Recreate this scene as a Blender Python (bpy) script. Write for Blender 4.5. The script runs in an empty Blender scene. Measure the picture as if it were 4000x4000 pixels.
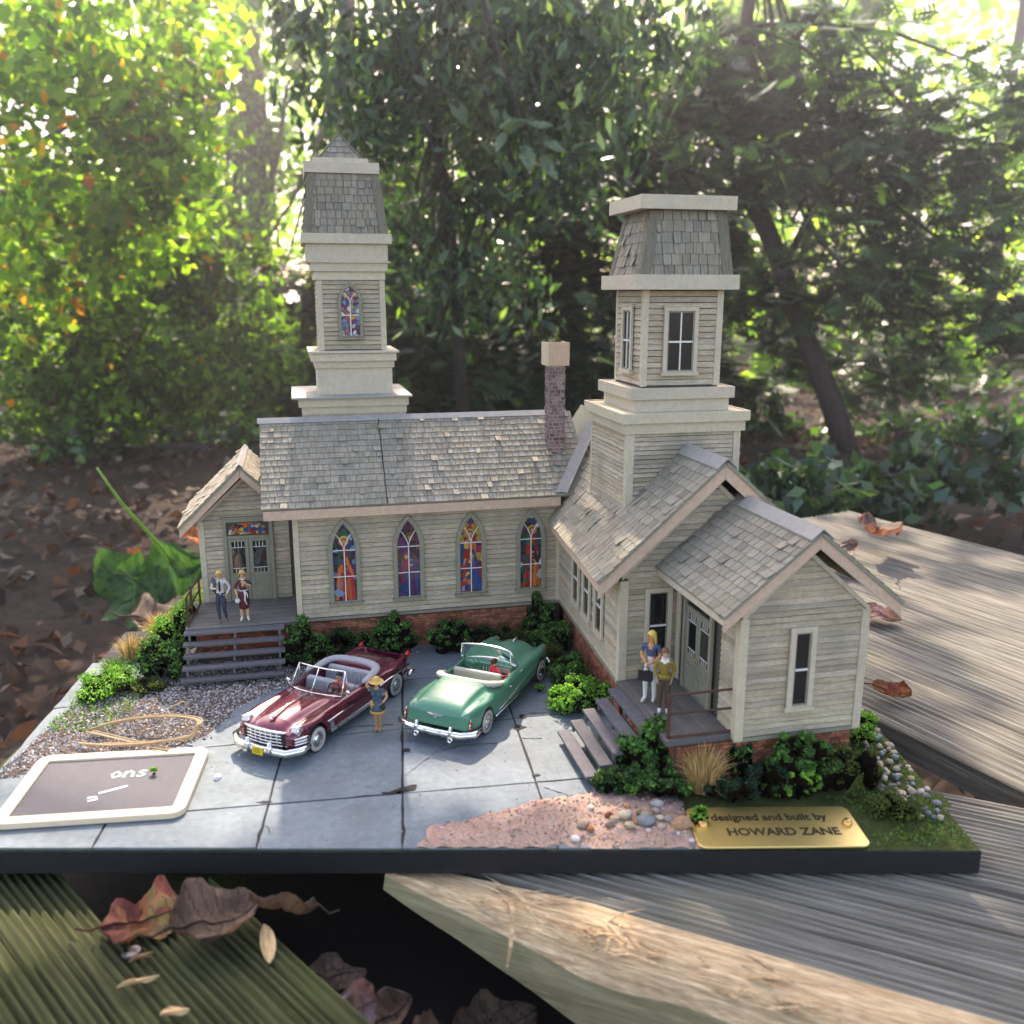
import bpy, bmesh, math, random
import numpy as np
from mathutils import Vector, Matrix, noise as mnoise
R = math.radians
random.seed(7); rng = np.random.default_rng(7)
SC = bpy.context.scene
COL = bpy.data.collections.new("scene_things"); SC.collection.children.link(COL)
# ------------------------------------------------------------------ camera, light, exposure
cam_d = bpy.data.cameras.new("camera"); cam = bpy.data.objects.new("camera", cam_d); COL.objects.link(cam)
cam.location = (0, 0, 12.0); cam.rotation_euler = (R(90 - 13.48), 0, 0)
cam_d.sensor_width = 36; cam_d.lens = 32.4; cam_d.clip_start = 0.1; cam_d.clip_end = 6000
cam_d.dof.use_dof = True; cam_d.dof.focus_distance = 29.5; cam_d.dof.aperture_fstop = 0.23
SC.camera = cam
SUN_EL, SUN_AZ = 43.0, -8.0            # degrees; azimuth from +Y, positive towards +X
world = bpy.data.worlds.new("World"); SC.world = world; world.use_nodes = True
wn = world.node_tree.nodes; wl = world.node_tree.links
sky = wn.new("ShaderNodeTexSky"); sky.sky_type = 'NISHITA'; sky.sun_disc = False
sky.sun_elevation = R(SUN_EL); sky.sun_rotation = R(SUN_AZ % 360); sky.dust_density = 2.0; sky.ozone_density = 1.0
bg = wn.get("Background") or wn.new("ShaderNodeBackground")
wl.new(sky.outputs[0], bg.inputs[0]); bg.inputs[1].default_value = 0.15
out = wn.get("World Output") or wn.new("ShaderNodeOutputWorld"); wl.new(bg.outputs[0], out.inputs[0])
S = Vector((math.sin(R(SUN_AZ)) * math.cos(R(SUN_EL)), math.cos(R(SUN_AZ)) * math.cos(R(SUN_EL)), math.sin(R(SUN_EL))))
sun_d = bpy.data.lights.new("sun", 'SUN'); sun_d.energy = 3.2; sun_d.angle = R(0.5); sun_d.color = (1.0, 0.95, 0.87)
sun = bpy.data.objects.new("sun", sun_d); COL.objects.link(sun); sun.rotation_euler = S.to_track_quat('Z', 'Y').to_euler()
vs = SC.view_settings; vs.view_transform = 'Standard'; vs.look = 'None'; vs.gamma = 1; vs.use_curve_mapping = False
vs.exposure = 1.95
vs.use_white_balance = True; vs.white_balance_temperature = 7750; vs.white_balance_tint = 20
SC.cycles.max_bounces = 8; SC.cycles.transparent_max_bounces = 8
SC.cycles.use_denoising = True
# ------------------------------------------------------------------ helpers
def tag(o, label=None, cat=None, group=None, kind=None):
    for k, v in (("label", label), ("category", cat), ("group", group), ("kind", kind)):
        if v: o[k] = v
    return o
def empty(name, loc=(0, 0, 0), rz=0.0, parent=None):
    o = bpy.data.objects.new(name, None); COL.objects.link(o); o.empty_display_size = .2
    o.location = loc; o.rotation_euler = (0, 0, rz)
    if parent: o.parent = parent
    return o
def link(name, me, parent=None):
    o = bpy.data.objects.new(name, me); COL.objects.link(o)
    if parent: o.parent = parent
    return o
class MB:
    """collects faces and links them as one mesh object"""
    def __init__(s): s.v = []; s.f = []; s.c = []; s.m = []
    def face(s, pts, col=(1, 1, 1), m=0):
        n = len(s.v); s.v += [tuple(p) for p in pts]; s.f.append(tuple(range(n, n + len(pts)))); s.c.append(col); s.m.append(m)
    def mesh(s, vs_, fs, col=(1, 1, 1), m=0):
        n = len(s.v); s.v += [tuple(p) for p in vs_]
        for f in fs: s.f.append(tuple(i + n for i in f)); s.c.append(col); s.m.append(m)
    def hexa(s, p, col=(1, 1, 1), m=0):          # p: 4 bottom (ccw from above), 4 top
        s.mesh(p, [(3, 2, 1, 0), (4, 5, 6, 7), (0, 1, 5, 4), (1, 2, 6, 5), (2, 3, 7, 6), (3, 0, 4, 7)], col, m)
    def box(s, x0, x1, y0, y1, z0, z1, col=(1, 1, 1), m=0):
        s.hexa([(x0, y0, z0), (x1, y0, z0), (x1, y1, z0), (x0, y1, z0), (x0, y0, z1), (x1, y0, z1), (x1, y1, z1), (x0, y1, z1)], col, m)
    def prism(s, poly, vec, col=(1, 1, 1), m=0):  # poly: 3-D outline, extruded along vec
        n = len(poly); vec = Vector(vec); a = [Vector(p) for p in poly]; b = [p + vec for p in a]
        s.mesh(a + b, [tuple(range(n - 1, -1, -1)), tuple(range(n, 2 * n))] + [(i, (i + 1) % n, n + (i + 1) % n, n + i) for i in range(n)], col, m)
    def ring(s, outer, inner, vec, col=(1, 1, 1), m=0):
        n = len(outer); vec = Vector(vec); o = [Vector(p) for p in outer]; i_ = [Vector(p) for p in inner]
        v = o + i_ + [p + vec for p in o] + [p + vec for p in i_]; f = []
        for k in range(n):
            q = (k + 1) % n
            f += [(2*n + k, 2*n + q, 3*n + q, 3*n + k), (k, q, 2*n + q, 2*n + k), (n + q, n + k, 3*n + k, 3*n + q), (q, k, n + k, n + q)]
        s.mesh(v, f, col, m)
    def tube(s, pts, rad, n=8, col=(1, 1, 1), m=0, caps=True, flat=1.0):
        pts = [Vector(p) for p in pts]
        if not hasattr(rad, '__len__'): rad = [rad] * len(pts)
        vv = []; ff = []; up = None
        for i, p in enumerate(pts):
            t = (pts[min(i + 1, len(pts) - 1)] - pts[max(i - 1, 0)]).normalized()
            if up is None: up = Vector((0, 0, 1)) if abs(t.z) < .9 else Vector((0, 1, 0))
            a = t.cross(up)
            if a.length < 1e-6: a = t.orthogonal()
            a.normalize(); b = a.cross(t).normalized(); up = b
            for k in range(n):
                g = 2 * math.pi * k / n
                vv.append(p + a * (math.cos(g) * rad[i]) + b * (math.sin(g) * rad[i] * flat))
        for i in range(len(pts) - 1):
            for k in range(n):
                q = (k + 1) % n; ff.append((i*n + k, i*n + q, (i+1)*n + q, (i+1)*n + k))
        if caps: ff += [tuple(range(n - 1, -1, -1)), tuple((len(pts) - 1) * n + k for k in range(n))]
        s.mesh(vv, ff, col, m)
    def lathe(s, prof, origin, axis, n=20, col=(1, 1, 1), m=0, cols=None):  # prof: (r, h)
        ax = Vector(axis).normalized(); a = ax.orthogonal().normalized(); b = ax.cross(a); o = Vector(origin)
        vv = [o + ax * h + (a * math.cos(2*math.pi*k/n) + b * math.sin(2*math.pi*k/n)) * r for r, h in prof for k in range(n)]
        base = len(s.v); s.v += [tuple(p) for p in vv]
        for i in range(len(prof) - 1):
            for k in range(n):
                q = (k + 1) % n; s.f.append(tuple(base + j for j in (i*n + k, i*n + q, (i+1)*n + q, (i+1)*n + k)))
                s.c.append(cols[i] if cols else col); s.m.append(m)
    def ball(s, c, r, col=(1, 1, 1), m=0, nu=10, nv=7, rot=None, jit=0.0, seed=0):
        r = (r, r, r) if not hasattr(r, '__len__') else r; vv = []; ff = []; c = Vector(c)
        for j in range(nv + 1):
            th = math.pi * j / nv
            for i in range(nu):
                ph = 2 * math.pi * i / nu
                d = Vector((math.sin(th) * math.cos(ph), math.sin(th) * math.sin(ph), math.cos(th)))
                k = 1 + jit * mnoise.noise(d * 1.7 + Vector((seed * 3.1, seed, 0))) if jit else 1
                p = Vector((d.x * r[0], d.y * r[1], d.z * r[2])) * k
                vv.append(c + (rot @ p if rot else p))
        for j in range(nv):
            for i in range(nu):
                q = (i + 1) % nu; ff.append((j*nu + i, (j+1)*nu + i, (j+1)*nu + q, j*nu + q))
        s.mesh(vv, ff, col, m)
    def build(s, name, mat, parent=None, smooth=False, kind=None, bevel=0, sub=0, weld=False):
        me = bpy.data.meshes.new(name); me.from_pydata(s.v, [], s.f)
        mats = mat if isinstance(mat, (list, tuple)) else [mat]
        for m_ in mats: me.materials.append(m_)
        me.polygons.foreach_set('material_index', s.m)
        ca = me.attributes.new('Col', 'FLOAT_COLOR', 'CORNER')
        lt = np.zeros(len(me.polygons), dtype=np.int32); me.polygons.foreach_get('loop_total', lt)
        c4 = np.ones((len(s.c), 4), dtype=np.float32); c4[:, :3] = np.array(s.c, dtype=np.float32)
        ca.data.foreach_set('color', np.repeat(c4, lt, axis=0).ravel())
        if weld:
            bm = bmesh.new(); bm.from_mesh(me); bmesh.ops.remove_doubles(bm, verts=bm.verts, dist=1e-4)
            bmesh.ops.recalc_face_normals(bm, faces=bm.faces); bm.to_mesh(me); bm.free()
        if smooth: me.polygons.foreach_set('use_smooth', [True] * len(me.polygons))
        me.update()
        o = link(name, me, parent)
        if bevel:
            b = o.modifiers.new('bevel', 'BEVEL'); b.width = bevel; b.segments = 2; b.limit_method = 'ANGLE'; b.angle_limit = R(40)
        if sub: b = o.modifiers.new('sub', 'SUBSURF'); b.levels = sub; b.render_levels = sub
        if kind: o['kind'] = kind
        return o
def quads_np(name, V, C, mat, parent=None, kind=None):
    """V: (n,4,3) quads with colours C (n,3) as one mesh"""
    n = len(V); me = bpy.data.meshes.new(name)
    me.vertices.add(n * 4); me.vertices.foreach_set('co', V.reshape(-1).astype(np.float32))
    me.loops.add(n * 4); me.loops.foreach_set('vertex_index', np.arange(n * 4, dtype=np.int32))
    me.polygons.add(n); me.polygons.foreach_set('loop_start', np.arange(0, n * 4, 4, dtype=np.int32))
    me.materials.append(mat)
    me.update(calc_edges=True)
    ca = me.attributes.new('Col', 'FLOAT_COLOR', 'CORNER'); c4 = np.ones((n, 4), dtype=np.float32); c4[:, :3] = C
    ca.data.foreach_set('color', np.repeat(c4, 4, axis=0).ravel())
    o = link(name, me, parent)
    if kind: o['kind'] = kind
    return o
def unit(v): return v / np.maximum(np.linalg.norm(v, axis=-1, keepdims=True), 1e-9)
def leaf_quads(P, size, aspect=.45, droop=None, normal=None, fold=0.0):
    """rhombic leaves at P (n,3)"""
    n = len(P); t = unit(rng.normal(size=(n, 3)) if droop is None else droop + rng.normal(size=(n, 3)) * .5)
    r = rng.normal(size=(n, 3)) if normal is None else normal + rng.normal(size=(n, 3)) * .45
    b = unit(np.cross(r, t)); sz = np.asarray(size).reshape(-1, 1) * np.ones((n, 1))
    w = sz * aspect; up = np.cross(t, b)
    return np.stack([P - t * sz * .5, P + b * w * .5 - t*sz*.08 + up*sz*fold, P + t * sz * .5, P - b * w * .5 - t*sz*.08 + up*sz*fold], axis=1)
# ------------------------------------------------------------------ materials
def material(name, base=(1, 1, 1), rough=.6, metal=0, scale=(1, 1, 1), nscale=6.0, amt=.3, dark=(.55, .5, .45), bump=.0, bscale=None,
             fine=0.0, fscale=40.0, spec=.4, coat=0.0, coord='Object', transl=0.0, transl_col=None, trans=0.0, stain=0.0, stain_scale=.7, stain_col=(.35, .33, .28), ior=1.45, blotch=None):
    m = bpy.data.materials.new(name); m.use_nodes = True; nt = m.node_tree; N = nt.nodes; L = nt.links
    b = N["Principled BSDF"]; at = N.new("ShaderNodeAttribute"); at.attribute_name = 'Col'
    tc = N.new("ShaderNodeTexCoord"); mp = N.new("ShaderNodeMapping"); mp.inputs['Scale'].default_value = scale
    L.new(tc.outputs[coord], mp.inputs[0])
    def mul(a, c):
        x = N.new("ShaderNodeMix"); x.data_type = 'RGBA'; x.blend_type = 'MULTIPLY'; x.inputs[0].default_value = 1
        L.new(a, x.inputs[6]); L.new(c, x.inputs[7]); return x.outputs[2]
    rgb = N.new("ShaderNodeRGB"); rgb.outputs[0].default_value = (*base, 1)
    col = mul(rgb.outputs[0], at.outputs['Color'])
    no = N.new("ShaderNodeTexNoise"); no.inputs['Scale'].default_value = nscale; no.inputs['Detail'].default_value = 6; no.inputs['Roughness'].default_value = .65
    L.new(mp.outputs[0], no.inputs['Vector'])
    if amt:
        rp = N.new("ShaderNodeMapRange"); rp.inputs[1].default_value = .35; rp.inputs[2].default_value = .65; L.new(no.outputs[0], rp.inputs[0])
        mx = N.new("ShaderNodeMix"); mx.data_type = 'RGBA'; L.new(rp.outputs[0], mx.inputs[0])
        mx.inputs[6].default_value = (*[1 - amt * (1 - d) for d in dark], 1); mx.inputs[7].default_value = (1, 1, 1, 1)
        col = mul(col, mx.outputs[2])
    if fine:
        n2 = N.new("ShaderNodeTexNoise"); n2.inputs['Scale'].default_value = fscale; n2.inputs['Detail'].default_value = 3; L.new(mp.outputs[0], n2.inputs['Vector'])
        mr = N.new("ShaderNodeMapRange"); mr.inputs[1].default_value = .3; mr.inputs[2].default_value = .7; mr.inputs[3].default_value = 1 - fine; mr.inputs[4].default_value = 1 + fine * .4
        L.new(n2.outputs[0], mr.inputs[0]); col = mul(col, mr.outputs[0])
    if stain:
        n3 = N.new("ShaderNodeTexNoise"); n3.inputs['Scale'].default_value = stain_scale; n3.inputs['Detail'].default_value = 5; L.new(tc.outputs[coord], n3.inputs['Vector'])
        mr = N.new("ShaderNodeMapRange"); mr.inputs[1].default_value = .52; mr.inputs[2].default_value = .72; mr.inputs[4].default_value = stain; L.new(n3.outputs[0], mr.inputs[0])
        mx = N.new("ShaderNodeMix"); mx.data_type = 'RGBA'; L.new(mr.outputs[0], mx.inputs[0]); L.new(col, mx.inputs[6]); mx.inputs[7].default_value = (*stain_col, 1)
        col = mx.outputs[2]
    L.new(col, b.inputs['Base Color']); b.inputs['Roughness'].default_value = rough; b.inputs['Metallic'].default_value = metal
    b.inputs['Specular IOR Level'].default_value = spec; b.inputs['IOR'].default_value = ior
    if coat: b.inputs['Coat Weight'].default_value = coat; b.inputs['Coat Roughness'].default_value = .04
    if trans: b.inputs['Transmission Weight'].default_value = trans
    if bump:
        bu = N.new("ShaderNodeBump"); bu.inputs['Strength'].default_value = bump; bu.inputs['Distance'].default_value = .05
        if bscale:
            n4 = N.new("ShaderNodeTexNoise"); n4.inputs['Scale'].default_value = bscale; n4.inputs['Detail'].default_value = 4; L.new(mp.outputs[0], n4.inputs['Vector']); L.new(n4.outputs[0], bu.inputs['Height'])
        else: L.new(no.outputs[0], bu.inputs['Height'])
        L.new(bu.outputs[0], b.inputs['Normal'])
    if transl:
        tr = N.new("ShaderNodeBsdfTranslucent"); g = N.new("ShaderNodeRGB"); g.outputs[0].default_value = (*(transl_col or (1, 1, 1)), 1)
        L.new(mul(col, g.outputs[0]), tr.inputs[0]); ms = N.new("ShaderNodeMixShader"); ms.inputs[0].default_value = transl
        L.new(b.outputs[0], ms.inputs[1]); L.new(tr.outputs[0], ms.inputs[2]); L.new(ms.outputs[0], N["Material Output"].inputs[0])
    return m
M = {}
def mk(k, *a, **kw): M[k] = material(k, *a, **kw); return M[k]
mk('siding', (.60, .525, .40), .8, scale=(1.0, 1.0, 9), nscale=2.2, amt=.62, dark=(.55, .5, .42), fine=.32, fscale=9, bump=.35, stain=.75, stain_scale=.6, stain_col=(.25, .235, .18), spec=.2)
mk('trim', (.60, .54, .41), .75, scale=(3, 3, 3), nscale=2.5, amt=.3, fine=.15, fscale=25, bump=.15, stain=.3, stain_scale=1.1, stain_col=(.34, .33, .26), spec=.2)
mk('bare_wood', (.64, .47, .34), .8, scale=(2, 2, 2), nscale=3, amt=.35, fine=.15, fscale=30, bump=.1, spec=.2)
mk('old_trim', (.30, .295, .22), .75, scale=(3, 3, 3), nscale=3, amt=.45, fine=.2, fscale=20, bump=.2, spec=.25)
mk('shingle', (.38, .35, .275), .85, scale=(16, 1.1, 1.1), nscale=1.6, amt=.62, dark=(.5, .5, .46), fine=.3, fscale=5, bump=.3, spec=.2, stain=.4, stain_scale=1.3, stain_col=(.2, .2, .15))
mk('shingle_side', (.38, .35, .275), .85, scale=(1.1, 16, 1.1), nscale=1.6, amt=.62, dark=(.5, .5, .46), fine=.3, fscale=5, bump=.3, spec=.2, stain=.4, stain_scale=1.3, stain_col=(.2, .2, .15))
mk('ridge_cap', (.33, .325, .295), .6, scale=(1, 1, 1), nscale=5, amt=.35, bump=.1, spec=.4)
mk('plank_dark', (.14, .14, .15), .8, scale=(1.5, 1.5, 6), nscale=4, amt=.5, fine=.3, fscale=30, bump=.3, spec=.3)
mk('porch', (.22, .205, .18), .8, scale=(.8, 8, 1), nscale=4, amt=.5, fine=.3, fscale=14, bump=.4, spec=.3)
mk('brick', (.40, .15, .09), .85, nscale=8, amt=.45, fine=.3, fscale=30, bump=.4, spec=.2)
mk('chim_brick', (.27, .20, .195), .85, nscale=8, amt=.5, fine=.3, fscale=30, bump=.4, spec=.2)
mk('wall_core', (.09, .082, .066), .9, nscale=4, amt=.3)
mk('mortar', (.10, .065, .05), .9, nscale=8, amt=.4)
mk('mortar_light', (.55, .47, .42), .9, nscale=8, amt=.4)
mk('rust', (.11, .05, .035), .7, nscale=9, amt=.5, fine=.2, bump=.2, spec=.3)
mk('glass_col', (1, 1, 1), .12, nscale=3, amt=.25, spec=.6, bump=.05, bscale=9)
mk('lead', (.05, .05, .055), .5, amt=.2)
mk('white_bar', (.75, .74, .68), .5, amt=.15)
mk('dark_glass', (.012, .013, .015), .06, amt=.0, spec=.7)
mk('interior', (.22, .20, .17), .8, amt=.3)
mk('slab', (.172, .218, .232), .7, scale=(1, 1, 1), nscale=.8, amt=.5, dark=(.55, .58, .6), fine=.16, fscale=5, bump=.15, bscale=14, stain=.55, stain_scale=.42, stain_col=(.10, .115, .12), spec=.3)
mk('tar', (.022, .022, .024), .8, nscale=12, amt=.6, bump=.6, spec=.3)
mk('black_base', (.018, .018, .021), .62, nscale=5, amt=.5, fine=.4, fscale=40, bump=.2, spec=.4)
mk('gap_shade', (.018, .015, .013), .95, nscale=3, amt=.4)  # near-black, shade of the gap below the planks put into the colour
mk('soil', (.14, .10, .07), .95, nscale=3, amt=.5, fine=.4, fscale=40, bump=.6, bscale=24, spec=.1)
mk('moss', (.09, .115, .035), .95, nscale=1.5, amt=.6, dark=(.5, .45, .5), fine=.5, fscale=26, bump=1.0, bscale=20, spec=.1)
mk('dirt', (.50, .345, .265), .95, nscale=2.2, amt=.5, dark=(.5, .42, .38), fine=.4, fscale=30, bump=.6, bscale=18, spec=.1)
mk('stone', (1, 1, 1), .7, nscale=5, amt=.35, fine=.25, fscale=20, bump=.2, spec=.3)
mk('leafm', (1, 1, 1), .62, nscale=3, amt=.15, spec=.35, transl=.35, transl_col=(1.3, 1.5, .6))
mk('tree_leaf', (1, 1, 1), .45, nscale=.1, amt=.25, spec=.4, transl=.55, transl_col=(2.4, 2.6, .8))
mk('dark_leaf', (1.5, 1.55, 1.6), .38, nscale=.1, amt=.25, spec=.5, transl=.22, transl_col=(1.6, 2.0, .7))
mk('bark', (.075, .062, .055), .9, scale=(1, 1, .25), nscale=.5, amt=.6, fine=.3, fscale=2, bump=.5, spec=.2)
mk('litter', (.06, .045, .035), .95, nscale=.12, amt=.6, fine=.5, fscale=.9, bump=.4, bscale=.8, spec=.15, stain=.6, stain_scale=.03, stain_col=(.05, .05, .03))
mk('dead_leaf', (1, 1, 1), .7, nscale=1.2, amt=.5, fine=.3, fscale=6, bump=.4, bscale=2.5, spec=.25, transl=.25, transl_col=(1.5, 1.1, .7))
mk('straw', (1.5, 1.45, 1.35), .7, amt=.2, transl=.2)
mk('deck_wood', (.26, .25, .205), .85, scale=(.12, 3.2, 3.2), nscale=1.6, amt=.75, dark=(.3, .27, .25), fine=.4, fscale=5, bump=.7, spec=.2, stain=.5, stain_scale=.22, stain_col=(.16, .16, .11))
mk('mossy_wood', (.08, .088, .036), .9, scale=(.12, 3.2, 3.2), nscale=1.6, amt=.7, dark=(.3, .32, .25), fine=.4, fscale=6, bump=.7, spec=.2, stain=.5, stain_scale=.5, stain_col=(.06, .085, .02))
mk('beam_side', (.44, .38, .21), .85, scale=(.15, 2.5, 2.5), nscale=1.6, amt=.6, fine=.3, fscale=6, bump=.5, spec=.2, stain=.75, stain_scale=.45, stain_col=(.09, .12, .035))
mk('raw_wood', (.80, .60, .36), .8, scale=(.3, 5, 5), nscale=1.8, amt=.75, dark=(.45, .34, .24), fine=.45, fscale=9, bump=1.0, spec=.2)
mk('maroon', (.135, .006, .026), .24, metal=.4, nscale=60, amt=.12, spec=.6, coat=1.0, fine=.15, fscale=120)
mk('green_paint', (.06, .225, .14), .42, metal=0, nscale=60, amt=.1, spec=.25, coat=.8)
mk('chrome', (.82, .82, .80), .08, metal=1, amt=.1, nscale=20)
mk('rubber', (.02, .02, .021), .75, amt=.2)
mk('whitewall', (.45, .43, .39), .6, amt=.2, nscale=12)
mk('car_glass', (.88, .95, .94), .03, trans=1.0, amt=0, ior=1.1, spec=.6)
mk('grey_seat', (.33, .33, .35), .7, amt=.2, nscale=14)
mk('cream_seat', (.46, .44, .36), .65, amt=.2, nscale=14)
mk('black', (.012, .012, .012), .6, amt=0)
mk('lamp_glass', (.75, .75, .70), .1, amt=.1, spec=.7)
mk('red_lens', (.45, .02, .015), .15, amt=.1, spec=.7)
mk('plate_yellow', (.75, .55, .02), .45, amt=.1)
mk('skin', (.62, .37, .22), .6, amt=.15, nscale=14); mk('paint', (1, 1, 1), .6, amt=.2, nscale=12, dark=(.6, .6, .6), fine=.15, fscale=60)
mk('brass', (.86, .68, .28), .42, metal=1, scale=(1, 14, 1), nscale=9, amt=.18, fine=.1, fscale=40)
mk('brass_raw', (.75, .45, .16), .22, metal=1, amt=.1)
mk('engrave', (.035, .022, .008), .6, amt=.2)
mk('slate_board', (.075, .078, .10), .55, nscale=10, amt=.4, fine=.5, fscale=60, bump=.6, bscale=50, spec=.6)
mk('pine', (.74, .60, .42), .6, scale=(1, 1, 1), nscale=4, amt=.15)
mk('chalk', (.82, .82, .88), .8, amt=.2)
mk('twine', (.52, .38, .22), .9, nscale=20, amt=.4)
mk('steel', (.10, .10, .105), .45, metal=1, amt=.3)
# ------------------------------------------------------------------ the board the scene stands on
BX0, BX1, BY0, BY1 = -13.4, 10.4, 18.08, 38.2
m = MB(); m.box(BX0, BX1, BY0, BY1, -.62, -.06)
tag(m.build('display_base', M['black_base'], bevel=.02), kind='structure')
def in_poly(x, y, poly):
    c = False; n = len(poly); j = n - 1
    for i in range(n):
        xi, yi = poly[i]; xj, yj = poly[j]
        if (yi > y) != (yj > y) and x < (xj - xi) * (y - yi) / (yj - yi) + xi: c = not c
        j = i
    return c
def edge_dist(x, y, poly):
    d = 1e9; n = len(poly)
    for i in range(n):
        ax, ay = poly[i]; bx, by = poly[(i + 1) % n]; dx, dy = bx - ax, by - ay
        t = max(0, min(1, ((x - ax) * dx + (y - ay) * dy) / (dx * dx + dy * dy + 1e-9)))
        d = min(d, math.hypot(x - ax - t * dx, y - ay - t * dy))
    return d
def mound(name, poly, step, height, mat, base_z=-.055, rough=.04, ragged=.25, seed=0, fall=.8):
    xs = [p[0] for p in poly]; ys = [p[1] for p in poly]; m = MB()
    nx = int((max(xs) - min(xs)) / step) + 1; ny = int((max(ys) - min(ys)) / step) + 1; idx = {}; vv = []
    def h(x, y):
        nz = mnoise.noise(Vector((x * .9 + seed, y * .9, 0))); d = edge_dist(x, y, poly) * (1 if in_poly(x, y, poly) else -1)
        d += ragged * (nz + .5 * mnoise.noise(Vector((x * 3.1, y * 3.1 + seed, 4))))
        k = max(-.3, min(1, d / fall)); return base_z + height * (k * (2 - k) if k > 0 else k * .8) + (rough * mnoise.noise(Vector((x * 4, y * 4, seed))) if k > 0 else 0)
    for j in range(ny + 1):
        for i in range(nx + 1):
            idx[i, j] = len(vv); x = min(xs) + i * step; y = min(ys) + j * step; vv.append((x, y, h(x, y)))
    ff = []
    for j in range(ny):
        for i in range(nx):
            q = (idx[i, j], idx[i+1, j], idx[i+1, j+1], idx[i, j+1])
            if max(vv[k][2] for k in q) > base_z + .004: ff.append(q)
    m.mesh(vv, ff); o = m.build(name, mat, smooth=True); return tag(o, kind='structure'), h
soil, soil_h = mound('ground_cover', [(BX0 + .02, BY0 + .02), (BX1 - .02, BY0 + .02), (BX1 - .02, BY1 - .05), (BX0 + .02, BY1 - .05)], .22, .028, M['moss'], -.052, .012, .02, 3, .3)
# driveway of cracked concrete slabs
drive = empty('driveway'); tag(drive, kind='structure')
def vline(k, x0): return lambda y: x0 + k * (y - 18.1)
VL = [vline(-.10, -12.9), vline(-.11, -9.3), vline(-.11, -5.66), vline(-.116, -2.42), vline(-.155, 1.04), vline(-.16, 4.4)]
HL = [lambda x: 18.13, lambda x: 20.84 + .16 * x, lambda x: 24.5 + .21 * x, lambda x: 27.9 + .2 * x, lambda x: 31.4 + .2 * x]
def cross(vl, hl):
    y = 20.
    for _ in range(20): y = hl(vl(y))
    return vl(y), y
random.seed(3)
for i in range(5):
    for j in range(4):
        q = [cross(VL[i], HL[j]), cross(VL[i+1], HL[j]), cross(VL[i+1], HL[j+1]), cross(VL[i], HL[j+1])]
        cx = sum(p[0] for p in q) / 4; cy = sum(p[1] for p in q) / 4; g = .022
        pts = []
        for a in range(4):
            p0, p1 = q[a], q[(a + 1) % 4]; n = 7
            for t in range(n):
                x = p0[0] + (p1[0] - p0[0]) * t / n; y = p0[1] + (p1[1] - p0[1]) * t / n
                d = math.hypot(cx - x, cy - y); k = g * (1.0 + 1.4 * abs(mnoise.noise(Vector((x * 2.3, y * 2.3, i + j * 7.))))) 
                if random.random() < .06: k *= 2.2
                if j == 0 and a == 0: k = .0
                pts.append((x + (cx - x) / d * k, y + (cy - y) / d * k))
        z = random.uniform(-.008, .006); tn = random.uniform(.93, 1.05); s_ = MB()
        tx, ty = random.uniform(-.002, .002), random.uniform(-.002, .002)
        top = [(x, y, z + (x - cx) * tx + (y - cy) * ty) for x, y in pts]; bot = [(x, y, -.058) for x, y in pts]; n = len(pts)
        s_.mesh(bot + top, [tuple(range(n - 1, -1, -1)), tuple(range(n, 2*n))] + [(a, (a+1) % n, n + (a+1) % n, n + a) for a in range(n)], (tn, tn, tn * random.uniform(.98, 1.03)))
        s_.build('slab', M['slab'], drive, bevel=.012)
m = MB(); m.face([(-12.9, 18.14, -.014), (4.3, 18.14, -.014), (2.4, 31.5, -.014), (-14, 31.5, -.014)]); m.build('joint_bed', M['tar'], drive)
for (x, y, w, h_, a) in ((-2.62, 20.6, .62, .26, .5), (-2.95, 20.42, .5, .14, .15), (-5.95, 20.0, .34, .13, .1), (-2.84, 22.6, .22, .2, 0), (.2, 23.9, .35, .28, .6), (.62, 21.25, .2, .15, .2), (-3.05, 24.2, .2, .08, .4), (.3, 24.6, .18, .3, .3), (-5.1, 23.5, .3, .05, .2)):
    m = MB(); n = 22; pts = []
    for k in range(n):
        t = 2 * math.pi * k / n; r = 1 + .65 * mnoise.noise(Vector((math.cos(t) * 1.6 + x, math.sin(t) * 1.6 + y, 3))) + random.uniform(-.16, .16)
        px, py = math.cos(t) * w * r * .5, math.sin(t) * h_ * r * .5
        pts.append((x + px * math.cos(a) - py * math.sin(a), y + px * math.sin(a) + py * math.cos(a), .012))
    m.face(pts); m.build('broken_patch', M['tar'], drive)
for pts in ([(-2.75, 21.2), (-2.1, 22.4), (-1.7, 23.1)], [(.1, 24.4), (.55, 24.8), (1.1, 24.85)], [(.8, 20.65), (1.3, 20.4), (1.5, 20.1)], [(-5.0, 23.7), (-4.3, 24.0), (-3.2, 24.1)], [(.3, 23.3), (.9, 23.2)], [(-1.9, 22.6), (-1.2, 22.9), (-.3, 23.0)], [(-5.75, 19.0), (-5.6, 18.9), (-5.5, 18.7)]):
    m = MB(); q = []
    for a in range(len(pts) - 1):
        for t in range(6): u = t / 6; q.append((pts[a][0] + (pts[a+1][0] - pts[a][0]) * u + random.uniform(-.04, .04), pts[a][1] + (pts[a+1][1] - pts[a][1]) * u + random.uniform(-.04, .04)))
    for a in range(len(q) - 1):
        w0 = .014 * random.uniform(.5, 1.3); m.face([(q[a][0], q[a][1] - w0, .011), (q[a+1][0], q[a+1][1] - w0, .011), (q[a+1][0], q[a+1][1] + w0, .011), (q[a][0], q[a][1] + w0, .011)])
    m.build('crack', M['tar'], drive)
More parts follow.
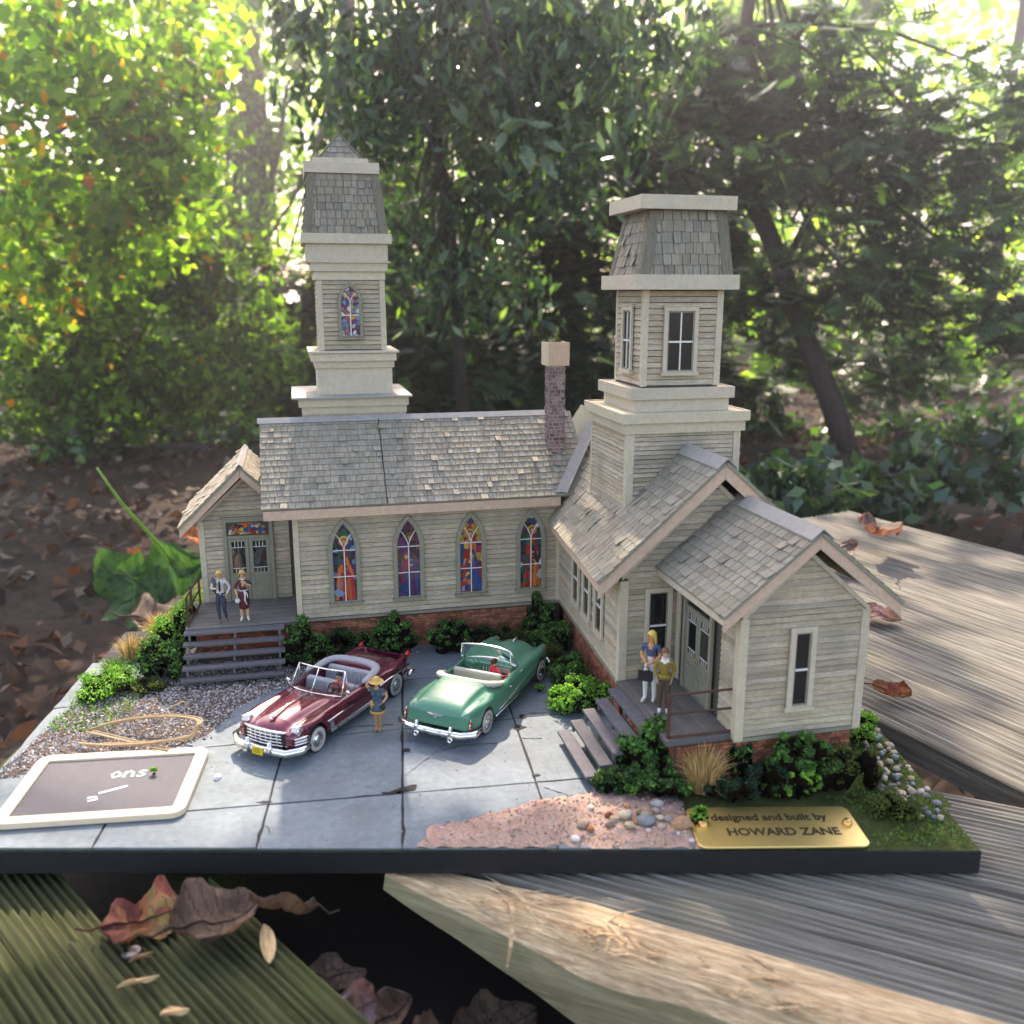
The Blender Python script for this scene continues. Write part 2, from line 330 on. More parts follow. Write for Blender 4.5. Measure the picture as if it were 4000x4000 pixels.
# gravel bed left of the driveway
GP = [(-13.2, 20.9), (-10.2, 22.0), (-8.9, 22.75), (-8.35, 23.4), (-8.15, 24.3), (-7.9, 25.4), (-7.15, 26.5), (-5.2, 28.0), (-3.2, 29.4), (-3.6, 30.6), (-7, 29.3), (-10.5, 29), (-11, 27.2), (-13.2, 26.0)]
gb, gh = mound('gravel_bed', GP, .16, .075, M['soil'], -.05, .015, .12, 9, .3)
def stones_mesh(name, pts, sizes, cols, mat):
    n = len(pts); P = np.array(pts); sz = np.array(sizes)[:, None, None]
    base = np.array([[1, 0, 0], [0, 1, 0], [-1, 0, 0], [0, -1, 0], [0, 0, 1.0]]) ; base = base / 1.0
    A = base[None] * (1 + rng.normal(size=(n, 5, 3)) * .3); ang = rng.uniform(0, 6.28, n); c, s_ = np.cos(ang)[:, None], np.sin(ang)[:, None]
    X = A[..., 0] * c - A[..., 1] * s_; Y = A[..., 0] * s_ + A[..., 1] * c; Z = A[..., 2] * .75 + rng.normal(size=(n, 5)) * .3
    V = np.stack([X, Y, Z], -1) * sz + P[:, None, :]
    F = [(0, 1, 4), (1, 2, 4), (2, 3, 4), (3, 0, 4)]
    Q = np.stack([np.stack([V[:, a], V[:, b], V[:, (a + b + 1) % 4 if 0 else 4], V[:, 4] + (V[:, a] - V[:, 4]) * .02], 1) for a, b, _ in F], 1).reshape(-1, 4, 3)
    return quads_np(name, Q, np.repeat(np.array(cols), 4, 0), mat, kind='stuff')
pts, sz, cs = [], [], []
random.seed(11)
while len(pts) < 9000:
    x, y = random.uniform(-13.2, -3.2), random.uniform(20.9, 30.6); d = edge_dist(x, y, GP); ins = in_poly(x, y, GP)
    if (ins or d < .18 * random.random() ** 2) and gh(x, y) > -.05 or (not ins and d < .3 and random.random() < .03):
        pts.append((x, y, max(gh(x, y), -.0 if not ins else -1) + .008)); sz.append(random.uniform(.022, .05)); g = random.choice([.22, .3, .38, .48, .55, .16]); w = random.uniform(0, .04); cs.append((g + w, g + w * .4, g * .97))
stones_mesh('gravel', pts, sz, cs, M['stone'])
# pinkish dirt bank in front of the right-hand steps
DP = [(-2.1, 18.12), (-1.85, 18.9), (-1.2, 19.35), (-.4, 19.62), (.7, 19.95), (1.8, 20.55), (3.0, 20.6), (4.0, 20.2), (4.3, 19.0), (4.25, 18.1)]
dirt, dirt_h = mound('dirt_bank', DP, .07, .12, M['dirt'], .004, .045, .38, 5, .7)
pts, sz, cs = [], [], []
while len(pts) < 1500:
    x, y = random.uniform(-2, 4.3), random.uniform(18.15, 20.6)
    if in_poly(x, y, DP): pts.append((x, y, dirt_h(x, y) + .006)); sz.append(random.choice([.012, .018, .02, .03, .04])); g = random.uniform(.25, .62); cs.append((g, g * random.uniform(.6, .9), g * random.uniform(.5, .8)))
stones_mesh('grit', pts, sz, cs, M['stone'])
pts, sz, cs = [], [], []
random.seed(31)
for k in range(900):
    x, y = random.uniform(-9, 2), random.uniform(18.3, 28); g = random.choice([.08, .12, .2, .3, .45, .6]); pts.append((x, y, .012)); sz.append(random.uniform(.006, .018)); cs.append((g, g * .97, g * .92))
stones_mesh('slab_grit', pts, sz, cs, M['stone'])
# ------------------------------------------------------------------ church
CH = empty('church', (-7.15, 29.15, 0), R(13.2))
tag(CH, 'weathered cream clapboard model church with two shingled towers and stained glass windows', 'church')
class Face:
    def __init__(s, o, ea, en): s.o = Vector(o); s.ea = Vector(ea); s.en = Vector(en)
    def P(s, a, b, c=0): return s.o + s.ea * a + s.en * c + Vector((0, 0, b))
FN = Face((0, 0, 0), (1, 0, 0), (0, -1, 0))                  # nave, front
FHL = Face((9.08, 0, 0), Vector((-.36, -7.3, 0)).normalized(), Vector((-7.3, .36, 0)).normalized())             # hall, left wall
FHF = Face((8.72, -7.3, 0), (1, 0, 0), (0, -1, 0))           # hall, front gable
FVF = Face((10.36, -11.1, 0), (1, 0, 0), (0, -1, 0))         # porch wing, front gable
FVL = Face((10.36, -7.3, 0), (0, -1, 0), (-1, 0, 0))         # porch wing, door wall
FLV = Face((-3.15, 2.2, 0), (1, 0, 0), (0, -1, 0))           # left wing, gable
FVR = Face((13.72, -11.1, 0), (0, 1, 0), (1, 0, 0)); FHR = Face((14.04, -7.3, 0), (0, 1, 0), (1, 0, 0))
Z0 = 1.32
# wall cores with gables
def gable_core(u0, u1, v0, v1, zw, zr, along_v=True, z0=Z0 - .02):
    c = MB()
    if along_v:
        uc = (u0 + u1) / 2; c.prism([(u0, v0, z0), (u1, v0, z0), (u1, v0, zw), (uc, v0, zr), (u0, v0, zw)], (0, v1 - v0, 0))
    else:
        vc = (v0 + v1) / 2; c.prism([(u0, v0, z0), (u0, v1, z0), (u0, v1, zw), (u0, vc, zr), (u0, v0, zw)], (u1 - u0, 0, 0))
    return c
def warp_mesh(o, f):
    for v in o.data.vertices: v.co = f(v.co.copy())
    o.data.update()
def wall_warp(p):
    if p.x < 9.0: p.x += .36 * (p.y + 7.3) / 7.3
    return p
def roof_warp(p):
    w = max(0.0, (11.38 - p.x) / 3.36); t = (p.y + 7.85) / 7.65; return Vector((p.x + w * (-.19 + .75 * t), p.y, p.z - w * (.18 + .16 * t)))
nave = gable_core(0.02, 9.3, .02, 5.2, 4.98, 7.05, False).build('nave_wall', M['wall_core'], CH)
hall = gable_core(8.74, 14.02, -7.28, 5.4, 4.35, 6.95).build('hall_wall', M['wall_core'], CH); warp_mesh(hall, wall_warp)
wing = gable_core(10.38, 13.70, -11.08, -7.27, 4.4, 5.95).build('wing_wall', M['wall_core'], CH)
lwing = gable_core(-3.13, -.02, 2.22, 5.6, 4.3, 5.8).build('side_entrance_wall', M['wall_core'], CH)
random.seed(5)
def clapboards(face, spans, z0, z1, exp, parent, c0=0.0):
    """spans(z) -> list of (a0, a1)"""
    n = int(round((z1 - z0) / exp)); exp = (z1 - z0) / n
    for r in range(n):
        zb = z0 + r * exp; zt = zb + exp
        for a0, a1 in spans((zb + zt) / 2):
            if a1 - a0 < .05: continue
            m = MB(); t = random.uniform(.78, 1.07) * (.82 if random.random() < .08 else 1); col = (t * random.uniform(.97, 1.05), t, t * random.uniform(.9, 1.03))
            segs = max(1, int((a1 - a0) / 1.2)); lo = [random.uniform(.016, .034) for _ in range(segs + 1)]
            for k in range(segs):
                x0 = a0 + (a1 - a0) * k / segs; x1 = a0 + (a1 - a0) * (k + 1) / segs
                P = face.P
                m.hexa([P(x0, zb + lo[k], c0 + .042), P(x1, zb + lo[k+1], c0 + .042), P(x1, zb + lo[k+1], c0 + .001), P(x0, zb + lo[k], c0 + .001),
                        P(x0, zt + .004, c0 + .008), P(x1, zt + .004, c0 + .008), P(x1, zt + .004, c0 + .001), P(x0, zt + .004, c0 + .001)], col)
            m.build('clapboard', M['siding'], parent)
def board(parent, face, a0, a1, z0, z1, c0, c1, mat='trim', name='trim_board', bevel=.006, tilt=0.0):
    m = MB(); P = face.P; t = random.uniform(.9, 1.06)
    j = lambda: random.uniform(-.011, .011)
    m.hexa([P(a0 + j(), z0 + j(), c1), P(a1 + j(), z0 + j(), c1), P(a1, z0, c0), P(a0, z0, c0), P(a0 + tilt + j(), z1 + j(), c1), P(a1 + tilt + j(), z1 + j(), c1), P(a1 + tilt, z1, c0), P(a0 + tilt, z1, c0)], (t, t, t * random.uniform(.93, 1)))
    return m.build(name, M[mat], parent, bevel=bevel)
def full(a0, a1): return lambda z: [(a0, a1)]
clapboards(FN, full(.16, 8.93), Z0, 4.98, .166, nave)
board(nave, FN, -.02, .16, Z0 - .06, 4.95, -.02, .07, name='corner_board')
board(nave, FN, 8.92, 9.06, Z0, 4.9, 0, .06, name='corner_board')
clapboards(FHL, full(.05, 7.15), Z0, 4.3, .155, hall)
board(hall, FHL, 7.14, 7.33, Z0 - .05, 4.3, -.02, .06, name='corner_board')
board(hall, FHF, -.055, .17, Z0 - .05, 4.3, -.02, .06, name='corner_board')
def gab(w, zw, zr, inset=.17): return lambda z: [(inset, w - inset)] if z < zw else [((z - zw) / (zr - zw) * w / 2 + .02, w - (z - zw) / (zr - zw) * w / 2 - .02)]
clapboards(FHF, lambda z: [(s[0], min(s[1], 1.66 if z < 4.4 else 9)) for s in gab(5.3, 4.35, 6.95)(z)], Z0, 6.9, .158, hall)
clapboards(FVF, gab(3.36, 4.4, 5.95), Z0, 5.9, .152, wing)
clapboards(FVL, lambda z: [(0.02, .12), (2.85, 3.64)] if z < 4.2 else [(0.02, 3.64)], Z0 + .06, 4.4, .155, wing)
clapboards(FVR, full(.17, 3.8), Z0, 4.4, .155, wing); clapboards(FHR, full(.05, 7.2), Z0, 4.3, .16, hall)
board(wing, FVF, -.055, .17, Z0 - .08, 4.42, -.02, .06, name='corner_board'); board(wing, FVF, 3.19, 3.415, Z0 - .06, 4.42, -.02, .06, name='corner_board')
board(wing, FVL, 3.63, 3.83, Z0 - .05, 4.42, -.02, .056, name='corner_board'); board(wing, FVL, .1, .34, Z0 + .05, 4.3, 0, .05, name='corner_board')
board(wing, FVR, -.02, .17, Z0 - .06, 4.42, -.02, .056, name='corner_board')
clapboards(FLV, gab(3.13, 4.3, 5.8, .15), Z0 + .06, 5.75, .158, lwing)
board(lwing, FLV, -.03, .16, Z0, 4.32, -.02, .06, name='corner_board')
for f, a0, a1, p in ((FN, -.03, 9.06, nave), (FHL, 0, 7.34, hall), (FVF, -.05, 3.41, wing)):
    board(p, f, a0, a1, Z0 - .10, Z0 - .002, .0, .05, 'old_trim', 'sill_board')
# brick foundations (bricks in rows, standing proud of the mortar)
found = MB()
for (u0, u1, v0, v1) in ((.06, 9.1, .08, 5.1), (8.92, 13.9, -7.18, 5.3), (10.46, 13.62, -10.98, -7.2), (-3.3, .1, .1, 5.3), (8.9, 10.5, -10.86, -7.1)):
    found.box(u0, u1, v0, v1, -.05, Z0 - .1)
found = found.build('foundation', M['mortar'], CH)
for v in found.data.vertices:
    if 8.9 < v.co.x < 8.94 and v.co.y > -1: v.co.x += .62
def brick_rows(face, a0, a1, z0, z1, c, singles, stuff, bw=.25, bh=.085, name='brick', mat='brick', parent=None, rgb=(1, 1, 1), depth=.03, vis=lambda a, z: True, gap=.01):
    n = int((z1 - z0) / bh)
    for r in range(n):
        a = a0 - (bw / 2 if r % 2 else 0); z = z0 + r * bh + random.uniform(-.006, .006)
        while a < a1:
            w = bw * random.uniform(.72, 1.15); x0 = max(a + gap, a0); x1 = min(a + w - gap, a1); a += w
            if x1 - x0 < .05: continue
            t = random.uniform(.6, 1.4); k = random.uniform(.85, 1.2); d = depth * random.uniform(.6, 1.3); j = lambda: random.uniform(-.009, .009)
            col = (rgb[0] * t, rgb[1] * t * k, rgb[2] * t * k); zt = z + bh - gap * 1.3; P = face.P
            p = [P(x0 + j(), z + j(), c + d), P(x1 + j(), z + j(), c + d), P(x1, z, c - .01), P(x0, z, c - .01), P(x0 + j(), zt + j(), c + d), P(x1 + j(), zt + j(), c + d), P(x1, zt, c - .01), P(x0, zt, c - .01)]
            if singles[0] > 0 and vis(x0, z): m = MB(); m.hexa(p, col); m.build(name, M[mat], parent); singles[0] -= 1
            else: stuff.hexa(p, col)
bstuff = MB(); sg = [140]
Fp = Face((8.9, -10.86, 0), (1, 0, 0), (0, -1, 0))
brick_rows(Face((10.46, -10.98, 0), (1, 0, 0), (0, -1, 0)), .0, 3.16, .12, Z0 - .12, 0, sg, bstuff, parent=found, vis=lambda a, z: a > 2.0 and z > .6)
brick_rows(Fp, .05, 1.55, .12, Z0 - .16, 0, sg, bstuff, parent=found, vis=lambda a, z: z > .5)
brick_rows(Face((.06, .08, 0), (1, 0, 0), (0, -1, 0)), .3, 8.7, .0, Z0 - .12, 0, sg, bstuff, parent=found, bw=.22, bh=.082, vis=lambda a, z: z > .75 and 1.0 < a < 6)
brick_rows(Face((9.2, 0, 0), Vector((-.36, -7.2, 0)).normalized(), Vector((-7.2, .36, 0)).normalized()), .3, 7.1, .0, Z0 - .12, 0, [0], bstuff, parent=found, bw=.2)
brick_rows(Face((-3.3, .1, 0), (1, 0, 0), (0, -1, 0)), .02, 3.3, .3, Z0 - .16, 0, [0], bstuff, bw=.21, bh=.08, rgb=(.85, .7, .65))
brick_rows(Face((8.9, -7.2, 0), (0, -1, 0), (-1, 0, 0)), .05, 3.6, .3, Z0 - .16, 0, [0], bstuff, bw=.21)
brick_rows(Face((13.62, -10.98, 0), (0, 1, 0), (1, 0, 0)), .02, 3.7, .1, Z0 - .12, 0, [0], bstuff)
bstuff.build('brick', M['brick'], found, kind='stuff')
# ------------------------------------------------------------------ roofs
def slope_vec(x, z): l = math.hypot(x, z); return x / l, z / l
STUFF = MB(); singles_left = [300]
def shingles(o, e, s, length, rows, expo, parent, width=.25, single=False, skip=None, lift=.05, tone=1.0, clip=None, thick=.028, warp=None):
    """o: lower left corner of the slope, e: unit vector along the eave, s: unit vector up the slope"""
    o = Vector(o); e = Vector(e); s = Vector(s); n = e.cross(s).normalized()
    if n.z < 0: n = -n
    for r in range(rows):
        a = -random.uniform(0, width); L0, L1 = (0, length) if clip is None else clip(r * expo + expo * .5)
        rowj = random.uniform(-.012, .012)
        while a < length:
            w = width * random.uniform(.72, 1.25); x0, x1 = max(a, L0), min(a + w - .022, L1); a += w
            if x1 - x0 < .05: continue
            if skip and skip(o + e * (x0 + x1) / 2 + s * (r * expo + expo * .5)): continue
            odd = random.random() < lift; t = tone * random.uniform(.84, 1.1) * (.8 if random.random() < .08 else 1); wm = random.uniform(-.03, .04)
            y0 = r * expo + rowj + random.uniform(-.012, .012) - (random.uniform(.02, .06) if odd else 0); y1 = r * expo + expo * 1.06
            up = .034 + random.uniform(0, .008) + (random.uniform(.02, .07) if odd else 0); tw = random.uniform(-.02, .02) if odd else 0
            B = lambda x, y, h: o + e * x + s * y + n * h
            p = [B(x0, y0, up + tw - thick), B(x1, y0, up - tw - thick), B(x1, y1, .002), B(x0, y1, .002), B(x0, y0, up + tw), B(x1, y0, up - tw), B(x1, y1, .012), B(x0, y1, .012)]
            if warp: p = [warp(q) for q in p]
            col = (t * (1 + wm), t, t * (1 - wm * 1.4)); mi = 0 if abs(e.x) > abs(e.y) else 1
            if single and singles_left[0] > 0: m = MB(); m.hexa(p, col); m.build('shingle', M['shingle_side' if mi else 'shingle'], parent); singles_left[0] -= 1
            else: STUFF.hexa(p, col, mi)
def roof_slab(name, o, e, s, length, width, parent=CH, th=.07, mat='old_trim'):
    o = Vector(o); e = Vector(e); s = Vector(s); n = e.cross(s).normalized(); n = -n if n.z < 0 else n
    m = MB(); q = [o, o + e * length, o + e * length + s * width, o + s * width]
    m.prism([p - n * th for p in q], n * th); return m.build(name, M[mat], parent)
ca, sa = slope_vec(1, .80)
NR = 2.6; nz0 = 5.22; nlen = 12.1
so = (-.95, -.5, nz0); sv = (0, ca, sa); W_n = 3.1 / ca
nroof = roof_slab('nave_roof', so, (1, 0, 0), sv, 11.1, W_n)
roof_slab('nave_roof_rear', (-.95, 5.7, nz0), (1, 0, 0), (0, -ca, sa), 11.1, W_n)
ch_, sh_ = slope_vec(1, .88); HU = 11.38; HZ = 7.6
def hz(u): return HZ - .88 * abs(u - HU)
def nzr(v): return nz0 + .80 * (v + .5)
shingles(so, (1, 0, 0), sv, 11.0, 15, W_n / 15.3, nroof, .235, skip=lambda p: (p.z < hz(p.x) - .05 and p.x > 8.6), lift=.07)
m = MB(); rz = nzr(NR)
m.prism([(-1.02, NR - .22, rz - .10), (-1.02, NR - .02, rz + .07), (-1.02, NR + .2, rz - .08), (-1.02, NR - .0, rz + .02)], (11.0, 0, 0)); m.build('ridge_cap', M['ridge_cap'], nroof)
m = MB()                                                       # seam between the two roof sheets
sq = lambda d, h: Vector((so[0] + 3.98 + .012 * d, so[1], so[2])) + Vector(sv) * d + Vector((0, -sa, ca)) * h
m.face([sq(.0, .062), sq(.0, .062) + Vector((.03, 0, 0)), sq(W_n, .062) + Vector((.03, 0, 0)), sq(W_n, .062)]); m.build('seam', M['tar'], nroof)
# soffit and fascia of the nave
m = MB(); m.box(-.86, 8.9, -.42, .0, 4.98, 5.06); m.build('soffit', M['bare_wood'], nroof)
m = MB(); m.box(-.9, 8.95, -.47, -.42, 4.86, 5.16); m.build('fascia', M['bare_wood'], nroof, bevel=.008)
# hall roof, left slope and right slope
hv0 = -7.85; HL_ = 13.0; ho = (8.02, hv0 + HL_, hz(8.02)); hs = (ch_, 0, sh_); W_h = (HU - 8.02) / ch_
m = MB(); gn = Vector((-sh_, 0, ch_))
for i in range(16):
    for k in range(6):
        q = [Vector(ho) + Vector((0, -1, 0)) * HL_ * a / 16 + Vector(hs) * W_h * b / 6 for a, b in ((i, k), (i + 1, k), (i + 1, k + 1), (i, k + 1))]; m.face(q); m.face([p - gn * .07 for p in q[::-1]])
for i in range(16): q = [Vector(ho) + Vector((0, -1, 0)) * HL_ * a / 16 for a in (i, i + 1)]; m.face([q[0] - gn * .07, q[1] - gn * .07, q[1], q[0]])
for k in range(6): q = [Vector(ho) + Vector((0, -1, 0)) * HL_ + Vector(hs) * W_h * b / 6 for b in (k, k + 1)]; m.face([q[0] - gn * .07, q[1] - gn * .07, q[1], q[0]])
hroof = m.build('hall_roof', M['old_trim'], CH)
roof_slab('hall_roof_right', (14.74, hv0, hz(14.74)), (0, 1, 0), (-ch_, 0, sh_), HL_, W_h)
def hskip(p): return (9.5 < p.x and -5.25 < p.y < -1.7) or (p.y > -.6 and p.z < nzr(p.y) - .05 and p.y < 2.6) or p.y > 2.6
cv, sv_ = slope_vec(1, .80); WU = 12.04; WZ = 6.56
def wz(u): return WZ - .80 * abs(u - WU)
wv0 = -11.55; wo = (9.66, -7.2, wz(9.66)); ws = (cv, 0, sv_); W_w = (WU - 9.66) / cv
warp_mesh(hroof, roof_warp)
wroof = roof_slab('wing_roof', wo, (0, -1, 0), ws, 4.35, W_w)
roof_slab('wing_roof_right', (14.42, wv0, wz(14.42)), (0, 1, 0), (-cv, 0, sv_), 4.35, W_w)
shingles(wo, (0, -1, 0), ws, 4.37, 11, W_w / 11.25, wroof, .30, single=True, skip=lambda p: p.y > -7.3 and p.z < hz(p.x))
shingles((14.42, wv0, wz(14.42)), (0, 1, 0), (-cv, 0, sv_), 4.35, 11, W_w / 11.25, wroof, .30)
shingles((8.02, -4.2, hz(8.02)), (0, -1, 0), hs, 3.68, 16, W_h / 16.25, hroof, .30, single=True, skip=hskip, warp=roof_warp)
shingles(ho, (0, -1, 0), hs, HL_ - 3.66, 16, W_h / 16.25, hroof, .30, skip=hskip, warp=roof_warp)
shingles((14.74, hv0, hz(14.74)), (0, 1, 0), (-ch_, 0, sh_), HL_, 16, W_h / 16.25, hroof, .30)
def cap_strip(name, u, z, v0, v1, w, sl, parent, mat='ridge_cap'):
    m = MB(); d = w * sl; t = .035
    m.prism([(u - w, v0, z - d + .055), (u, v0, z + .055), (u + w, v0, z - d + .055), (u + w, v0, z - d + .055 + t), (u, v0, z + .06 + t), (u - w, v0, z - d + .055 + t)], (0, v1 - v0, 0)); return m.build(name, M[mat], parent)
cap_strip('ridge_cap', HU, HZ, hv0 - .03, -5.22, .30, .88, hroof); cap_strip('ridge_cap', WU, WZ, wv0 - .03, -7.86, .30, .80, wroof)
# valley flashing between nave and hall
m = MB()
VF = []
for k in range(9):
    v = -.45 + k * (2.5 / 8); u = HU - (HZ - nzr(v)) / .88 + .38 * (1 - k / 8); VF.append((u, v, nzr(v)))
for k in range(8):
    (u0, v0, z0_), (u1, v1, z1_) = VF[k], VF[k + 1]; h_ = .075
    m.face([(u0 - .34, v0, z0_ + h_), (u0, v0, z0_ + h_ * .8), (u1, v1, z1_ + h_ * .8), (u1 - .34, v1, z1_ + h_)]); m.face([(u0, v0, z0_ + h_ * .8), (u0, v0 - .25, z0_ + h_), (u1, v1 - .25, z1_ + h_), (u1, v1, z1_ + h_ * .8)])
m.build('valley_flashing', M['ridge_cap'], hroof)
# barge boards (gable trim)
def barge(u0, z0_, u1, z1_, v, parent, depth=.34, th=.05, mat='bare_wood'):
    m = MB(); m.prism([(u0, v, z0_ - depth), (u1, v, z1_ - depth), (u1, v, z1_), (u0, v, z0_)], (0, th, 0)); return m.build('barge_board', M[mat], parent, bevel=.006)
def gable_trim(uc, zr, ul, ur, sl, v, parent, wall_v, d=.36):
    f = lambda u: zr - sl * abs(u - uc)
    barge(ul, f(ul) - .075, uc - .004, zr - .08, v, parent, d); barge(uc + .004, zr - .08, ur, f(ur) - .075, v, parent, d)
    for a, b in ((ul + .02, uc), (uc, ur - .02)):            # soffit boards under the overhang
        m = MB(); m.prism([(a, v + .055, f(a) - .16), (b, v + .055, f(b) - .16), (b, v + .055, f(b) - .10), (a, v + .055, f(a) - .10)], (0, wall_v - v - .06, 0)); m.build('soffit', M['bare_wood'], parent)
def rake(face, w, zw, zr, parent, d=.19, over=.0):
    for sg_ in (0, 1):
        a0, a1 = (-over, w / 2 - .003) if sg_ == 0 else (w + over, w / 2 + .003); z0 = zw - over * (zr - zw) / (w / 2)
        m = MB(); q = [face.P(a0, z0 - d * .4, .044), face.P(a1, zr - d, .044), face.P(a1, zr + .02, .044), face.P(a0, z0 + .10, .044)]
        m.prism(q if sg_ == 0 else q[::-1], face.en * .022); m.build('rake_board', M['trim'], parent, bevel=.005)
rake(FHF, 5.32, 4.40, 6.95, hall, .15, .02); rake(FVF, 3.36, 4.42, 5.97, wing, .12, .02); rake(FLV, 3.13, 4.30, 5.82, lwing, .12, .02)
gable_trim(HU, HZ, 8.05, 14.70, .88, hv0 + .05, hroof, -7.3, .42)
gable_trim(WU, WZ, 9.70, 14.38, .80, wv0 + .04, wroof, -11.1, .34)
m = MB(); m.box(8.07, 8.12, -7.79, -.6, hz(8.07) - .34, hz(8.07) - .08); m.build('fascia', M['bare_wood'], hroof, bevel=.006)
m = MB(); m.box(8.13, 8.72, -7.27, -.5, hz(8.07) - .30, hz(8.07) - .24); m.build('soffit', M['bare_wood'], hroof)
m = MB(); m.box(9.72, 9.77, -11.5, -7.32, wz(9.72) - .30, wz(9.72) - .08); m.build('fascia', M['trim'], wroof, bevel=.006)
m = MB(); m.box(9.78, 10.36, -11.05, -7.32, wz(9.72) - .27, wz(9.72) - .21); m.build('soffit', M['trim'], wroof)
for o in hroof.children:
    if o.name.split('.')[0] in ('fascia', 'soffit', 'barge_board'): warp_mesh(o, roof_warp)
# left wing roof
LU = -1.66; LZ = 6.28; lv0 = 1.62
def lz(u): return LZ - .96 * abs(u - LU)
cl, sl_ = slope_vec(1, .96); W_l = (LU + 3.78) / cl
lroof = roof_slab('side_entrance_roof', (-3.78, 5.9, lz(-3.78)), (0, -1, 0), (cl, 0, sl_), 5.9 - lv0, W_l)
roof_slab('side_entrance_roof_right', (.46, lv0, lz(.46)), (0, 1, 0), (-cl, 0, sl_), 5.9 - lv0, W_l)
shingles((-3.78, 5.9, lz(-3.78)), (0, -1, 0), (cl, 0, sl_), 5.9 - lv0, 11, W_l / 11.2, lroof, .3, lift=.2)
shingles((.46, lv0, lz(.46)), (0, 1, 0), (-cl, 0, sl_), 5.9 - lv0, 11, W_l / 11.2, lroof, .3, lift=.05, skip=lambda p: p.x > -.5 and nzr(p.y) > p.z)
cap_strip('ridge_cap', LU, LZ, lv0 - .03, 5.9, .12, .96, lroof)
gable_trim(LU, LZ, -3.74, .1, .96, lv0 + .04, lroof, 2.2, .30)
# ------------------------------------------------------------------ towers
def block(parent, name, u0, u1, z0, z1, vc, kd=1.0, mat='trim', bevel=.008, du=0.0, dv=0.0):
    """square block centred on vc; du/dv shrink the top"""
    h = (u1 - u0) / 2 * kd; t = random.uniform(.93, 1.05); m = MB()
    m.hexa([(u0, vc - h, z0), (u1, vc - h, z0), (u1, vc + h, z0), (u0, vc + h, z0), (u0 + du, vc - h + dv, z1), (u1 - du, vc - h + dv, z1), (u1 - du, vc + h - dv, z1), (u0 + du, vc + h - dv, z1)], (t, t, t))
    return m.build(name, M[mat], parent, bevel=bevel)
def boxed(parent, name, u0, u1, z0, z1, vc, kd=1.0, th=.05, mat='trim', lid=True):
    """cornice of four boards and a lid"""
    u0, u1, z0, z1 = [q + random.uniform(-.014, .014) for q in (u0, u1, z0, z1)]; vc += random.uniform(-.012, .012); h = (u1 - u0) / 2 * kd; m = MB(); t = random.uniform(.92, 1.05); c = (t, t, t * random.uniform(.94, 1))
    m.box(u0, u1, vc - h, vc - h + th, z0, z1, c); m.box(u0 + .001, u1 - .001, vc + h - th, vc + h, z0, z1, c)
    m.box(u0, u0 + th, vc - h + th + .004, vc + h - th - .004, z0, z1 - .004, c); m.box(u1 - th, u1, vc - h + th + .004, vc + h - th - .004, z0, z1 - .004, c)
    o = m.build(name, M[mat], parent, bevel=.006)
    if lid: m = MB(); m.box(u0 + th + .003, u1 - th - .003, vc - h + th + .003, vc + h - th - .003, z0 + .02, z1 - .03, c); m.build(name + '_top', M[mat], parent)
    return o
def mansard(parent, ub0, ub1, z0, ut0, ut1, z1, vc, kd, rows, width, post_w, single, lift):
    hb, ht = (ub1 - ub0) / 2 * kd, (ut1 - ut0) / 2 * kd; m = MB(); b = .03
    q = lambda u0, u1, h, z: [(u0, vc - h, z), (u1, vc - h, z), (u1, vc + h, z), (u0, vc + h, z)]
    m.hexa(q(ub0 + b, ub1 - b, hb - b, z0) + q(ut0 + b, ut1 - b, ht - b, z1)); core = m.build('mansard_core', M['old_trim'], parent)
    sl = math.hypot(z1 - z0, hb - ht); L = ub1 - ub0; dL = (ut0 - ub0)
    s = Vector((0, hb - ht, z1 - z0)).normalized()
    clip = lambda d: (dL * d / sl + post_w * .8, L - (ub1 - ut1) * d / sl - post_w * .8)
    shingles((ub0, vc - hb, z0 + .02), (1, 0, 0), s, L, rows, sl / (rows + .1), parent, width, single=single, lift=lift, clip=clip, tone=.95)
    sl2 = math.hypot(z1 - z0, dL); L2 = 2 * hb; s2 = Vector((dL, 0, z1 - z0)).normalized()
    clip2 = lambda d: ((hb - ht) * d / sl2 + post_w * .6, L2 - (hb - ht) * d / sl2 - post_w * .6)
    shingles((ub0, vc + hb, z0 + .02), (0, -1, 0), s2, L2, rows, sl2 / (rows + .1), parent, width, single=single, lift=lift * 2.5, clip=clip2, tone=.95)
    s3 = Vector((ut1 - ub1, 0, z1 - z0)).normalized()
    shingles((ub1, vc - hb, z0 + .02), (0, 1, 0), s3, L2, rows, sl2 / (rows + .1), parent, width, lift=lift, clip=clip2, tone=.95)
    for sx in (0, 1):
        for sy in (0, 1):
            U0, U1 = (ub0, ut0) if sx == 0 else (ub1, ut1); ex = 1 if sx == 0 else -1; V0 = vc - hb if sy == 0 else vc + hb; V1 = vc - ht if sy == 0 else vc + ht; ey = 1 if sy == 0 else -1
            m = MB(); e = .05; t = .045
            P = lambda U, V, du, dv, z: (U + ex * du, V + ey * dv, z)
            # L-shaped corner strip: two thin boards meeting at the arris
            for (a, b_) in (((-e, -e), (post_w, -e)), ((-e, -e + t + .003), (-e + t, post_w))):
                (x0, y0), (x1, y1) = ((a[0], a[1]), (b_[0], a[1] + t)) if b_[1] == -e else ((a[0], a[1]), (b_[0], b_[1]))
                lo = [P(U0, V0, x0, y0, z0), P(U0, V0, x1, y0, z0), P(U0, V0, x1, y1, z0), P(U0, V0, x0, y1, z0)]
                hi = [P(U1, V1, x0, y0, z1), P(U1, V1, x1, y0, z1), P(U1, V1, x1, y1, z1), P(U1, V1, x0, y1, z1)]
                m.hexa(lo + hi, (.62, .62, .60))
            m.build('corner_strip', M['shingle'], parent)
TV = 4.6
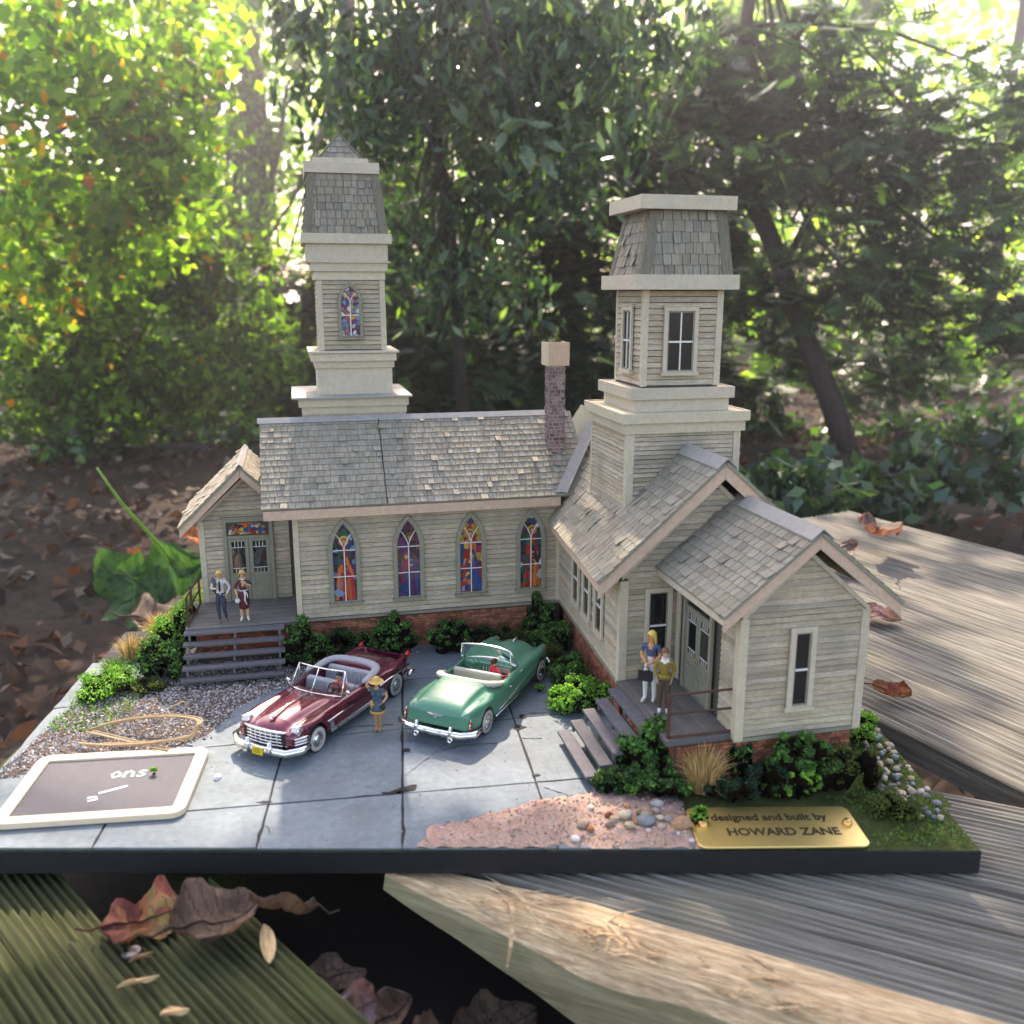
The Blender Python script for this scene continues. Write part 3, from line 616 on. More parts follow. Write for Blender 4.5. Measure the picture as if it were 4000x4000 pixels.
m = MB(); m.box(.52, 4.1, 2.8, 6.4, .0, 8.0); steeple = m.build('steeple', M['siding'], CH)
boxed(steeple, 'skirt_band', .50, 4.15, 7.80, 8.08, TV, th=.06); boxed(steeple, 'skirt_band', .40, 4.21, 8.08, 8.36, TV, th=.06)
block(steeple, 'skirt_roof', .17, 4.33, 8.365, 8.43, TV, mat='ridge_cap')
block(steeple, 'plinth', 1.10, 3.72, 8.43, 9.40, TV, mat='trim')
boxed(steeple, 'cornice', 1.02, 3.80, 9.36, 9.62, TV); boxed(steeple, 'cornice', .90, 3.86, 9.62, 9.88, TV); block(steeple, 'cornice_slab', .81, 3.96, 9.885, 9.96, TV)
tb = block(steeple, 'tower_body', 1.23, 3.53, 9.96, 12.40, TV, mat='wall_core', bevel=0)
FT = Face((1.23, TV - 1.15, 0), (1, 0, 0), (0, -1, 0)); FTL = Face((1.23, TV + 1.15, 0), (0, -1, 0), (-1, 0, 0))
clapboards(FT, full(.16, 2.14), 9.98, 12.36, .158, steeple); clapboards(FTL, full(.02, 2.28), 9.98, 12.36, .158, steeple)
board(steeple, FT, -.035, .16, 9.97, 12.36, -.02, .045, name='corner_board'); board(steeple, FT, 2.14, 2.335, 9.97, 12.36, -.02, .045, name='corner_board')
boxed(steeple, 'cornice', 1.14, 3.58, 12.37, 12.66, TV); boxed(steeple, 'cornice', 1.04, 3.66, 12.66, 12.94, TV); block(steeple, 'cornice_slab', .95, 3.76, 12.945, 13.0, TV)
block(steeple, 'frieze', .92, 3.68, 13.0, 13.60, TV); boxed(steeple, 'cornice', .76, 3.80, 13.585, 13.92, TV, th=.06)
mansard(steeple, .88, 3.66, 13.9, 1.15, 3.42, 15.92, TV, 1.0, 8, .25, .24, False, .08)
boxed(steeple, 'cornice', 1.0, 3.49, 15.87, 16.22, TV, th=.06); block(steeple, 'cap_slab', 1.3, 3.15, 16.19, 16.40, TV)
m = MB(); a, b_, z0, z1 = 1.53, 2.93, 16.4, 17.28; uc = 2.24; hb = (b_ - a) / 2
m.mesh([(a, TV - hb, z0), (b_, TV - hb, z0), (b_, TV + hb, z0), (a, TV + hb, z0), (uc, TV, z1)], [(3, 2, 1, 0), (0, 1, 4), (1, 2, 4), (2, 3, 4), (3, 0, 4)], (.8, .8, .78)); m.build('spire_cap', M['shingle'], steeple)
s = Vector((0, hb, z1 - z0)).normalized(); slp = math.hypot(hb, z1 - z0)
shingles((a, TV - hb, z0), (1, 0, 0), s, 2 * hb, 4, slp / 4.2, steeple, .26, clip=lambda d: (hb * d / slp, 2 * hb - hb * d / slp), tone=.85)
for (x, y) in ((a, -1), (b_, -1), (a, 1), (b_, 1)):
    m = MB(); m.tube([(x, TV + y * hb, z0 + .02), (uc, TV, z1 + .03)], .04, 6, (.5, .5, .48)); m.build('hip_strip', M['shingle'], steeple)
# right-hand tower
RV = -3.5; KD = .93
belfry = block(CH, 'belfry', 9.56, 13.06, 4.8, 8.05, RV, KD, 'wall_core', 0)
FB = Face((9.56, RV - 1.75 * KD, 0), (1, 0, 0), (0, -1, 0)); FBL = Face((9.56, RV + 1.75 * KD, 0), (0, -1, 0), (-1, 0, 0))
clapboards(FB, full(.2, 3.3), 5.5, 8.0, .135, belfry); clapboards(FBL, full(.12, 3.1), 5.2, 8.0, .135, belfry)
board(belfry, FB, -.04, .19, 5.0, 8.0, -.02, .05, name='corner_board'); board(belfry, FB, 3.31, 3.54, 5.3, 8.0, -.02, .05, name='corner_board')
board(belfry, FBL, 3.08, 3.27, 5.0, 8.0, -.02, .036, name='corner_board'); board(belfry, FBL, -.02, .14, 5.3, 8.0, -.02, .04, name='corner_board')
boxed(belfry, 'cornice', 9.44, 13.18, 8.0, 8.30, RV, KD); boxed(belfry, 'cornice', 9.34, 13.28, 8.30, 8.60, RV, KD, th=.07)
block(belfry, 'plinth', 9.84, 12.80, 8.57, 8.98, RV, KD); boxed(belfry, 'cornice', 9.68, 12.92, 8.96, 9.29, RV, KD, th=.07)
HBv = 1.2 * KD
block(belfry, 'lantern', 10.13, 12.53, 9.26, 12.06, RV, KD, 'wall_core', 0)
FL = Face((10.13, RV - HBv, 0), (1, 0, 0), (0, -1, 0)); FLL = Face((10.13, RV + HBv, 0), (0, -1, 0), (-1, 0, 0))
clapboards(FL, full(.15, 2.25), 9.30, 12.0, .17, belfry); clapboards(FLL, full(.12, 2.1), 9.30, 12.0, .17, belfry)
board(belfry, FL, -.035, .15, 9.29, 12.03, -.02, .045, name='corner_board'); board(belfry, FL, 2.25, 2.435, 9.29, 12.03, -.02, .045, name='corner_board')
board(belfry, FLL, 2.09, 2.26, 9.29, 12.03, -.02, .031, name='corner_board'); board(belfry, FLL, -.02, .13, 9.29, 12.03, -.02, .04, name='corner_board')
boxed(belfry, 'cornice', 9.70, 12.88, 12.04, 12.44, RV, KD, th=.07)
m = MB(); m.box(9.78, 12.80, RV - 1.48 * KD, RV + 1.48 * KD, 12.07, 12.11); m.build('soffit', M['trim'], belfry)
mansard(belfry, 9.94, 12.70, 12.40, 10.32, 12.52, 14.26, RV, KD, 6, .30, .27, True, .1)
boxed(belfry, 'cornice', 9.86, 12.76, 14.22, 14.60, RV, KD, th=.07)
STUFF.build('shingle', [M['shingle'], M['shingle_side']], CH, kind='stuff')
# ------------------------------------------------------------------ chimney
cu0, cu1, cv0, cv1 = 8.92, 9.46, .92, 1.62
m = MB(); m.box(cu0 + .02, cu1 - .02, cv0 + .02, cv1 - .02, 6.1, 9.55); chim = m.build('chimney', M['mortar_light'], CH)
cs = MB()
brick_rows(Face((cu0, cv0 + .02, 0), (1, 0, 0), (0, -1, 0)), 0, cu1 - cu0, 6.25, 9.52, 0, [90], cs, .21, .128, parent=chim, mat='chim_brick', depth=.022, gap=.015)
brick_rows(Face((cu0 + .02, cv1, 0), (0, -1, 0), (-1, 0, 0)), 0, cv1 - cv0, 6.5, 9.52, 0, [70], cs, .21, .128, parent=chim, mat='chim_brick', depth=.022, gap=.015)
brick_rows(Face((cu1 - .02, cv0, 0), (0, 1, 0), (1, 0, 0)), 0, cv1 - cv0, 6.5, 9.52, 0, [0], cs, .2, .118, mat='chim_brick')
cs.build('brick', M['chim_brick'], chim, kind='stuff')
board(chim, Face((8.84, .84, 0), (1, 0, 0), (0, -1, 0)), .02, .74, 9.5, 10.3, -.02, .03, 'bare_wood', 'cap_board')
board(chim, Face((8.84, 1.72, 0), (0, -1, 0), (-1, 0, 0)), .0, .9, 9.49, 10.28, -.02, .03, 'trim', 'cap_board')
board(chim, Face((9.55, .84, 0), (0, 1, 0), (1, 0, 0)), .0, .9, 9.5, 10.28, -.02, .03, 'trim', 'cap_board')
m = MB(); m.box(8.87, 9.52, .88, 1.7, 9.5, 10.1); m.build('cap_core', M['old_trim'], chim)
# ------------------------------------------------------------------ windows
def lancet(w, h, spring, n=9, grow=0.0, base=0.0):
    """outline of a pointed arch, counter-clockwise from lower left; (a, b) with a centred on 0"""
    hw = w / 2; r = ((h - spring) ** 2 + hw ** 2) / (2 * hw); cx = hw - r; a_end = math.atan2(h - spring, -cx)
    right = [(cx + r * math.cos(a_end * k / n), spring + r * math.sin(a_end * k / n)) for k in range(n + 1)]
    right = [(-hw, base), (hw, base)] + right; left = [(-x, y) for x, y in right[2:-1]][::-1]
    return right + left
def clip_poly(poly, p, nrm):
    o = []; n = len(poly)
    for i in range(n):
        a, b = poly[i], poly[(i + 1) % n]; da = (a[0]-p[0])*nrm[0] + (a[1]-p[1])*nrm[1]; db = (b[0]-p[0])*nrm[0] + (b[1]-p[1])*nrm[1]
        if da <= 0: o.append(a)
        if (da < 0 < db) or (db < 0 < da): t = da / (da - db); o.append((a[0] + (b[0]-a[0]) * t, a[1] + (b[1]-a[1]) * t))
    return o
def voronoi_glass(face, ac, z0, outline, n, colour, c, seed, parent, gap=.02):
    random.seed(seed); xs = [p[0] for p in outline]; ys = [p[1] for p in outline]; sites = []
    while len(sites) < n:
        p = (random.uniform(min(xs), max(xs)), random.uniform(min(ys), max(ys)))
        if all((p[0]-q[0])**2 * 2.2 + (p[1]-q[1])**2 > .010 for q in sites) or random.random() < .02: sites.append(p)
    m = MB()
    for i, p in enumerate(sites):
        cell = [q for q in outline]
        for j, q in enumerate(sites):
            if i != j and cell:
                d = math.hypot(q[0]-p[0], q[1]-p[1]); nr = ((q[0]-p[0]) / d, (q[1]-p[1]) / d)
                cell = clip_poly(cell, (p[0] + (q[0]-p[0]) / 2 - nr[0] * gap / 2, p[1] + (q[1]-p[1]) / 2 - nr[1] * gap / 2), nr)
        if len(cell) > 2:
            t = random.uniform(.65, 1.25); cc = colour(p[0], p[1]); k = random.uniform(-.004, .004)
            m.face([face.P(ac + x, z0 + y, c + .012 + k) for x, y in cell], tuple(min(1, v * t) for v in cc))
    return m.build('glass', M['glass_col'], parent, kind='stuff')
def arch_window(face, ac, z0, w, h, spring, colour, seed, rows, parent=CH, fw=.13, ncell=64):
    face = Face(face.o + face.en * .022, face.ea, face.en); inner = lancet(w, h, spring); outer = lancet(w + 2 * fw, h + fw * 1.3, spring, base=-.02); T = lambda pts, c: [face.P(ac + x, z0 + y, c) for x, y in pts]
    m = MB(); m.ring(T(outer, .03), T(inner, .03), face.en * .085); fr = m.build('stained_window', M['old_trim'], parent, bevel=.008)
    outer2 = lancet(w + .05, h + .03, spring, base=-.005); m = MB(); m.ring(T(outer2, .03), T(lancet(w - .04, h - .03, spring, base=.02), .03), face.en * .055); m.build('sash', M['old_trim'], fr)
    m = MB(); m.face(T(inner, .036)); m.build('lead_backing', M['lead'], fr)
    voronoi_glass(face, ac, z0, inner, ncell, colour, .036, seed, fr)
    m = MB(); P = face.P
    def bar(a0, b0, a1, b1, wd=.028):
        d = math.hypot(a1 - a0, b1 - b0); nx, ny = -(b1 - b0) / d * wd / 2, (a1 - a0) / d * wd / 2
        m.hexa([P(ac + a0 - nx, z0 + b0 - ny, .062), P(ac + a1 - nx, z0 + b1 - ny, .062), P(ac + a1 + nx, z0 + b1 + ny, .062), P(ac + a0 + nx, z0 + b0 + ny, .062),
                P(ac + a0 - nx, z0 + b0 - ny, .082), P(ac + a1 - nx, z0 + b1 - ny, .082), P(ac + a1 + nx, z0 + b1 + ny, .082), P(ac + a0 + nx, z0 + b0 + ny, .082)])
    bar(0, 0, 0, spring, .03)
    for r_ in rows: bar(-w / 2, r_, w / 2, r_, .026)
    k = 7; hw = w / 2                                          # curved tracery rising from the centre bar
    for sg_ in (-1, 1):
        q = [(sg_ * hw * .58 * math.sin(t / k * 1.35) ** 1.1 / math.sin(1.35), spring + (h - spring) * .62 * t / k) for t in range(k + 1)]
        q = [(sg_ * hw * .62 * (t / k) ** 1.8, spring + (h - spring) * .60 * t / k) for t in range(k + 1)]
        for t in range(k): bar(*q[t], *q[t + 1], .022)
    m.build('muntin', M['white_bar'], fr)
    board(fr, Face(face.P(ac, z0), face.ea, face.en), -w / 2 - fw - .05, w / 2 + fw + .05, -.11, -.03, 0, .15, 'old_trim', 'window_sill')
    return fr
RED, ORG, GLD, BLU, SKN, GRN, WHT, PUR, LBL, DRK = (.38, .025, .025), (.55, .13, .03), (.55, .33, .06), (.025, .05, .15), (.5, .27, .17), (.03, .10, .05), (.5, .48, .46), (.12, .03, .11), (.14, .25, .4), (.05, .03, .04)
WIN, BRO = (.26, .02, .06), (.18, .08, .04)
rc = lambda *a: random.choice(a)
def figure_glass(fr, face, ac, z0, c, seed, robe, cloak, top, halo, hx=0.0, hy=2.1, child=None):
    """a generic robed figure leaded from long curved pieces over the background cells"""
    random.seed(seed); m = MB(); ld = MB(); face = Face(face.o + face.en * .022, face.ea, face.en)
    def piece(pts, col, k):
        cx = sum(p[0] for p in pts) / len(pts); cy = sum(p[1] for p in pts) / len(pts); t = random.uniform(.75, 1.2)
        ld.face([face.P(ac + x + (x - cx) / max(.05, math.hypot(x - cx, y - cy)) * .011, z0 + y + (y - cy) / max(.05, math.hypot(x - cx, y - cy)) * .011, c + .013 + k * .0012) for x, y in pts]); m.face([face.P(ac + x, z0 + y, c + .0136 + k * .0012) for x, y in pts], tuple(min(1, v * t) for v in col))
    n = 5; wob = [random.uniform(-.03, .03) for _ in range(n + 1)]
    for k in range(n):                                           # robe folds
        f = lambda i, s_: (-.35 + .71 * i / n) * (.55 + .45 * (1 - s_) ** .8) + wob[i] * math.sin(s_ * 5 + i) + hx * s_
        L = [(f(k, s_) + .006, .05 + 1.18 * s_) for s_ in np.linspace(0, 1, 7)]; Rr = [(f(k + 1, s_) - .006, .05 + 1.18 * s_) for s_ in np.linspace(0, 1, 7)]; piece(L + Rr[::-1], rc(*robe), 0)
    for x0, x1, y0, y1, col in ((-.20, -.02, 1.2, 1.55, 0), (.0, .19, 1.2, 1.55, 1), (-.19, -.05, 1.57, 1.86, 2), (-.03, .12, 1.57, 1.86, 3), (.13, .21, 1.45, 1.84, 4)):
        piece([(x0 + hx + random.uniform(-.02, .02), y0), (x1 + hx, y0 + random.uniform(-.04, .04)), (x1 + hx + random.uniform(-.02, .02), (y0 + y1) / 2), (x1 + hx - .01, y1), (x0 + hx + .02, y1 + random.uniform(-.03, .03)), (x0 + hx - .02, (y0 + y1) / 2)], rc(*cloak), 1)
    piece([(-.30, .5), (-.22, .52), (-.05, 1.25), (-.13, 1.3), (-.24, .95)], rc(*top), 2); piece([(.02, 1.5), (.10, 1.55), (.29, .95), (.27, .86), (.16, 1.0)], rc(*top), 2)
    E = lambda x, y, rx, ry, n_=14: [(x + rx * math.cos(2 * math.pi * i / n_), y + ry * math.sin(2 * math.pi * i / n_)) for i in range(n_)]
    piece(E(hx, hy, .165, .175), halo, 3); piece(E(hx, hy - .02, .085, .115), BRO, 4); piece(E(hx + .005, hy - .035, .06, .085), SKN, 5)
    piece([(hx - .10, hy - .26), (hx + .10, hy - .26), (hx + .05, hy - .14), (hx - .05, hy - .14)], rc(*cloak), 3)
    if child: piece(E(-.08, 1.42, .13, .13), halo, 5); piece(E(-.08, 1.41, .07, .085), SKN, 6); piece([(-.22, .95), (.10, .95), (.06, 1.3), (-.18, 1.3)], rc(*child), 4); piece(E(.08, 1.12, .06, .04), SKN, 6)
    piece(E(.07, 1.30, .05, .035), SKN, 6); ld.build('figure_leading', M['lead'], fr); m.build('figure_glass', M['glass_col'], fr, kind='stuff')
def bgc(*c): return lambda x, y: rc(*c)
for k, (a_, bgs, robe, cloak, top, halo, hx, child) in enumerate(((1.60, (BLU, DRK, LBL, GRN, PUR, DRK), (ORG, ORG, (.5, .07, .03), RED), (RED, WIN, GRN, RED), (GRN, BLU, ORG), GLD, 0, None), (3.74, (DRK, PUR, BRO, DRK, PUR), (BLU, BLU, (.03, .06, .16), PUR), (PUR, BRO, DRK), (WIN, BLU), BRO, .05, (RED, WIN)),
        (5.88, (GLD, ORG, RED, BLU, WIN), (BLU, BLU, LBL, (.02, .05, .25)), (RED, ORG, GLD), (RED, BLU), GLD, -.03, None), (8.00, (DRK, PUR, GRN, BLU, WHT, DRK), (ORG, RED, (.5, .08, .03), ORG), (WIN, RED, GRN), (GRN, DRK, WHT), GLD, .04, None))):
    fr = arch_window(FN, a_, 1.86, .78, 2.70, 1.75, bgc(*bgs), k + 1, (.87, 1.78), ncell=70); figure_glass(fr, FN, a_, 1.86, .036, k + 20, robe, cloak, top, halo, hx, 2.1, child)
def rosette(x, y):
    r = math.hypot(x, y - .62)
    if r < .1: return GLD
    if r < .22: return rc((.3, .1, .12), PUR, GLD)
    if (math.hypot(x, y - 1.25)) < .3: return rc(BLU, (.35, .14, .16), LBL, GLD)
    return rc(WHT, WHT, LBL, PUR, (.3, .12, .14))
arch_window(FT, 1.10, 10.46, .66, 1.74, 1.12, rosette, 6, (.72,), steeple, fw=.09, ncell=60)
def sash_window(face, ac, z0, w, h, parent, cols=1, meet=.5, fw=.12, dark=True, cap=True):
    face = Face(face.o + face.en * .022, face.ea, face.en); T = lambda pts, c: [face.P(ac + x, z0 + y, c) for x, y in pts]
    rect = lambda x, y0, y1: [(-x, y0), (x, y0), (x, y1), (-x, y1)]
    m = MB(); m.ring(T(rect(w / 2 + fw, -.0, h + fw), .03), T(rect(w / 2, .0 + .02, h), .03), face.en * .075); fr = m.build('sash_window', M['trim'], parent, bevel=.008)
    m = MB(); m.ring(T(rect(w / 2 + .003, .02, h), .032), T(rect(w / 2 - .04, .06, h - .04), .032), face.en * .04); m.build('sash', M['old_trim'], fr)
    m = MB(); m.face(T(rect(w / 2, .02, h), .037)); m.build('pane', M['dark_glass'], fr)
    m = MB(); P = face.P
    def bar(a0, a1, b0, b1): m.hexa([P(ac + a0, z0 + b0, .04), P(ac + a1, z0 + b0, .04), P(ac + a1, z0 + b1, .04), P(ac + a0, z0 + b1, .04), P(ac + a0, z0 + b0, .078), P(ac + a1, z0 + b0, .078), P(ac + a1, z0 + b1, .078), P(ac + a0, z0 + b1, .078)])
    bar(-w / 2 + .041, w / 2 - .041, h * meet - .025, h * meet + .025)
    if cols == 2: bar(-.018, .018, .06, h * meet - .027); bar(-.018, .018, h * meet + .027, h - .04)
    m.build('muntin', M['white_bar'], fr)
    if cap: board(fr, Face(face.P(ac, z0), face.ea, face.en), -w / 2 - fw - .05, w / 2 + fw + .05, h + fw + .003, h + fw + .06, 0, .12, 'trim', 'window_head')
    board(fr, Face(face.P(ac, z0), face.ea, face.en), -w / 2 - fw - .05, w / 2 + fw + .05, -.10, -.004, 0, .14, 'trim', 'window_sill')
    return fr
sash_window(FL, 1.13, 9.70, .82, 1.74, belfry, 2); sash_window(FLL, 1.15, 9.70, .62, 1.74, belfry, 2)
for a in (2.6, 3.95, 5.35): sash_window(FHL, a, 2.1, .62, 1.62, hall, 1, cap=False)
sash_window(FHF, 1.06, 1.98, .56, 1.95, hall, 1, cap=False); sash_window(FVF, 1.62, 2.04, .42, 1.93, wing, 1, fw=.14, cap=False)
# ------------------------------------------------------------------ doors
def double_door(face, ac, z0, w, h, trans, parent, glass_top, coloured=True):
    face = Face(face.o + face.en * .022, face.ea, face.en); rect = lambda x0, x1, y0, y1: [(x0, y0), (x1, y0), (x1, y1), (x0, y1)]; T = lambda pts, c: [face.P(ac + x, z0 + y, c) for x, y in pts]
    hw = w / 2; fw = .13; H_ = h + trans
    m = MB(); m.ring(T(rect(-hw - fw, hw + fw, -.0, H_ + fw), .03), T(rect(-hw, hw, .02, H_), .03), face.en * .09); fr = m.build('double_door', M['old_trim'], parent, bevel=.008)
    board(fr, Face(face.P(ac, z0), face.ea, face.en), -hw - .001, hw + .001, h - .03, h + .05, .03, .10, 'old_trim', 'transom_bar')
    board(fr, Face(face.P(ac, z0), face.ea, face.en), -hw - fw - .04, hw + fw + .04, H_ + fw + .003, H_ + fw + .05, .0, .14, 'old_trim', 'door_head')
    board(fr, Face(face.P(ac, z0), face.ea, face.en), -hw, hw, -.02, .019, .03, .16, 'plank_dark', 'threshold')
    if coloured:
        m = MB(); m.face(T(rect(-hw, hw, h + .05, H_), .036)); m.build('lead_backing', M['lead'], fr)
        arch = [(-hw + .06, h + .1), (hw - .06, h + .1)] + [(hw * .92 * math.cos(t), h + .12 + (trans - .16) * math.sin(t) ** .6) for t in [k * math.pi / 10 for k in range(1, 10)]]
        voronoi_glass(face, ac, z0, arch, 46, lambda x, y: rc(BLU, (.06, .12, .35), RED, ORG, WHT, GLD, DRK), .036, 9, fr)
    else:
        m = MB(); m.face(T(rect(-hw, hw, h + .05, H_), .036)); m.build('pane', M['dark_glass'], fr)
    for sg_ in (-1, 1):
        x0, x1 = (-hw + .012, -.012) if sg_ < 0 else (.012, hw - .012); wd = x1 - x0; st = .12; g0, g1 = h * .44, h - .16
        m = MB(); P = lambda x, y, c: face.P(ac + x, z0 + y, c)
        def bx(a0, a1, b0, b1, c0, c1, mm=m): mm.hexa([P(a0, b0, c1), P(a1, b0, c1), P(a1, b0, c0), P(a0, b0, c0), P(a0, b1, c1), P(a1, b1, c1), P(a1, b1, c0), P(a0, b1, c0)])
        bx(x0, x1, .03, g0, .035, .062); bx(x0, x0 + st, g0 + .001, h - .04, .035, .062); bx(x1 - st, x1, g0 + .001, h - .04, .035, .062); bx(x0 + st + .001, x1 - st - .001, g1, h - .041, .035, .062)
        leaf = m.build('door_leaf', M['old_trim'], fr, bevel=.006)
        for (b0, b1) in ((g0 - .34, g0 - .10), (.12, g0 - .42)):
            m = MB(); m.ring([P(*q, .062) for q in rect(x0 + st * .8, x1 - st * .8, b0, b1)], [P(*q, .062) for q in rect(x0 + st * .8 + .035, x1 - st * .8 - .035, b0 + .035, b1 - .035)], face.en * .02); m.build('panel', M['old_trim'], leaf, bevel=.005)
            if b0 > .4:
                m = MB()
                for k in range(4): m.ball(P(x0 + wd * (.3 + .135 * k), (b0 + b1) / 2, .064), .022, nu=8, nv=5)
                m.build('rosettes', M['old_trim'], leaf, smooth=True)
        m = MB(); m.face([P(*q, .040) for q in rect(x0 + st, x1 - st, g0, g1)]); m.build('pane', M['dark_glass'], leaf)
        m = MB()
        for k in (1, 2, 3): a = x0 + st + (wd - 2 * st) * k / 4; bx(a - .008, a + .008, g1 - .20, g1 - .001, .042, .058, m); bx(a - .008, a + .008, g0 + .001, g0 + .16, .042, .058, m)
        bx(x0 + st + .001, x1 - st - .001, g1 - .218, g1 - .202, .042, .06, m); bx(x0 + st + .001, x1 - st - .001, g0 + .163, g0 + .18, .042, .06, m)
        m.build('muntin', M['white_bar'], leaf)
        m = MB(); m.ball(P(x1 - .05 if sg_ < 0 else x0 + .05, h * .42, .085), .03, nu=8, nv=6); m.build('door_knob', M['brass_raw'], leaf, smooth=True)
    return fr
double_door(FLV, 1.60, 1.42, 1.42, 2.30, .55, lwing, True, True)
double_door(FVL, 1.62, 1.44, 1.50, 2.35, .42, wing, True, False)
# ------------------------------------------------------------------ porches and steps
m = MB(); m.box(-3.52, -.02, -.42, 2.18, 1.30, 1.398); lp = m.build('porch_floor', M['plank_dark'], CH)
for k in range(17):
    v = -.45 + k * .155; m = MB(); t = random.uniform(.85, 1.15); m.box(-3.54, -.05, v, v + .147, 1.400, 1.432 + random.uniform(-.004, .004), (t, t, t)); m.build('floorboard', M['porch'], lp)
m = MB(); m.box(8.62, 10.34, -10.98, -7.36, 1.24, 1.372); rp = m.build('porch_floor', M['plank_dark'], CH)
for k in range(11):
    u = 8.6 + k * .158; m = MB(); t = random.uniform(.85, 1.15); m.box(u, u + .150, -11.0, -7.34, 1.374, 1.404 + random.uniform(-.004, .004), (t * .9, t * .9, t * .9)); m.build('floorboard', M['porch'], rp)
def steps(label, loc, rz, width, n=5, run=.32, rise=.272, depth=.34):
    """local: x along the treads, -y downhill; top tread flush under the porch edge at y = 0"""
    t = empty('wooden_steps', loc, rz); tag(t, label, 'steps')
    for k in range(n):
        z = 1.385 - k * rise; y = -k * run; j = random.uniform(-.03, .03); m = MB(); c = random.uniform(.85, 1.2)
        m.box(-width / 2 + j, width / 2 + j, y - depth, y - .01, z - .085, z, (c, c, c)); m.build('tread', M['plank_dark'], t, bevel=.012)
    for x in (-width / 2 + .16, 0.0, width / 2 - .16):
        for k in range(1, n):
            z = 1.385 - k * rise; m = MB(); c = random.uniform(.9, 1.5)
            m.box(x - .035, x + .035, -k * run + .02, -k * run + .09, z + .002, z + rise - .088, (c, c, c)); m.build('riser_block', M['plank_dark'], t)
        m = MB(); m.box(x - .03, x + .03, -(n - 1) * run - .12, -(n - 1) * run - .04, .0, 1.385 - (n - 1) * rise - .088); m.build('riser_block', M['plank_dark'], t)
    return t
def church_pt(u, v, z): return (-7.15 + u * math.cos(R(13.2)) - v * math.sin(R(13.2)), 29.15 + u * math.sin(R(13.2)) + v * math.cos(R(13.2)), z)
steps('broad grey wooden steps up to the stained glass entrance beside the burgundy car', church_pt(-2.0, -.44, 0), R(12.0), 3.12)
steps('grey wooden steps rising from the slabs to the porch of the woman and boy', church_pt(8.60, -9.03, 0), R(13.2 - 90), 2.56, run=.36, depth=.36)
def railing(pts, rails, parent, r=.035):
    rl = None
    for p in pts:
        m = MB(); m.box(p[0] - r, p[0] + r, p[1] - r, p[1] + r, p[2], p[3]); o = m.build('railing_post' if rl else 'railing', M['rust'], parent if rl is None else rl); rl = rl or o
    for a, b in rails: m = MB(); m.tube([a, b], r, 4); m.build('rail', M['rust'], rl)
railing([(-3.46, -.25, 1.43, 2.42), (-3.46, 1.0, 1.43, 2.42), (-3.3, 2.1, 1.43, 2.42)], [((-3.46, -.25, 2.42), (-3.27, 2.12, 2.42)), ((-3.46, -.25, 1.98), (-3.27, 2.12, 1.98)), ((-3.46, -.25, 1.50), (-3.27, 2.12, 1.50))], CH)
railing([(8.70, -10.85, 1.4, 2.52)], [((8.66, -10.85, 2.52), (10.32, -10.92, 2.55)), ((8.72, -10.85, 2.03), (10.32, -10.92, 2.05)), ((8.72, -10.93, 1.46), (10.32, -10.95, 1.46))], CH)
# ------------------------------------------------------------------ shrubs, grass tufts, pebbles on the board
PAL = dict(dark=[(.025, .07, .022), (.04, .11, .03), (.07, .17, .04), (.015, .045, .018)], mid=[(.045, .13, .03), (.09, .24, .05), (.15, .36, .07), (.02, .06, .018), (.03, .09, .025)],
           bright=[(.12, .32, .04), (.22, .50, .07), (.06, .18, .03), (.32, .60, .10)], olive=[(.09, .12, .025), (.06, .09, .02), (.12, .16, .03)], teal=[(.02, .06, .035), (.035, .085, .045), (.015, .045, .028)])
def shrub(label, c, r, pal, n=1500, leaf=.085, seed=0, fine=False, group=None, name='shrub', tall=None):
    """clump-foliage bush: leaves gathered in lobes round a woody heart"""
    random.seed(seed); rs = np.random.default_rng(seed); root = empty(name, c); tag(root, label, 'shrub', group)
    nl = 30 if not fine else 14; lob = []
    for k in range(nl):
        a = random.uniform(0, 6.28); e = random.uniform(.0, 1.0) ** .8; q = random.uniform(.35, 1.0)
        lob.append((math.cos(a) * r[0] * q * math.sqrt(1 - (e * .8) ** 2), math.sin(a) * r[1] * q * math.sqrt(1 - (e * .8) ** 2), .12 + r[2] * e * .86))
    if tall: lob += [(tall[0] * t, tall[1] * t, r[2] * (1 + tall[2] * t)) for t in (.3, .65, 1.0)]
    n = int(n * 1.5); per = n // len(lob); P = []; Cc = []; Nn = []; cols = [np.array(x) for x in PAL[pal]]
    for (x, y, z) in lob:
        s_ = random.uniform(.13, .33) * min(r[0], r[1], 1.2) * (1 if not fine else 1.25); d = unit(rs.normal(size=(per, 3))); rad = s_ * rs.uniform(.5, 1.3, (per, 1))
        p = np.array([x, y, z]) + d * rad * [1.1, 1.1, .9]; p[:, 2] = np.maximum(p[:, 2], .015); P.append(p); Nn.append(d)
        base = random.choice(cols); mixc = np.stack([base * .3 + random.choice(cols) * .7 for _ in range(per)]) * rs.uniform(.65, 1.35, (per, 1)); Cc.append(mixc)
    P = np.concatenate(P); Cc = np.concatenate(Cc); Nn = np.concatenate(Nn)
    lf = leaf * rs.uniform(.6, 1.6, len(P)) * (.55 if fine else .98)
    V = leaf_quads(P, lf, .62, normal=Nn, fold=.10)
    quads_np('foliage', V, Cc, M['leafm'], root, kind='stuff')
    hm = MB()
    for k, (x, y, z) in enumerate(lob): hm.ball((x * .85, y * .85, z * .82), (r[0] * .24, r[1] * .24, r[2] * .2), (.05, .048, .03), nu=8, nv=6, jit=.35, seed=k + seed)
    for k in range(5): a = k * 1.25; hm.tube([(0, 0, 0), (math.cos(a) * r[0] * .35, math.sin(a) * r[1] * .35, r[2] * .5)], [.03, .012], 5, (.06, .04, .03))
    hm.build('stems', M['soil'], root, smooth=True)
    return root
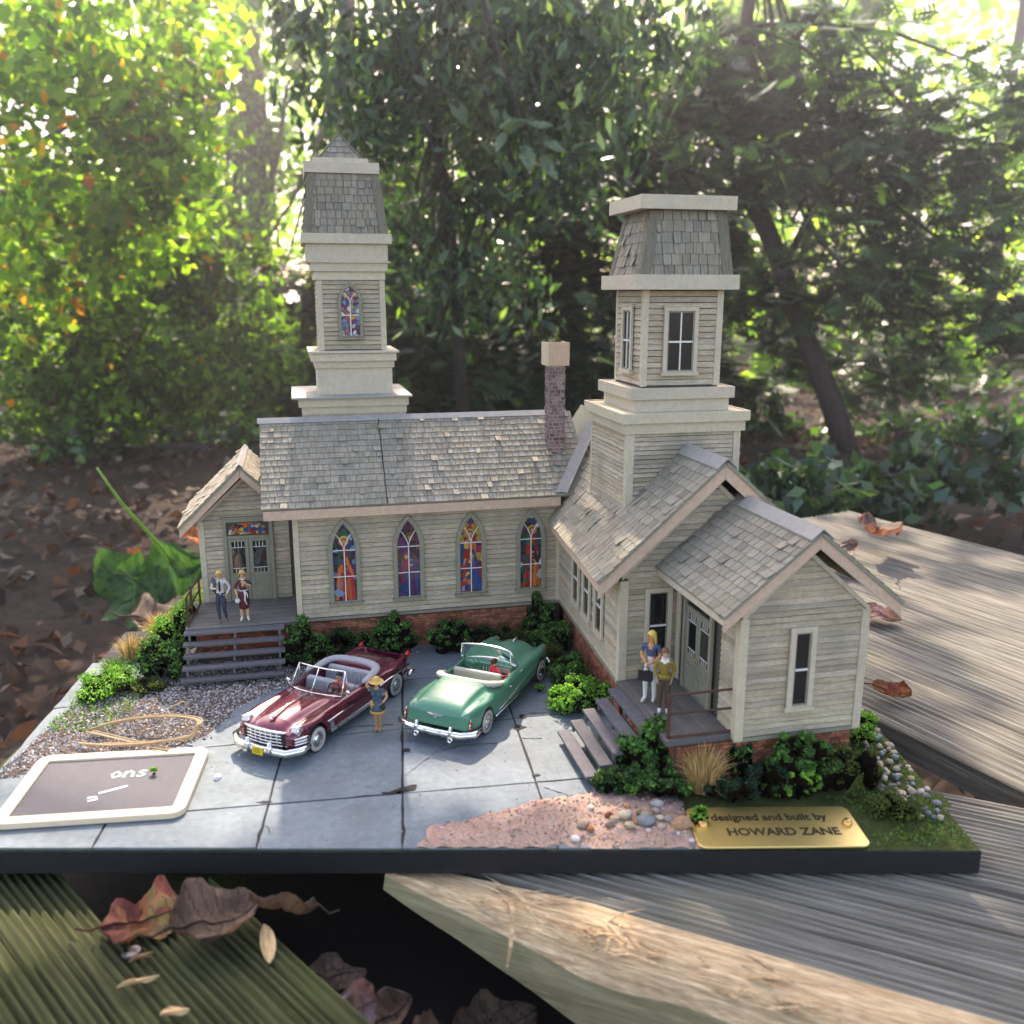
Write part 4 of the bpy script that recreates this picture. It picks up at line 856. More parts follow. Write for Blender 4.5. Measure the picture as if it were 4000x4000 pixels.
shrub('yellow green bush climbing beside the rusty railing of the left porch', (-11.15, 28.75, 0), (.75, 1.0, 1.55), 'bright', 2300, .1, 1, tall=(.3, .9, .2))
shrub('dark lower part of the bush hugging the left end of the broad steps', (-11.2, 27.4, 0), (.85, .75, 1.15), 'mid', 1900, .1, 2)
shrub('low sunlit green ground plant left of the gravel bed', (-12.5, 26.4, 0), (.9, 1.1, .38), 'bright', 1800, .08, 3)
shrub('small creeping plant at the foot of the broad steps left corner', (-11.35, 26.35, 0), (.8, .5, .22), 'olive', 900, .07, 33)
shrub('bushy green shrub right of the broad steps, behind the burgundy windshield', (-6.75, 28.25, 0), (.95, .75, 1.35), 'mid', 2600, .1, 4, tall=(-.1, .1, .2))
shrub('dark feathery shrub under the first stained glass window', (-5.75, 28.95, 0), (.75, .45, 1.0), 'dark', 1700, .09, 5, fine=True)
shrub('low spreading shrub against the brick footing behind the burgundy car', (-5.15, 29.15, 0), (.7, .45, .75), 'mid', 1500, .085, 55)
shrub('leafy pointed shrub below the second stained glass window', (-4.05, 29.35, 0), (.85, .55, 1.15), 'mid', 2500, .095, 6, tall=(.1, .1, .25))
shrub('leafy round shrub below the third stained glass window, behind the green car', (-2.05, 29.75, 0), (.9, .6, 1.1), 'mid', 2500, .095, 7)
shrub('dark mossy shrub between the green car and the brick footing', (-.95, 30.1, 0), (.7, .5, .6), 'dark', 1300, .09, 8, fine=True)
shrub('olive mossy mound beside the hood of the green car', (.1, 30.35, 0), (.75, .6, .6), 'olive', 1700, .09, 9, fine=True)
shrub('tallest ivy shrub in the corner where the two wings meet', (.98, 30.85, 0), (.8, .6, 1.25), 'mid', 2900, .1, 10, tall=(-.15, .05, .3))
shrub('ivy shrub halfway along the long side wall of the hall', (1.35, 29.3, 0), (.7, .8, 1.0), 'mid', 2600, .1, 11)
shrub('olive mossy clump beside the front wheel of the green car', (1.15, 28.3, 0), (.6, .6, .5), 'olive', 1500, .09, 12, fine=True)
shrub('dark green ivy shrub on the slab edge right of the green car', (1.75, 27.0, 0), (.75, .8, .75), 'mid', 2600, .1, 13)
shrub('bright ivy shrub tucked against the upper right-hand steps', (1.95, 25.15, 0), (1.05, .7, .8), 'bright', 3200, .1, 14)
shrub('tiny weed sprouting from the slab by the green front wheel', (.85, 26.35, 0), (.16, .12, .08), 'bright', 90, .08, 15, name='weed')
shrub('large leafy shrub hiding the near end of the right-hand steps', (3.3, 21.0, .02), (.85, .65, 1.15), 'mid', 3300, .11, 16, tall=(.35, .1, .35))
shrub('low dark shrub spilling onto the pink dirt bank', (2.75, 20.4, .02), (.8, .45, .5), 'dark', 1900, .1, 17)
shrub('mottled green shrub behind the pebbles, left of the straw tuft', (3.55, 20.15, .02), (.8, .45, .62), 'mid', 1800, .1, 18)
shrub('teal feathery shrub behind the top edge of the brass plaque', (5.35, 20.0, 0), (.7, .4, .6), 'teal', 2100, .1, 19, fine=True)
shrub('dark teal feathery shrub right of centre behind the brass plaque', (6.1, 20.25, 0), (.85, .45, .9), 'teal', 1900, .1, 20, fine=True)
shrub('tall bright shrub in front of the gable window of the porch wing', (6.95, 20.5, 0), (1.05, .5, 1.5), 'mid', 3300, .11, 21)
shrub('bright lower spray of leaves just above the word built on the plaque', (6.95, 20.15, 0), (.6, .25, .7), 'bright', 900, .11, 22)
shrub('brownish feathery shrub at the right corner of the porch wing', (8.3, 20.6, 0), (.9, .55, 1.15), 'olive', 2300, .1, 23, fine=True)
shrub('small green sprig growing up the brick footing by the straw tuft', (5.7, 20.85, .1), (.4, .2, .95), 'mid', 320, .1, 24)
shrub('tiny sprig overlapping the left screw of the brass plaque', (4.35, 19.05, .02), (.22, .2, .3), 'bright', 220, .08, 25)
shrub('mossy yellow green mound near the right edge of the board', (9.0, 19.6, 0), (.7, .55, .32), 'olive', 1500, .1, 26, fine=True)
shrub('weedy green growth beyond the corner of the porch wing', (9.55, 23.0, 0), (.45, .8, .7), 'bright', 1400, .1, 27, fine=True)
def tuft(label, c, h, n, spread, cols, seed, cat='grass tuft'):
    random.seed(seed); m = MB()
    for k in range(n):
        a = random.uniform(0, 6.28); d = random.uniform(0, 1) ** .7; x, y = math.cos(a) * spread * .35 * d, math.sin(a) * spread * .35 * d; lean = d * random.uniform(.4, 1.4); hh = h * random.uniform(.45, 1.1)
        b = random.uniform(0, 6.28); w = .014 * random.uniform(.6, 1.3); col = random.choice(cols); t = random.uniform(.7, 1.2); col = tuple(v * t for v in col)
        p = [Vector((x, y, 0)), Vector((x + math.cos(a) * spread * .3 * lean, y + math.sin(a) * spread * .3 * lean, hh * .6)), Vector((x + math.cos(a) * spread * .75 * lean, y + math.sin(a) * spread * .75 * lean, hh * (1.0 - .25 * lean)))]
        wv = Vector((math.cos(b), math.sin(b), 0)) * w
        m.face([p[0] - wv, p[0] + wv, p[1] + wv * .7, p[1] - wv * .7], col); m.face([p[1] - wv * .7, p[1] + wv * .7, p[2]], col)
    o = m.build('grass_tuft', M['straw'], None); o.location = c; return tag(o, label, cat)
STR = [(.42, .29, .12), (.52, .38, .17), (.34, .22, .09), (.48, .38, .2)]; GRS = [(.08, .20, .03), (.12, .28, .05), (.05, .13, .025)]
tuft('straw coloured grass tuft before the brick footing of the right-hand porch', (4.7, 20.5, .05), 1.25, 700, .85, STR, 1)
tuft('tawny grass tuft at the back left of the board, behind the yellow green bush', (-12.6, 31.0, 0), 1.0, 420, .7, STR, 2)
tuft('straw tuft with a green foot on the left edge of the board', (-12.75, 28.9, 0), .95, 380, .75, STR + [(.15, .2, .05)], 3)
tuft('fresh green blades at the foot of the left straw tuft', (-12.9, 27.8, 0), .5, 300, .6, GRS, 4)
tuft('short dry tuft at the back right corner of the porch wing', (10.0, 25.6, 0), .55, 160, .4, STR, 5)
o = MB()                                                       # mossy ground cover blades around the right and left edges
P = []; Cc = []
random.seed(8)
for k in range(14000):
    if k % 3 == 0: x, y = random.uniform(-13.2, -11.2), random.uniform(23.6, 36)
    else: x, y = random.uniform(7.6, 10.3), random.uniform(18.2, 28)
    nz = mnoise.noise(Vector((x * .9, y * .9, 2)))
    if x > 7.6 and nz < -.12 or (x > 4 and x < 8.1 and y < 19.9): continue
    P.append((x, y, .02 + random.uniform(0, .07))); Cc.append(random.choice(PAL['olive'] + PAL['mid'] + [(.16, .2, .03)]) if x > 0 else random.choice(PAL['bright'] + PAL['mid']))
quads_np('moss_cover', leaf_quads(np.array(P), rng.uniform(.05, .11, len(P)), .5), np.array(Cc), M['leafm'], kind='stuff')
def pebble(label, x, y, z, r, col, seed, group=None, squash=.7):
    random.seed(seed); m = MB(); m.ball((0, 0, 0), (r * random.uniform(.95, 1.25), r * random.uniform(.75, 1.0), r * squash * random.uniform(.8, 1.1)), col, nu=10, nv=7, jit=.35, seed=seed)
    o = m.build('pebble', M['stone'], smooth=True); o.location = (x, y, z + r * squash * .6); o.rotation_euler = (random.uniform(-.25, .25), random.uniform(-.25, .25), random.uniform(0, 3.1)); return tag(o, label, 'pebble', group or 'pebbles on the pink dirt bank')
def pz(x, y): return max(dirt_h(x, y), .0)
TAN, GRY, CRM, RST, BRN = (.42, .32, .2), (.26, .26, .25), (.55, .47, .36), (.32, .12, .07), (.28, .2, .15)
for lab, px, r, col in (('largest orange tan pebble, just left of the brass plaque', (3.88, 18.82), .27, (.42, .25, .14)), ('long blue grey pebble with a white end in the middle of the cluster', (3.07, 18.9), .25, (.25, .27, .27)),
        ('pale triangular pebble left of the grey one', (2.62, 19.12), .2, (.5, .43, .3)), ('round cream pebble in front of the triangular one', (2.68, 18.72), .15, (.45, .40, .27)), ('cream block shaped pebble right of the grey one', (3.42, 19.05), .13, (.5, .44, .32)),
        ('grey brown pebble beside the large orange one', (3.62, 18.98), .15, (.3, .27, .23)), ('tan striped pebble behind the grey one', (3.12, 19.18), .16, (.42, .3, .2)), ('pebble with a green mossy side and tan top', (2.98, 19.28), .12, (.16, .18, .06)),
        ('pale oval pebble at the back edge under the shrub', (3.45, 19.62), .17, (.45, .42, .38)), ('pinkish pebble at the back near the plaque corner', (3.95, 19.4), .14, (.38, .25, .2)), ('dark red pebble at the left of the cluster', (2.25, 19.2), .12, (.26, .09, .05)),
        ('tan pebble lying alone left of the cluster', (1.62, 18.8), .19, (.36, .27, .19)), ('bright white pebble near the front edge', (1.42, 18.35), .12, (.75, .72, .66)), ('white pebble on the upper dirt slope', (1.85, 19.5), .1, (.7, .62, .5)),
        ('cracked brown pebble left of the cream one', (2.25, 18.8), .14, (.26, .19, .15)), ('orange pebble under the shrub', (2.72, 19.62), .1, (.48, .28, .14)), ('small orange bead like pebble touching the grey one', (2.85, 18.92), .07, (.55, .22, .08)),
        ('white chip by the large orange pebble', (3.75, 18.5), .06, (.6, .6, .58)), ('white pebble by the lower left corner of the plaque', (4.02, 18.3), .07, (.7, .7, .7)), ('flat mauve pebble behind the cream block', (3.38, 19.35), .16, (.34, .27, .24)),
        ('rust chip at the far left of the pebbles', (1.78, 18.62), .1, (.4, .16, .06)), ('pale pebble in front of the grey one', (3.1, 18.6), .09, (.55, .48, .4)), ('small cream pebble on the left dirt slope', (.9, 18.7), .06, (.6, .5, .42)), ('beige pebble partly sunk at the cluster left', (2.35, 19.0), .12, (.4, .33, .22)), ('ochre pebble behind the mossy one', (2.55, 19.4), .07, (.5, .4, .25)), ('sandy twin pebble in front of the cream block', (3.4, 18.72), .11, (.5, .42, .32))):
    pebble(lab, px[0], px[1], pz(*px), r * .82, col, int(px[0] * 100))
random.seed(21); taken = []
for k in range(600):
    x, y = random.uniform(9.05, 10.25), random.uniform(19.2, 26.0); r = random.uniform(.05, .14)
    if any(math.hypot(x - a, y - b) < (r + c) * .85 for a, b, c in taken) or (x < 9.4 and random.random() < .6): continue
    taken.append((x, y, r))
for k, (x, y, r) in enumerate(taken[:110]):
    t = random.uniform(.7, 1.2); col = random.choice([CRM, TAN, GRY, CRM, (.36, .3, .24), (.2, .22, .25)]); pebble('rounded river pebble packed along the right edge of the board', x, y, .02, r, tuple(v * t for v in col), k + 500, 'pebbles packed along the right edge')
# ------------------------------------------------------------------ brass plaque
PLQ = empty('brass_plaque', (6.03, 18.86, .03), R(1.0)); tag(PLQ, 'brass plaque engraved designed and built by HOWARD ZANE on the front corner', 'plaque')
def rrect(w, h, r, n=6):
    o = []
    for cx, cy, a0 in ((w/2 - r, -h/2 + r, -90), (w/2 - r, h/2 - r, 0), (-w/2 + r, h/2 - r, 90), (-w/2 + r, -h/2 + r, 180)):
        o += [(cx + r * math.cos(R(a0 + 90 * k / n)), cy + r * math.sin(R(a0 + 90 * k / n))) for k in range(n + 1)]
    return o
m = MB(); m.prism([(x, y, 0) for x, y in rrect(3.84, 1.62, .2)], (0, 0, .05)); m.build('plate', M['brass'], PLQ, bevel=.012)
def text(name, s, loc, size, mat, parent, rot=(0, 0, 0), extrude=.004, bold=0.0, align='CENTER', sx=1.0):
    cu = bpy.data.curves.new(name, 'FONT'); cu.body = s; cu.size = size; cu.align_x = align; cu.extrude = extrude; cu.offset = bold; cu.resolution_u = 3
    t = bpy.data.objects.new(name, cu); COL.objects.link(t); dg = bpy.context.evaluated_depsgraph_get(); me = bpy.data.meshes.new_from_object(t.evaluated_get(dg)); bpy.data.objects.remove(t)
    me.materials.clear(); me.materials.append(mat); ca = me.attributes.new('Col', 'FLOAT_COLOR', 'POINT'); ca.data.foreach_set('color', np.ones(len(me.vertices) * 4, dtype=np.float32))
    o = link(name, me, parent); o.location = loc; o.rotation_euler = rot; o.scale = (sx, 1, 1); return o
text('lettering', 'designed and built by', (-.06, .24, .053), .37, M['engrave'], PLQ, bold=.011, sx=.86)
text('lettering', 'HOWARD ZANE', (.12, -.36, .053), .40, M['engrave'], PLQ, bold=.011, sx=.86)
for x in (-1.66, 1.68):
    m = MB(); m.lathe([(.0, .13), (.06, .125), (.10, .09), (.115, .05), (.12, .0)], (x, .05, .05), (0, 0, 1), 14); m.build('screw', M['brass_raw'], PLQ, smooth=True)
# ------------------------------------------------------------------ chalkboard tag and twine
TG = empty('chalkboard_tag', (-10.0, 20.62, .02), R(7)); tag(TG, 'small pine framed chalkboard tag with white chalk writing lying on the slabs', 'tag')
W_, H_ = 4.3, 3.25
m = MB(); m.ring([(x, y, 0) for x, y in rrect(W_, H_, .33)], [(x, y, 0) for x, y in rrect(W_ - .62, H_ - .62, .06)], (0, 0, .16)); m.build('frame', M['pine'], TG, bevel=.02)
m = MB(); m.prism([(x, y, 0) for x, y in rrect(W_ - .64, H_ - .64, .06)], (0, 0, .10)); m.build('slate', M['slate_board'], TG)
def chalk(strokes, name='chalk_mark'):
    m = MB()
    for s_ in strokes: m.tube([(x, y, .108) for x, y in s_], .038, 5, flat=.25)
    m.build(name, M['chalk'], TG)
def letter_strokes(x, y, seq, k): return [[(x + a * k, y + b * k) for a, b in s_] for s_ in seq]
GL = {'r': [[(0, 0), (.02, .5)], [(.02, .35), (.15, .5), (.3, .45)]], 'a': [[(.38, .42), (.15, .5), (0, .25), (.12, .02), (.32, .1), (.38, .45)], [(.38, .45), (.42, .0)]],
      'o': [[(.36, .3), (.2, .5), (.02, .3), (.14, .02), (.34, .12), (.36, .3)]], 'n': [[(0, .0), (.03, .48)], [(.03, .34), (.2, .5), (.34, .36), (.36, 0)]], 's': [[(.34, .42), (.16, .5), (.04, .38), (.2, .26), (.32, .12), (.14, .0), (0, .07)]],
      'g': [[(.38, .42), (.15, .5), (0, .28), (.12, .06), (.34, .15), (.38, .45)], [(.38, .45), (.34, -.25), (.1, -.3)]], 'e': [[(.02, .25), (.36, .3), (.28, .48), (.1, .46), (0, .22), (.12, .0), (.36, .06)]]}
st = []
for k, c_ in enumerate('ons'): st += letter_strokes(-.05 + .32 * k, .3, GL[c_], .6)
chalk(st); chalk([[(-.1, -.42), (.3, -.24), (.5, -.14)]]); chalk([[(-.3, -.62), (-.12, -.58), (-.05, -.7), (-.25, -.76)]])
shrub('pinch of green moss stuck on the face of the chalkboard tag', (-9.05, 21.12, .11), (.09, .08, .08), 'bright', 160, .05, 61, name='moss_crumb')
m = MB(); pts = []
for t in [k / 40 for k in range(41)]:
    a = -2.6 + t * 5.4; pts.append((-10.2 + 1.75 * math.cos(a) + .1 * math.sin(7 * t), 23.05 + .62 * math.sin(a), .14 + .42 * math.sin(max(0, t) * math.pi) * (1 if math.sin(a) > -.4 else .5)))
pts[-1] = (-9.1, 22.2, .2); m.tube(pts, .032, 6)
for d in (.05, -.06): m.tube([(p[0] + d * .7, p[1] + d, p[2] + abs(d) * .6) for p in pts[4:]], .02, 5)
m.tube([(-9.6, 22.9, .3), (-9.45, 23.4, .85), (-9.1, 23.6, .95), (-8.85, 23.45, .78)], [.018, .016, .012, .006], 5)
tag(m.build('twine', M['twine'], smooth=True), 'loop of brown jute twine lying on the gravel above the chalkboard tag', 'string')
pebble('single white chip of stone on the slab right of the chalkboard tag', -7.45, 21.1, .0, .1, (.7, .7, .72), 77, 'stray chips')
# ------------------------------------------------------------------ cars
def car_body(tab, wheels, cock, zbelt, floor, wr, parent, mat, name='body'):
    """tab rows: x, half width, rocker z, fender top z, valley y, valley z, hood-edge y, centre z"""
    tab = np.array(tab); xs = list(tab[:, 0])
    for xc in wheels:
        xs = [x for x in xs if abs(x - xc) > wr + .05] + [xc + (wr + .06) * math.cos(R(t)) for t in (0, 35, 65, 90, 115, 145, 180)] + [xc - wr - .12, xc + wr + .12]
    c0, c1 = cock; xs = sorted([x for x in xs if abs(x - c0) > .06 and abs(x - c1) > .06] + [c0 - .05, c0 - .012, c0 + .012, c0 + .05, c1 - .05, c1 - .012, c1 + .012, c1 + .05])
    V = []; np_ = 10
    for x in xs:
        w, zb, zf, yv, zv, yh, zc = [np.interp(x, tab[:, 0], tab[:, k]) for k in range(1, 8)]
        for xc in wheels:
            d = abs(x - xc)
            if d < wr + .065: zb = max(zb, .36 + math.sqrt(max(0, (wr + .06) ** 2 - d * d)))
        inside = c0 < x < c1
        pts = [(w * .80, zb + .01), (w * .985, zb), (w, zb + (zf - zb) * .35), (w * .985, zb + (zf - zb) * .72), (w * .93, zf - .035), (w * .84, zf)]
        pts += [(w * .80, zbelt), (w * .78, zbelt - .05), (w * .77, floor), (0, floor)] if inside else [(yv, zv), ((yv + yh) / 2, zv + (zc - zv) * .45), (yh, zv + (zc - zv) * .88), (0, zc)]
        V.append([(x, y, z) for y, z in pts])
    m = MB(); n = len(xs); vv = [p for r in V for p in r] + [(p[0], -p[1], p[2]) for r in V for p in r]; ff = []
    off = n * np_
    for i in range(n - 1):
        for k in range(np_ - 1):
            a, b, c, d = i*np_ + k, i*np_ + k + 1, (i+1)*np_ + k + 1, (i+1)*np_ + k
            ff.append((a, d, c, b)); ff.append((off + a, off + b, off + c, off + d))
    for i in (0, n - 1):
        for k in range(np_ - 1):
            a, b = i*np_ + k, i*np_ + k + 1; q = (a, b, off + b, off + a) if i == 0 else (b, a, off + a, off + b); ff.append(q)
    m.mesh(vv, ff); return m.build(name, M[mat], parent, smooth=True, weld=True, sub=2)
def wheel(parent, x, y, side, wr=.365, wire=False):
    ax = (0, side, 0); m = MB()
    m.lathe([(.05, -.10), (wr - .08, -.115), (wr - .02, -.10), (wr, -.06), (wr, .06), (wr - .02, .10), (wr - .05, .112), (.2, .105), (.05, .08)], (x, y, wr), ax, 28)
    t = m.build('wheel', M['rubber'], parent, smooth=True)
    m = MB(); m.lathe([(wr * .60, .110), (wr * .63, .122), (wr * .86, .122), (wr * .89, .110)], (x, y, wr), ax, 28); m.build('whitewall', M['whitewall'], t, smooth=True)
    m = MB(); m.lathe([(wr * .60, .115), (wr * .56, .135), (wr * .48, .10), (wr * .36, .095), (wr * .33, .13), (wr * .22, .145), (.0, .155)], (x, y, wr), ax, 24)
    if wire:
        for k in range(16): a = k * math.pi / 8; c, s_ = math.cos(a), math.sin(a); m.tube([(x + c * wr * .2, y + side * .13, wr + s_ * wr * .2), (x + c * wr * .57, y + side * .125, wr + s_ * wr * .57)], .008, 4)
    m.build('hubcap', M['chrome'], t, smooth=True); return t
def chrome_tube(name, pts, r, parent, flat=1.0, n=10, mat='chrome'):
    m = MB(); m.tube(pts, r, n, flat=flat); return m.build(name, M[mat], parent, smooth=True)
def rbox(name, x0, x1, y0, y1, z0, z1, mat, parent, bevel=.04, top=None):
    m = MB(); dx = top or 0; m.hexa([(x0, y0, z0), (x1, y0, z0), (x1, y1, z0), (x0, y1, z0), (x0 + dx, y0, z1), (x1 + dx, y0, z1), (x1 + dx, y1, z1), (x0 + dx, y1, z1)])
    o = m.build(name, M[mat], parent, bevel=bevel); o.modifiers['bevel'].segments = 3; return o
def headlamp(parent, x, y, z, r, glass='lamp_glass', name='headlight'):
    m = MB(); m.lathe([(r * 1.25, -.16), (r * 1.25, -.02), (r * 1.18, .03), (r, .035)], (x, y, z), (1, 0, 0), 20); o = m.build(name, M['chrome'], parent, smooth=True)
    m = MB(); m.ball((x, y, z), (.07, r, r), nu=14, nv=8); m.build('lens', M[glass], o, smooth=True); return o
def windshield(parent, xb, xbc, xt, xtc, yb, yt, zb, zt, split=True, r=.022):
    m = MB(); m.tube([(xb, -yb, zb), (xt, -yt, zt)], r, 8); m.tube([(xb, yb, zb), (xt, yt, zt)], r, 8)
    top = [(xt + (xtc - xt) * (1 - (y / yt) ** 2), y, zt + .03 * (1 - (y / yt) ** 2)) for y in np.linspace(-yt, yt, 9)]; bot = [(xb + (xbc - xb) * (1 - (y / yb) ** 2), y, zb + .05 * (1 - (y / yb) ** 2)) for y in np.linspace(-yb, yb, 9)]
    m.tube(top, r, 8); m.tube(bot, r * .8, 8)
    if split: m.tube([bot[4], top[4]], r * .8, 8)
    fr = m.build('windshield_frame', M['chrome'], parent, smooth=True)
    for a, b in (((0, 4), (4, 8)) if split else ((0, 8),)):
        g = MB()
        for k in range(a, b): q = [Vector(bot[k]), Vector(bot[k+1]), Vector(top[k+1]), Vector(top[k])]; g.face(q)
        g.build('windshield_pane', M['car_glass'], fr, smooth=True)
    for s_ in (-1, 1):                                          # vent wings
        g = MB(); g.face([(xb - .02, s_ * yb, zb + .0), (xb - .34, s_ * (yb - .01), zb - .0), (xb - .36, s_ * (yt + .03), zb + .20), (xt, s_ * yt, zt)]); g.build('vent_wing', M['car_glass'], fr)
    for s_ in (-1, 1): chrome_tube('vent_frame', [(xb - .34, s_ * (yb - .01), zb), (xb - .36, s_ * (yt + .03), zb + .20), (xt, s_ * yt, zt)], .012, fr)
    return fr
def steering(parent, x, y, z, mat, r=.19):
    m = MB(); pts = [(x - .10 * math.sin(a), y + r * math.cos(a), z + r * math.sin(a) * .85) for a in np.linspace(0, 2 * math.pi, 21)]; m.tube(pts, .018, 6)
    for a in (.4, 2.74, 4.71): m.tube([(x, y, z), (x - .10 * math.sin(a), y + r * math.cos(a), z + r * math.sin(a) * .85)], .014, 5)
    m.tube([(x, y, z), (x + .3, y, z - .18)], .025, 6); m.ball((x, y, z), .05); return m.build('steering_wheel', M[mat], parent, smooth=True)
def boot(parent, x0, x1, w, z, mat, r=.12, zr=.05):
    m = MB(); pts = [(x1, w, z - .04), (x1 - .3, w * 1.0, z + .0), (x0 + .28, w * .97, z + zr), (x0 + .06, w * .80, z + zr * 1.6), (x0, w * .4, z + zr * 2), (x0, 0, z + zr * 2.1)]
    pts = pts + [(p[0], -p[1], p[2]) for p in pts[:-1][::-1]]; m.tube(pts, [r * .5, r * .8] + [r] * 7 + [r * .8, r * .5], 10, flat=.62); return m.build('folded_top', M[mat], parent, smooth=True, sub=1)
# --- burgundy convertible, facing the viewer
CA = empty('convertible', (-4.03, 27.34, .0), math.atan2(-.903, -.43)); tag(CA, 'burgundy 1950s convertible with grey seats parked nose towards the viewer', 'car', 'vintage convertibles on the driveway')
L_ = 5.75; WH = (.98, 4.85)
T1 = [(0.00, .80, .52, .93, .60, .62, .45, .62), (.06, .90, .46, 1.03, .64, .70, .48, .72), (.35, .99, .40, 1.03, .70, .86, .50, .96), (.9, 1.04, .34, .97, .74, .96, .52, 1.13), (1.6, 1.06, .32, .95, .76, 1.0, .58, 1.20),
      (1.9, 1.06, .31, .96, .76, 1.0, .6, 1.16), (3.5, 1.07, .30, .97, .72, .97, .55, 1.04), (4.0, 1.07, .31, .97, .70, .93, .48, 1.09), (4.85, 1.06, .34, .97, .66, .88, .40, 1.07), (5.3, 1.03, .36, .95, .62, .84, .34, 1.02), (5.55, .98, .40, .90, .60, .78, .30, .95), (5.70, .90, .46, .80, .58, .70, .28, .84), (5.75, .80, .50, .72, .56, .64, .26, .72)]
car_body(T1, WH, (1.72, 3.5), .97, .46, .38, CA, 'maroon')
rbox('underbody', .35, 5.45, -.9, .9, .26, .45, 'black', CA, .03)
for x in WH:
    for s_ in (-1, 1): wheel(CA, x, s_ * .93, s_)
windshield(CA, 3.52, 3.74, 3.18, 3.32, .88, .79, 1.0, 1.60)
for x0, x1, z1, nm in ((2.72, 2.92, 1.02, 'front_seat'), (1.8, 1.98, 1.06, 'rear_seat')):
    rbox(nm, x0, x1, -.78, .78, .5, z1, 'grey_seat', CA, .06, -.07); rbox('seat_cushion', x1, x1 + .48, -.78, .78, .46, .66, 'grey_seat', CA, .05)
    m = MB()
    for k in range(11): y = -.7 + k * .14; m.tube([(x1 + .004 - .07 * .1, y, .70), (x1 - .062, y, z1 - .05)], .010, 4)
    m.build('seat_piping', M['grey_seat'], CA)
boot(CA, 1.52, 2.6, .93, 1.08, 'grey_seat', .15, .05)
steering(CA, 3.2, .38, .98, 'black'); rbox('dashboard', 3.36, 3.5, -.8, .8, .7, .98, 'maroon', CA, .03)
g = rbox('grille', 5.66, 5.76, -.68, .68, .48, .84, 'black', CA, .02)
m = MB()
for z in (.48, .57, .66, .75, .85):
    w = .68 + (.06 if z < .6 else 0); pts = [(5.81 - .10 * (y / .7) ** 2, y, z) for y in np.linspace(-w, w, 9)]; m.tube(pts, .02 if z < .8 else .036, 8)
for y in np.linspace(-.6, .6, 8): m.tube([(5.805 - .10 * (y / .7) ** 2, y, .48), (5.805 - .10 * (y / .7) ** 2, y, .85)], .016, 6)
m.build('grille_bars', M['chrome'], g, smooth=True)
for s_ in (-1, 1):
    headlamp(CA, 5.52, s_ * .82, .83, .125)
    m = MB()
    for z in (.52, .60, .68): m.tube([(5.70, s_ * .70, z), (5.62, s_ * .92, z), (5.38, s_ * 1.06, z), (5.25, s_ * 1.075, z)], .03, 8)
    m.build('parking_lamp', M['chrome'], CA, smooth=True)
    m = MB(); m.tube([(5.93, s_ * .36, .24), (6.02, s_ * .36, .42), (5.96, s_ * .36, .64)], [.06, .085, .06], 10, flat=.8); m.build('bumper_guard', M['chrome'], CA, smooth=True)
    chrome_tube('tail_lamp', [(.12, s_ * .86, .98), (.0, s_ * .86, 1.04), (-.04, s_ * .86, .96), (-.02, s_ * .86, .84)], [.05, .06, .055, .03], CA, mat='red_lens')
    chrome_tube('side_spear', [(3.25, s_ * 1.072, .70), (4.42, s_ * 1.065, .70)], .022, CA); chrome_tube('side_spear', [(.15, s_ * .985, .72), (1.1, s_ * 1.045, .72), (2.2, s_ * 1.066, .70)], .028, CA)
    m = MB(); m.box(1.5, 4.28, s_ * 1.03 - .03, s_ * 1.03 + .03, .30, .42); m.build('rocker_trim', M['chrome'], CA, bevel=.01)
    m = MB(); m.box(4.14, 4.30, s_ * 1.035 - .032, s_ * 1.035 + .032, .425, .66); m.build('gravel_guard', M['chrome'], CA, bevel=.012)
    m = MB(); m.tube([(3.45, s_ * .95, .99), (3.45, s_ * 1.02, 1.07)], .014, 6); m.ball((3.44, s_ * 1.04, 1.12), (.03, .08, .075)); m.build('mirror', M['chrome'], CA, smooth=True)
    m = MB(); m.tube([(2.3, s_ * 1.07, .80), (2.5, s_ * 1.07, .80)], .016, 6); m.build('door_handle', M['chrome'], CA, smooth=True)
    m = MB(); m.box(3.385, 3.40, s_ * 1.055, s_ * 1.06 + s_ * .006, .42, .95, (.2, .2, .2)); m.build('door_gap', M['black'], CA)
for nm, pts in (('front_bumper', [(5.30, -1.13, .42), (5.62, -1.10, .40), (5.88, -.8, .36), (5.93, 0, .35), (5.88, .8, .36), (5.62, 1.10, .40), (5.30, 1.13, .42)]), ('rear_bumper', [(.35, -1.10, .46), (.02, -1.02, .44), (-.12, -.6, .43), (-.14, 0, .43), (-.12, .6, .43), (.02, 1.02, .44), (.35, 1.10, .46)])):
    chrome_tube(nm, pts, [.06, .095, .10, .10, .10, .095, .06], CA, 1.15, 12)
m = MB(); m.tube([(5.50, 0, .99), (5.40, 0, 1.09), (4.6, 0, 1.115), (3.8, 0, 1.12)], [.05, .055, .03, .02], 8, flat=.55); m.tube([(5.42, -.10, 1.06), (5.46, 0, 1.10), (5.42, .10, 1.06)], [.02, .04, .02], 6); m.build('hood_ornament', M['chrome'], CA, smooth=True)
m = MB(); m.box(6.04, 6.055, -.17, .17, .26, .48); pl = m.build('license_plate', M['plate_yellow'], CA, bevel=.01)
m = MB()
for k, (w, z) in enumerate(((.10, .44), (.13, .39), (.11, .34))): m.box(6.056, 6.059, -w, w, z - .028, z - .010)
m.build('plate_print', M['black'], pl)
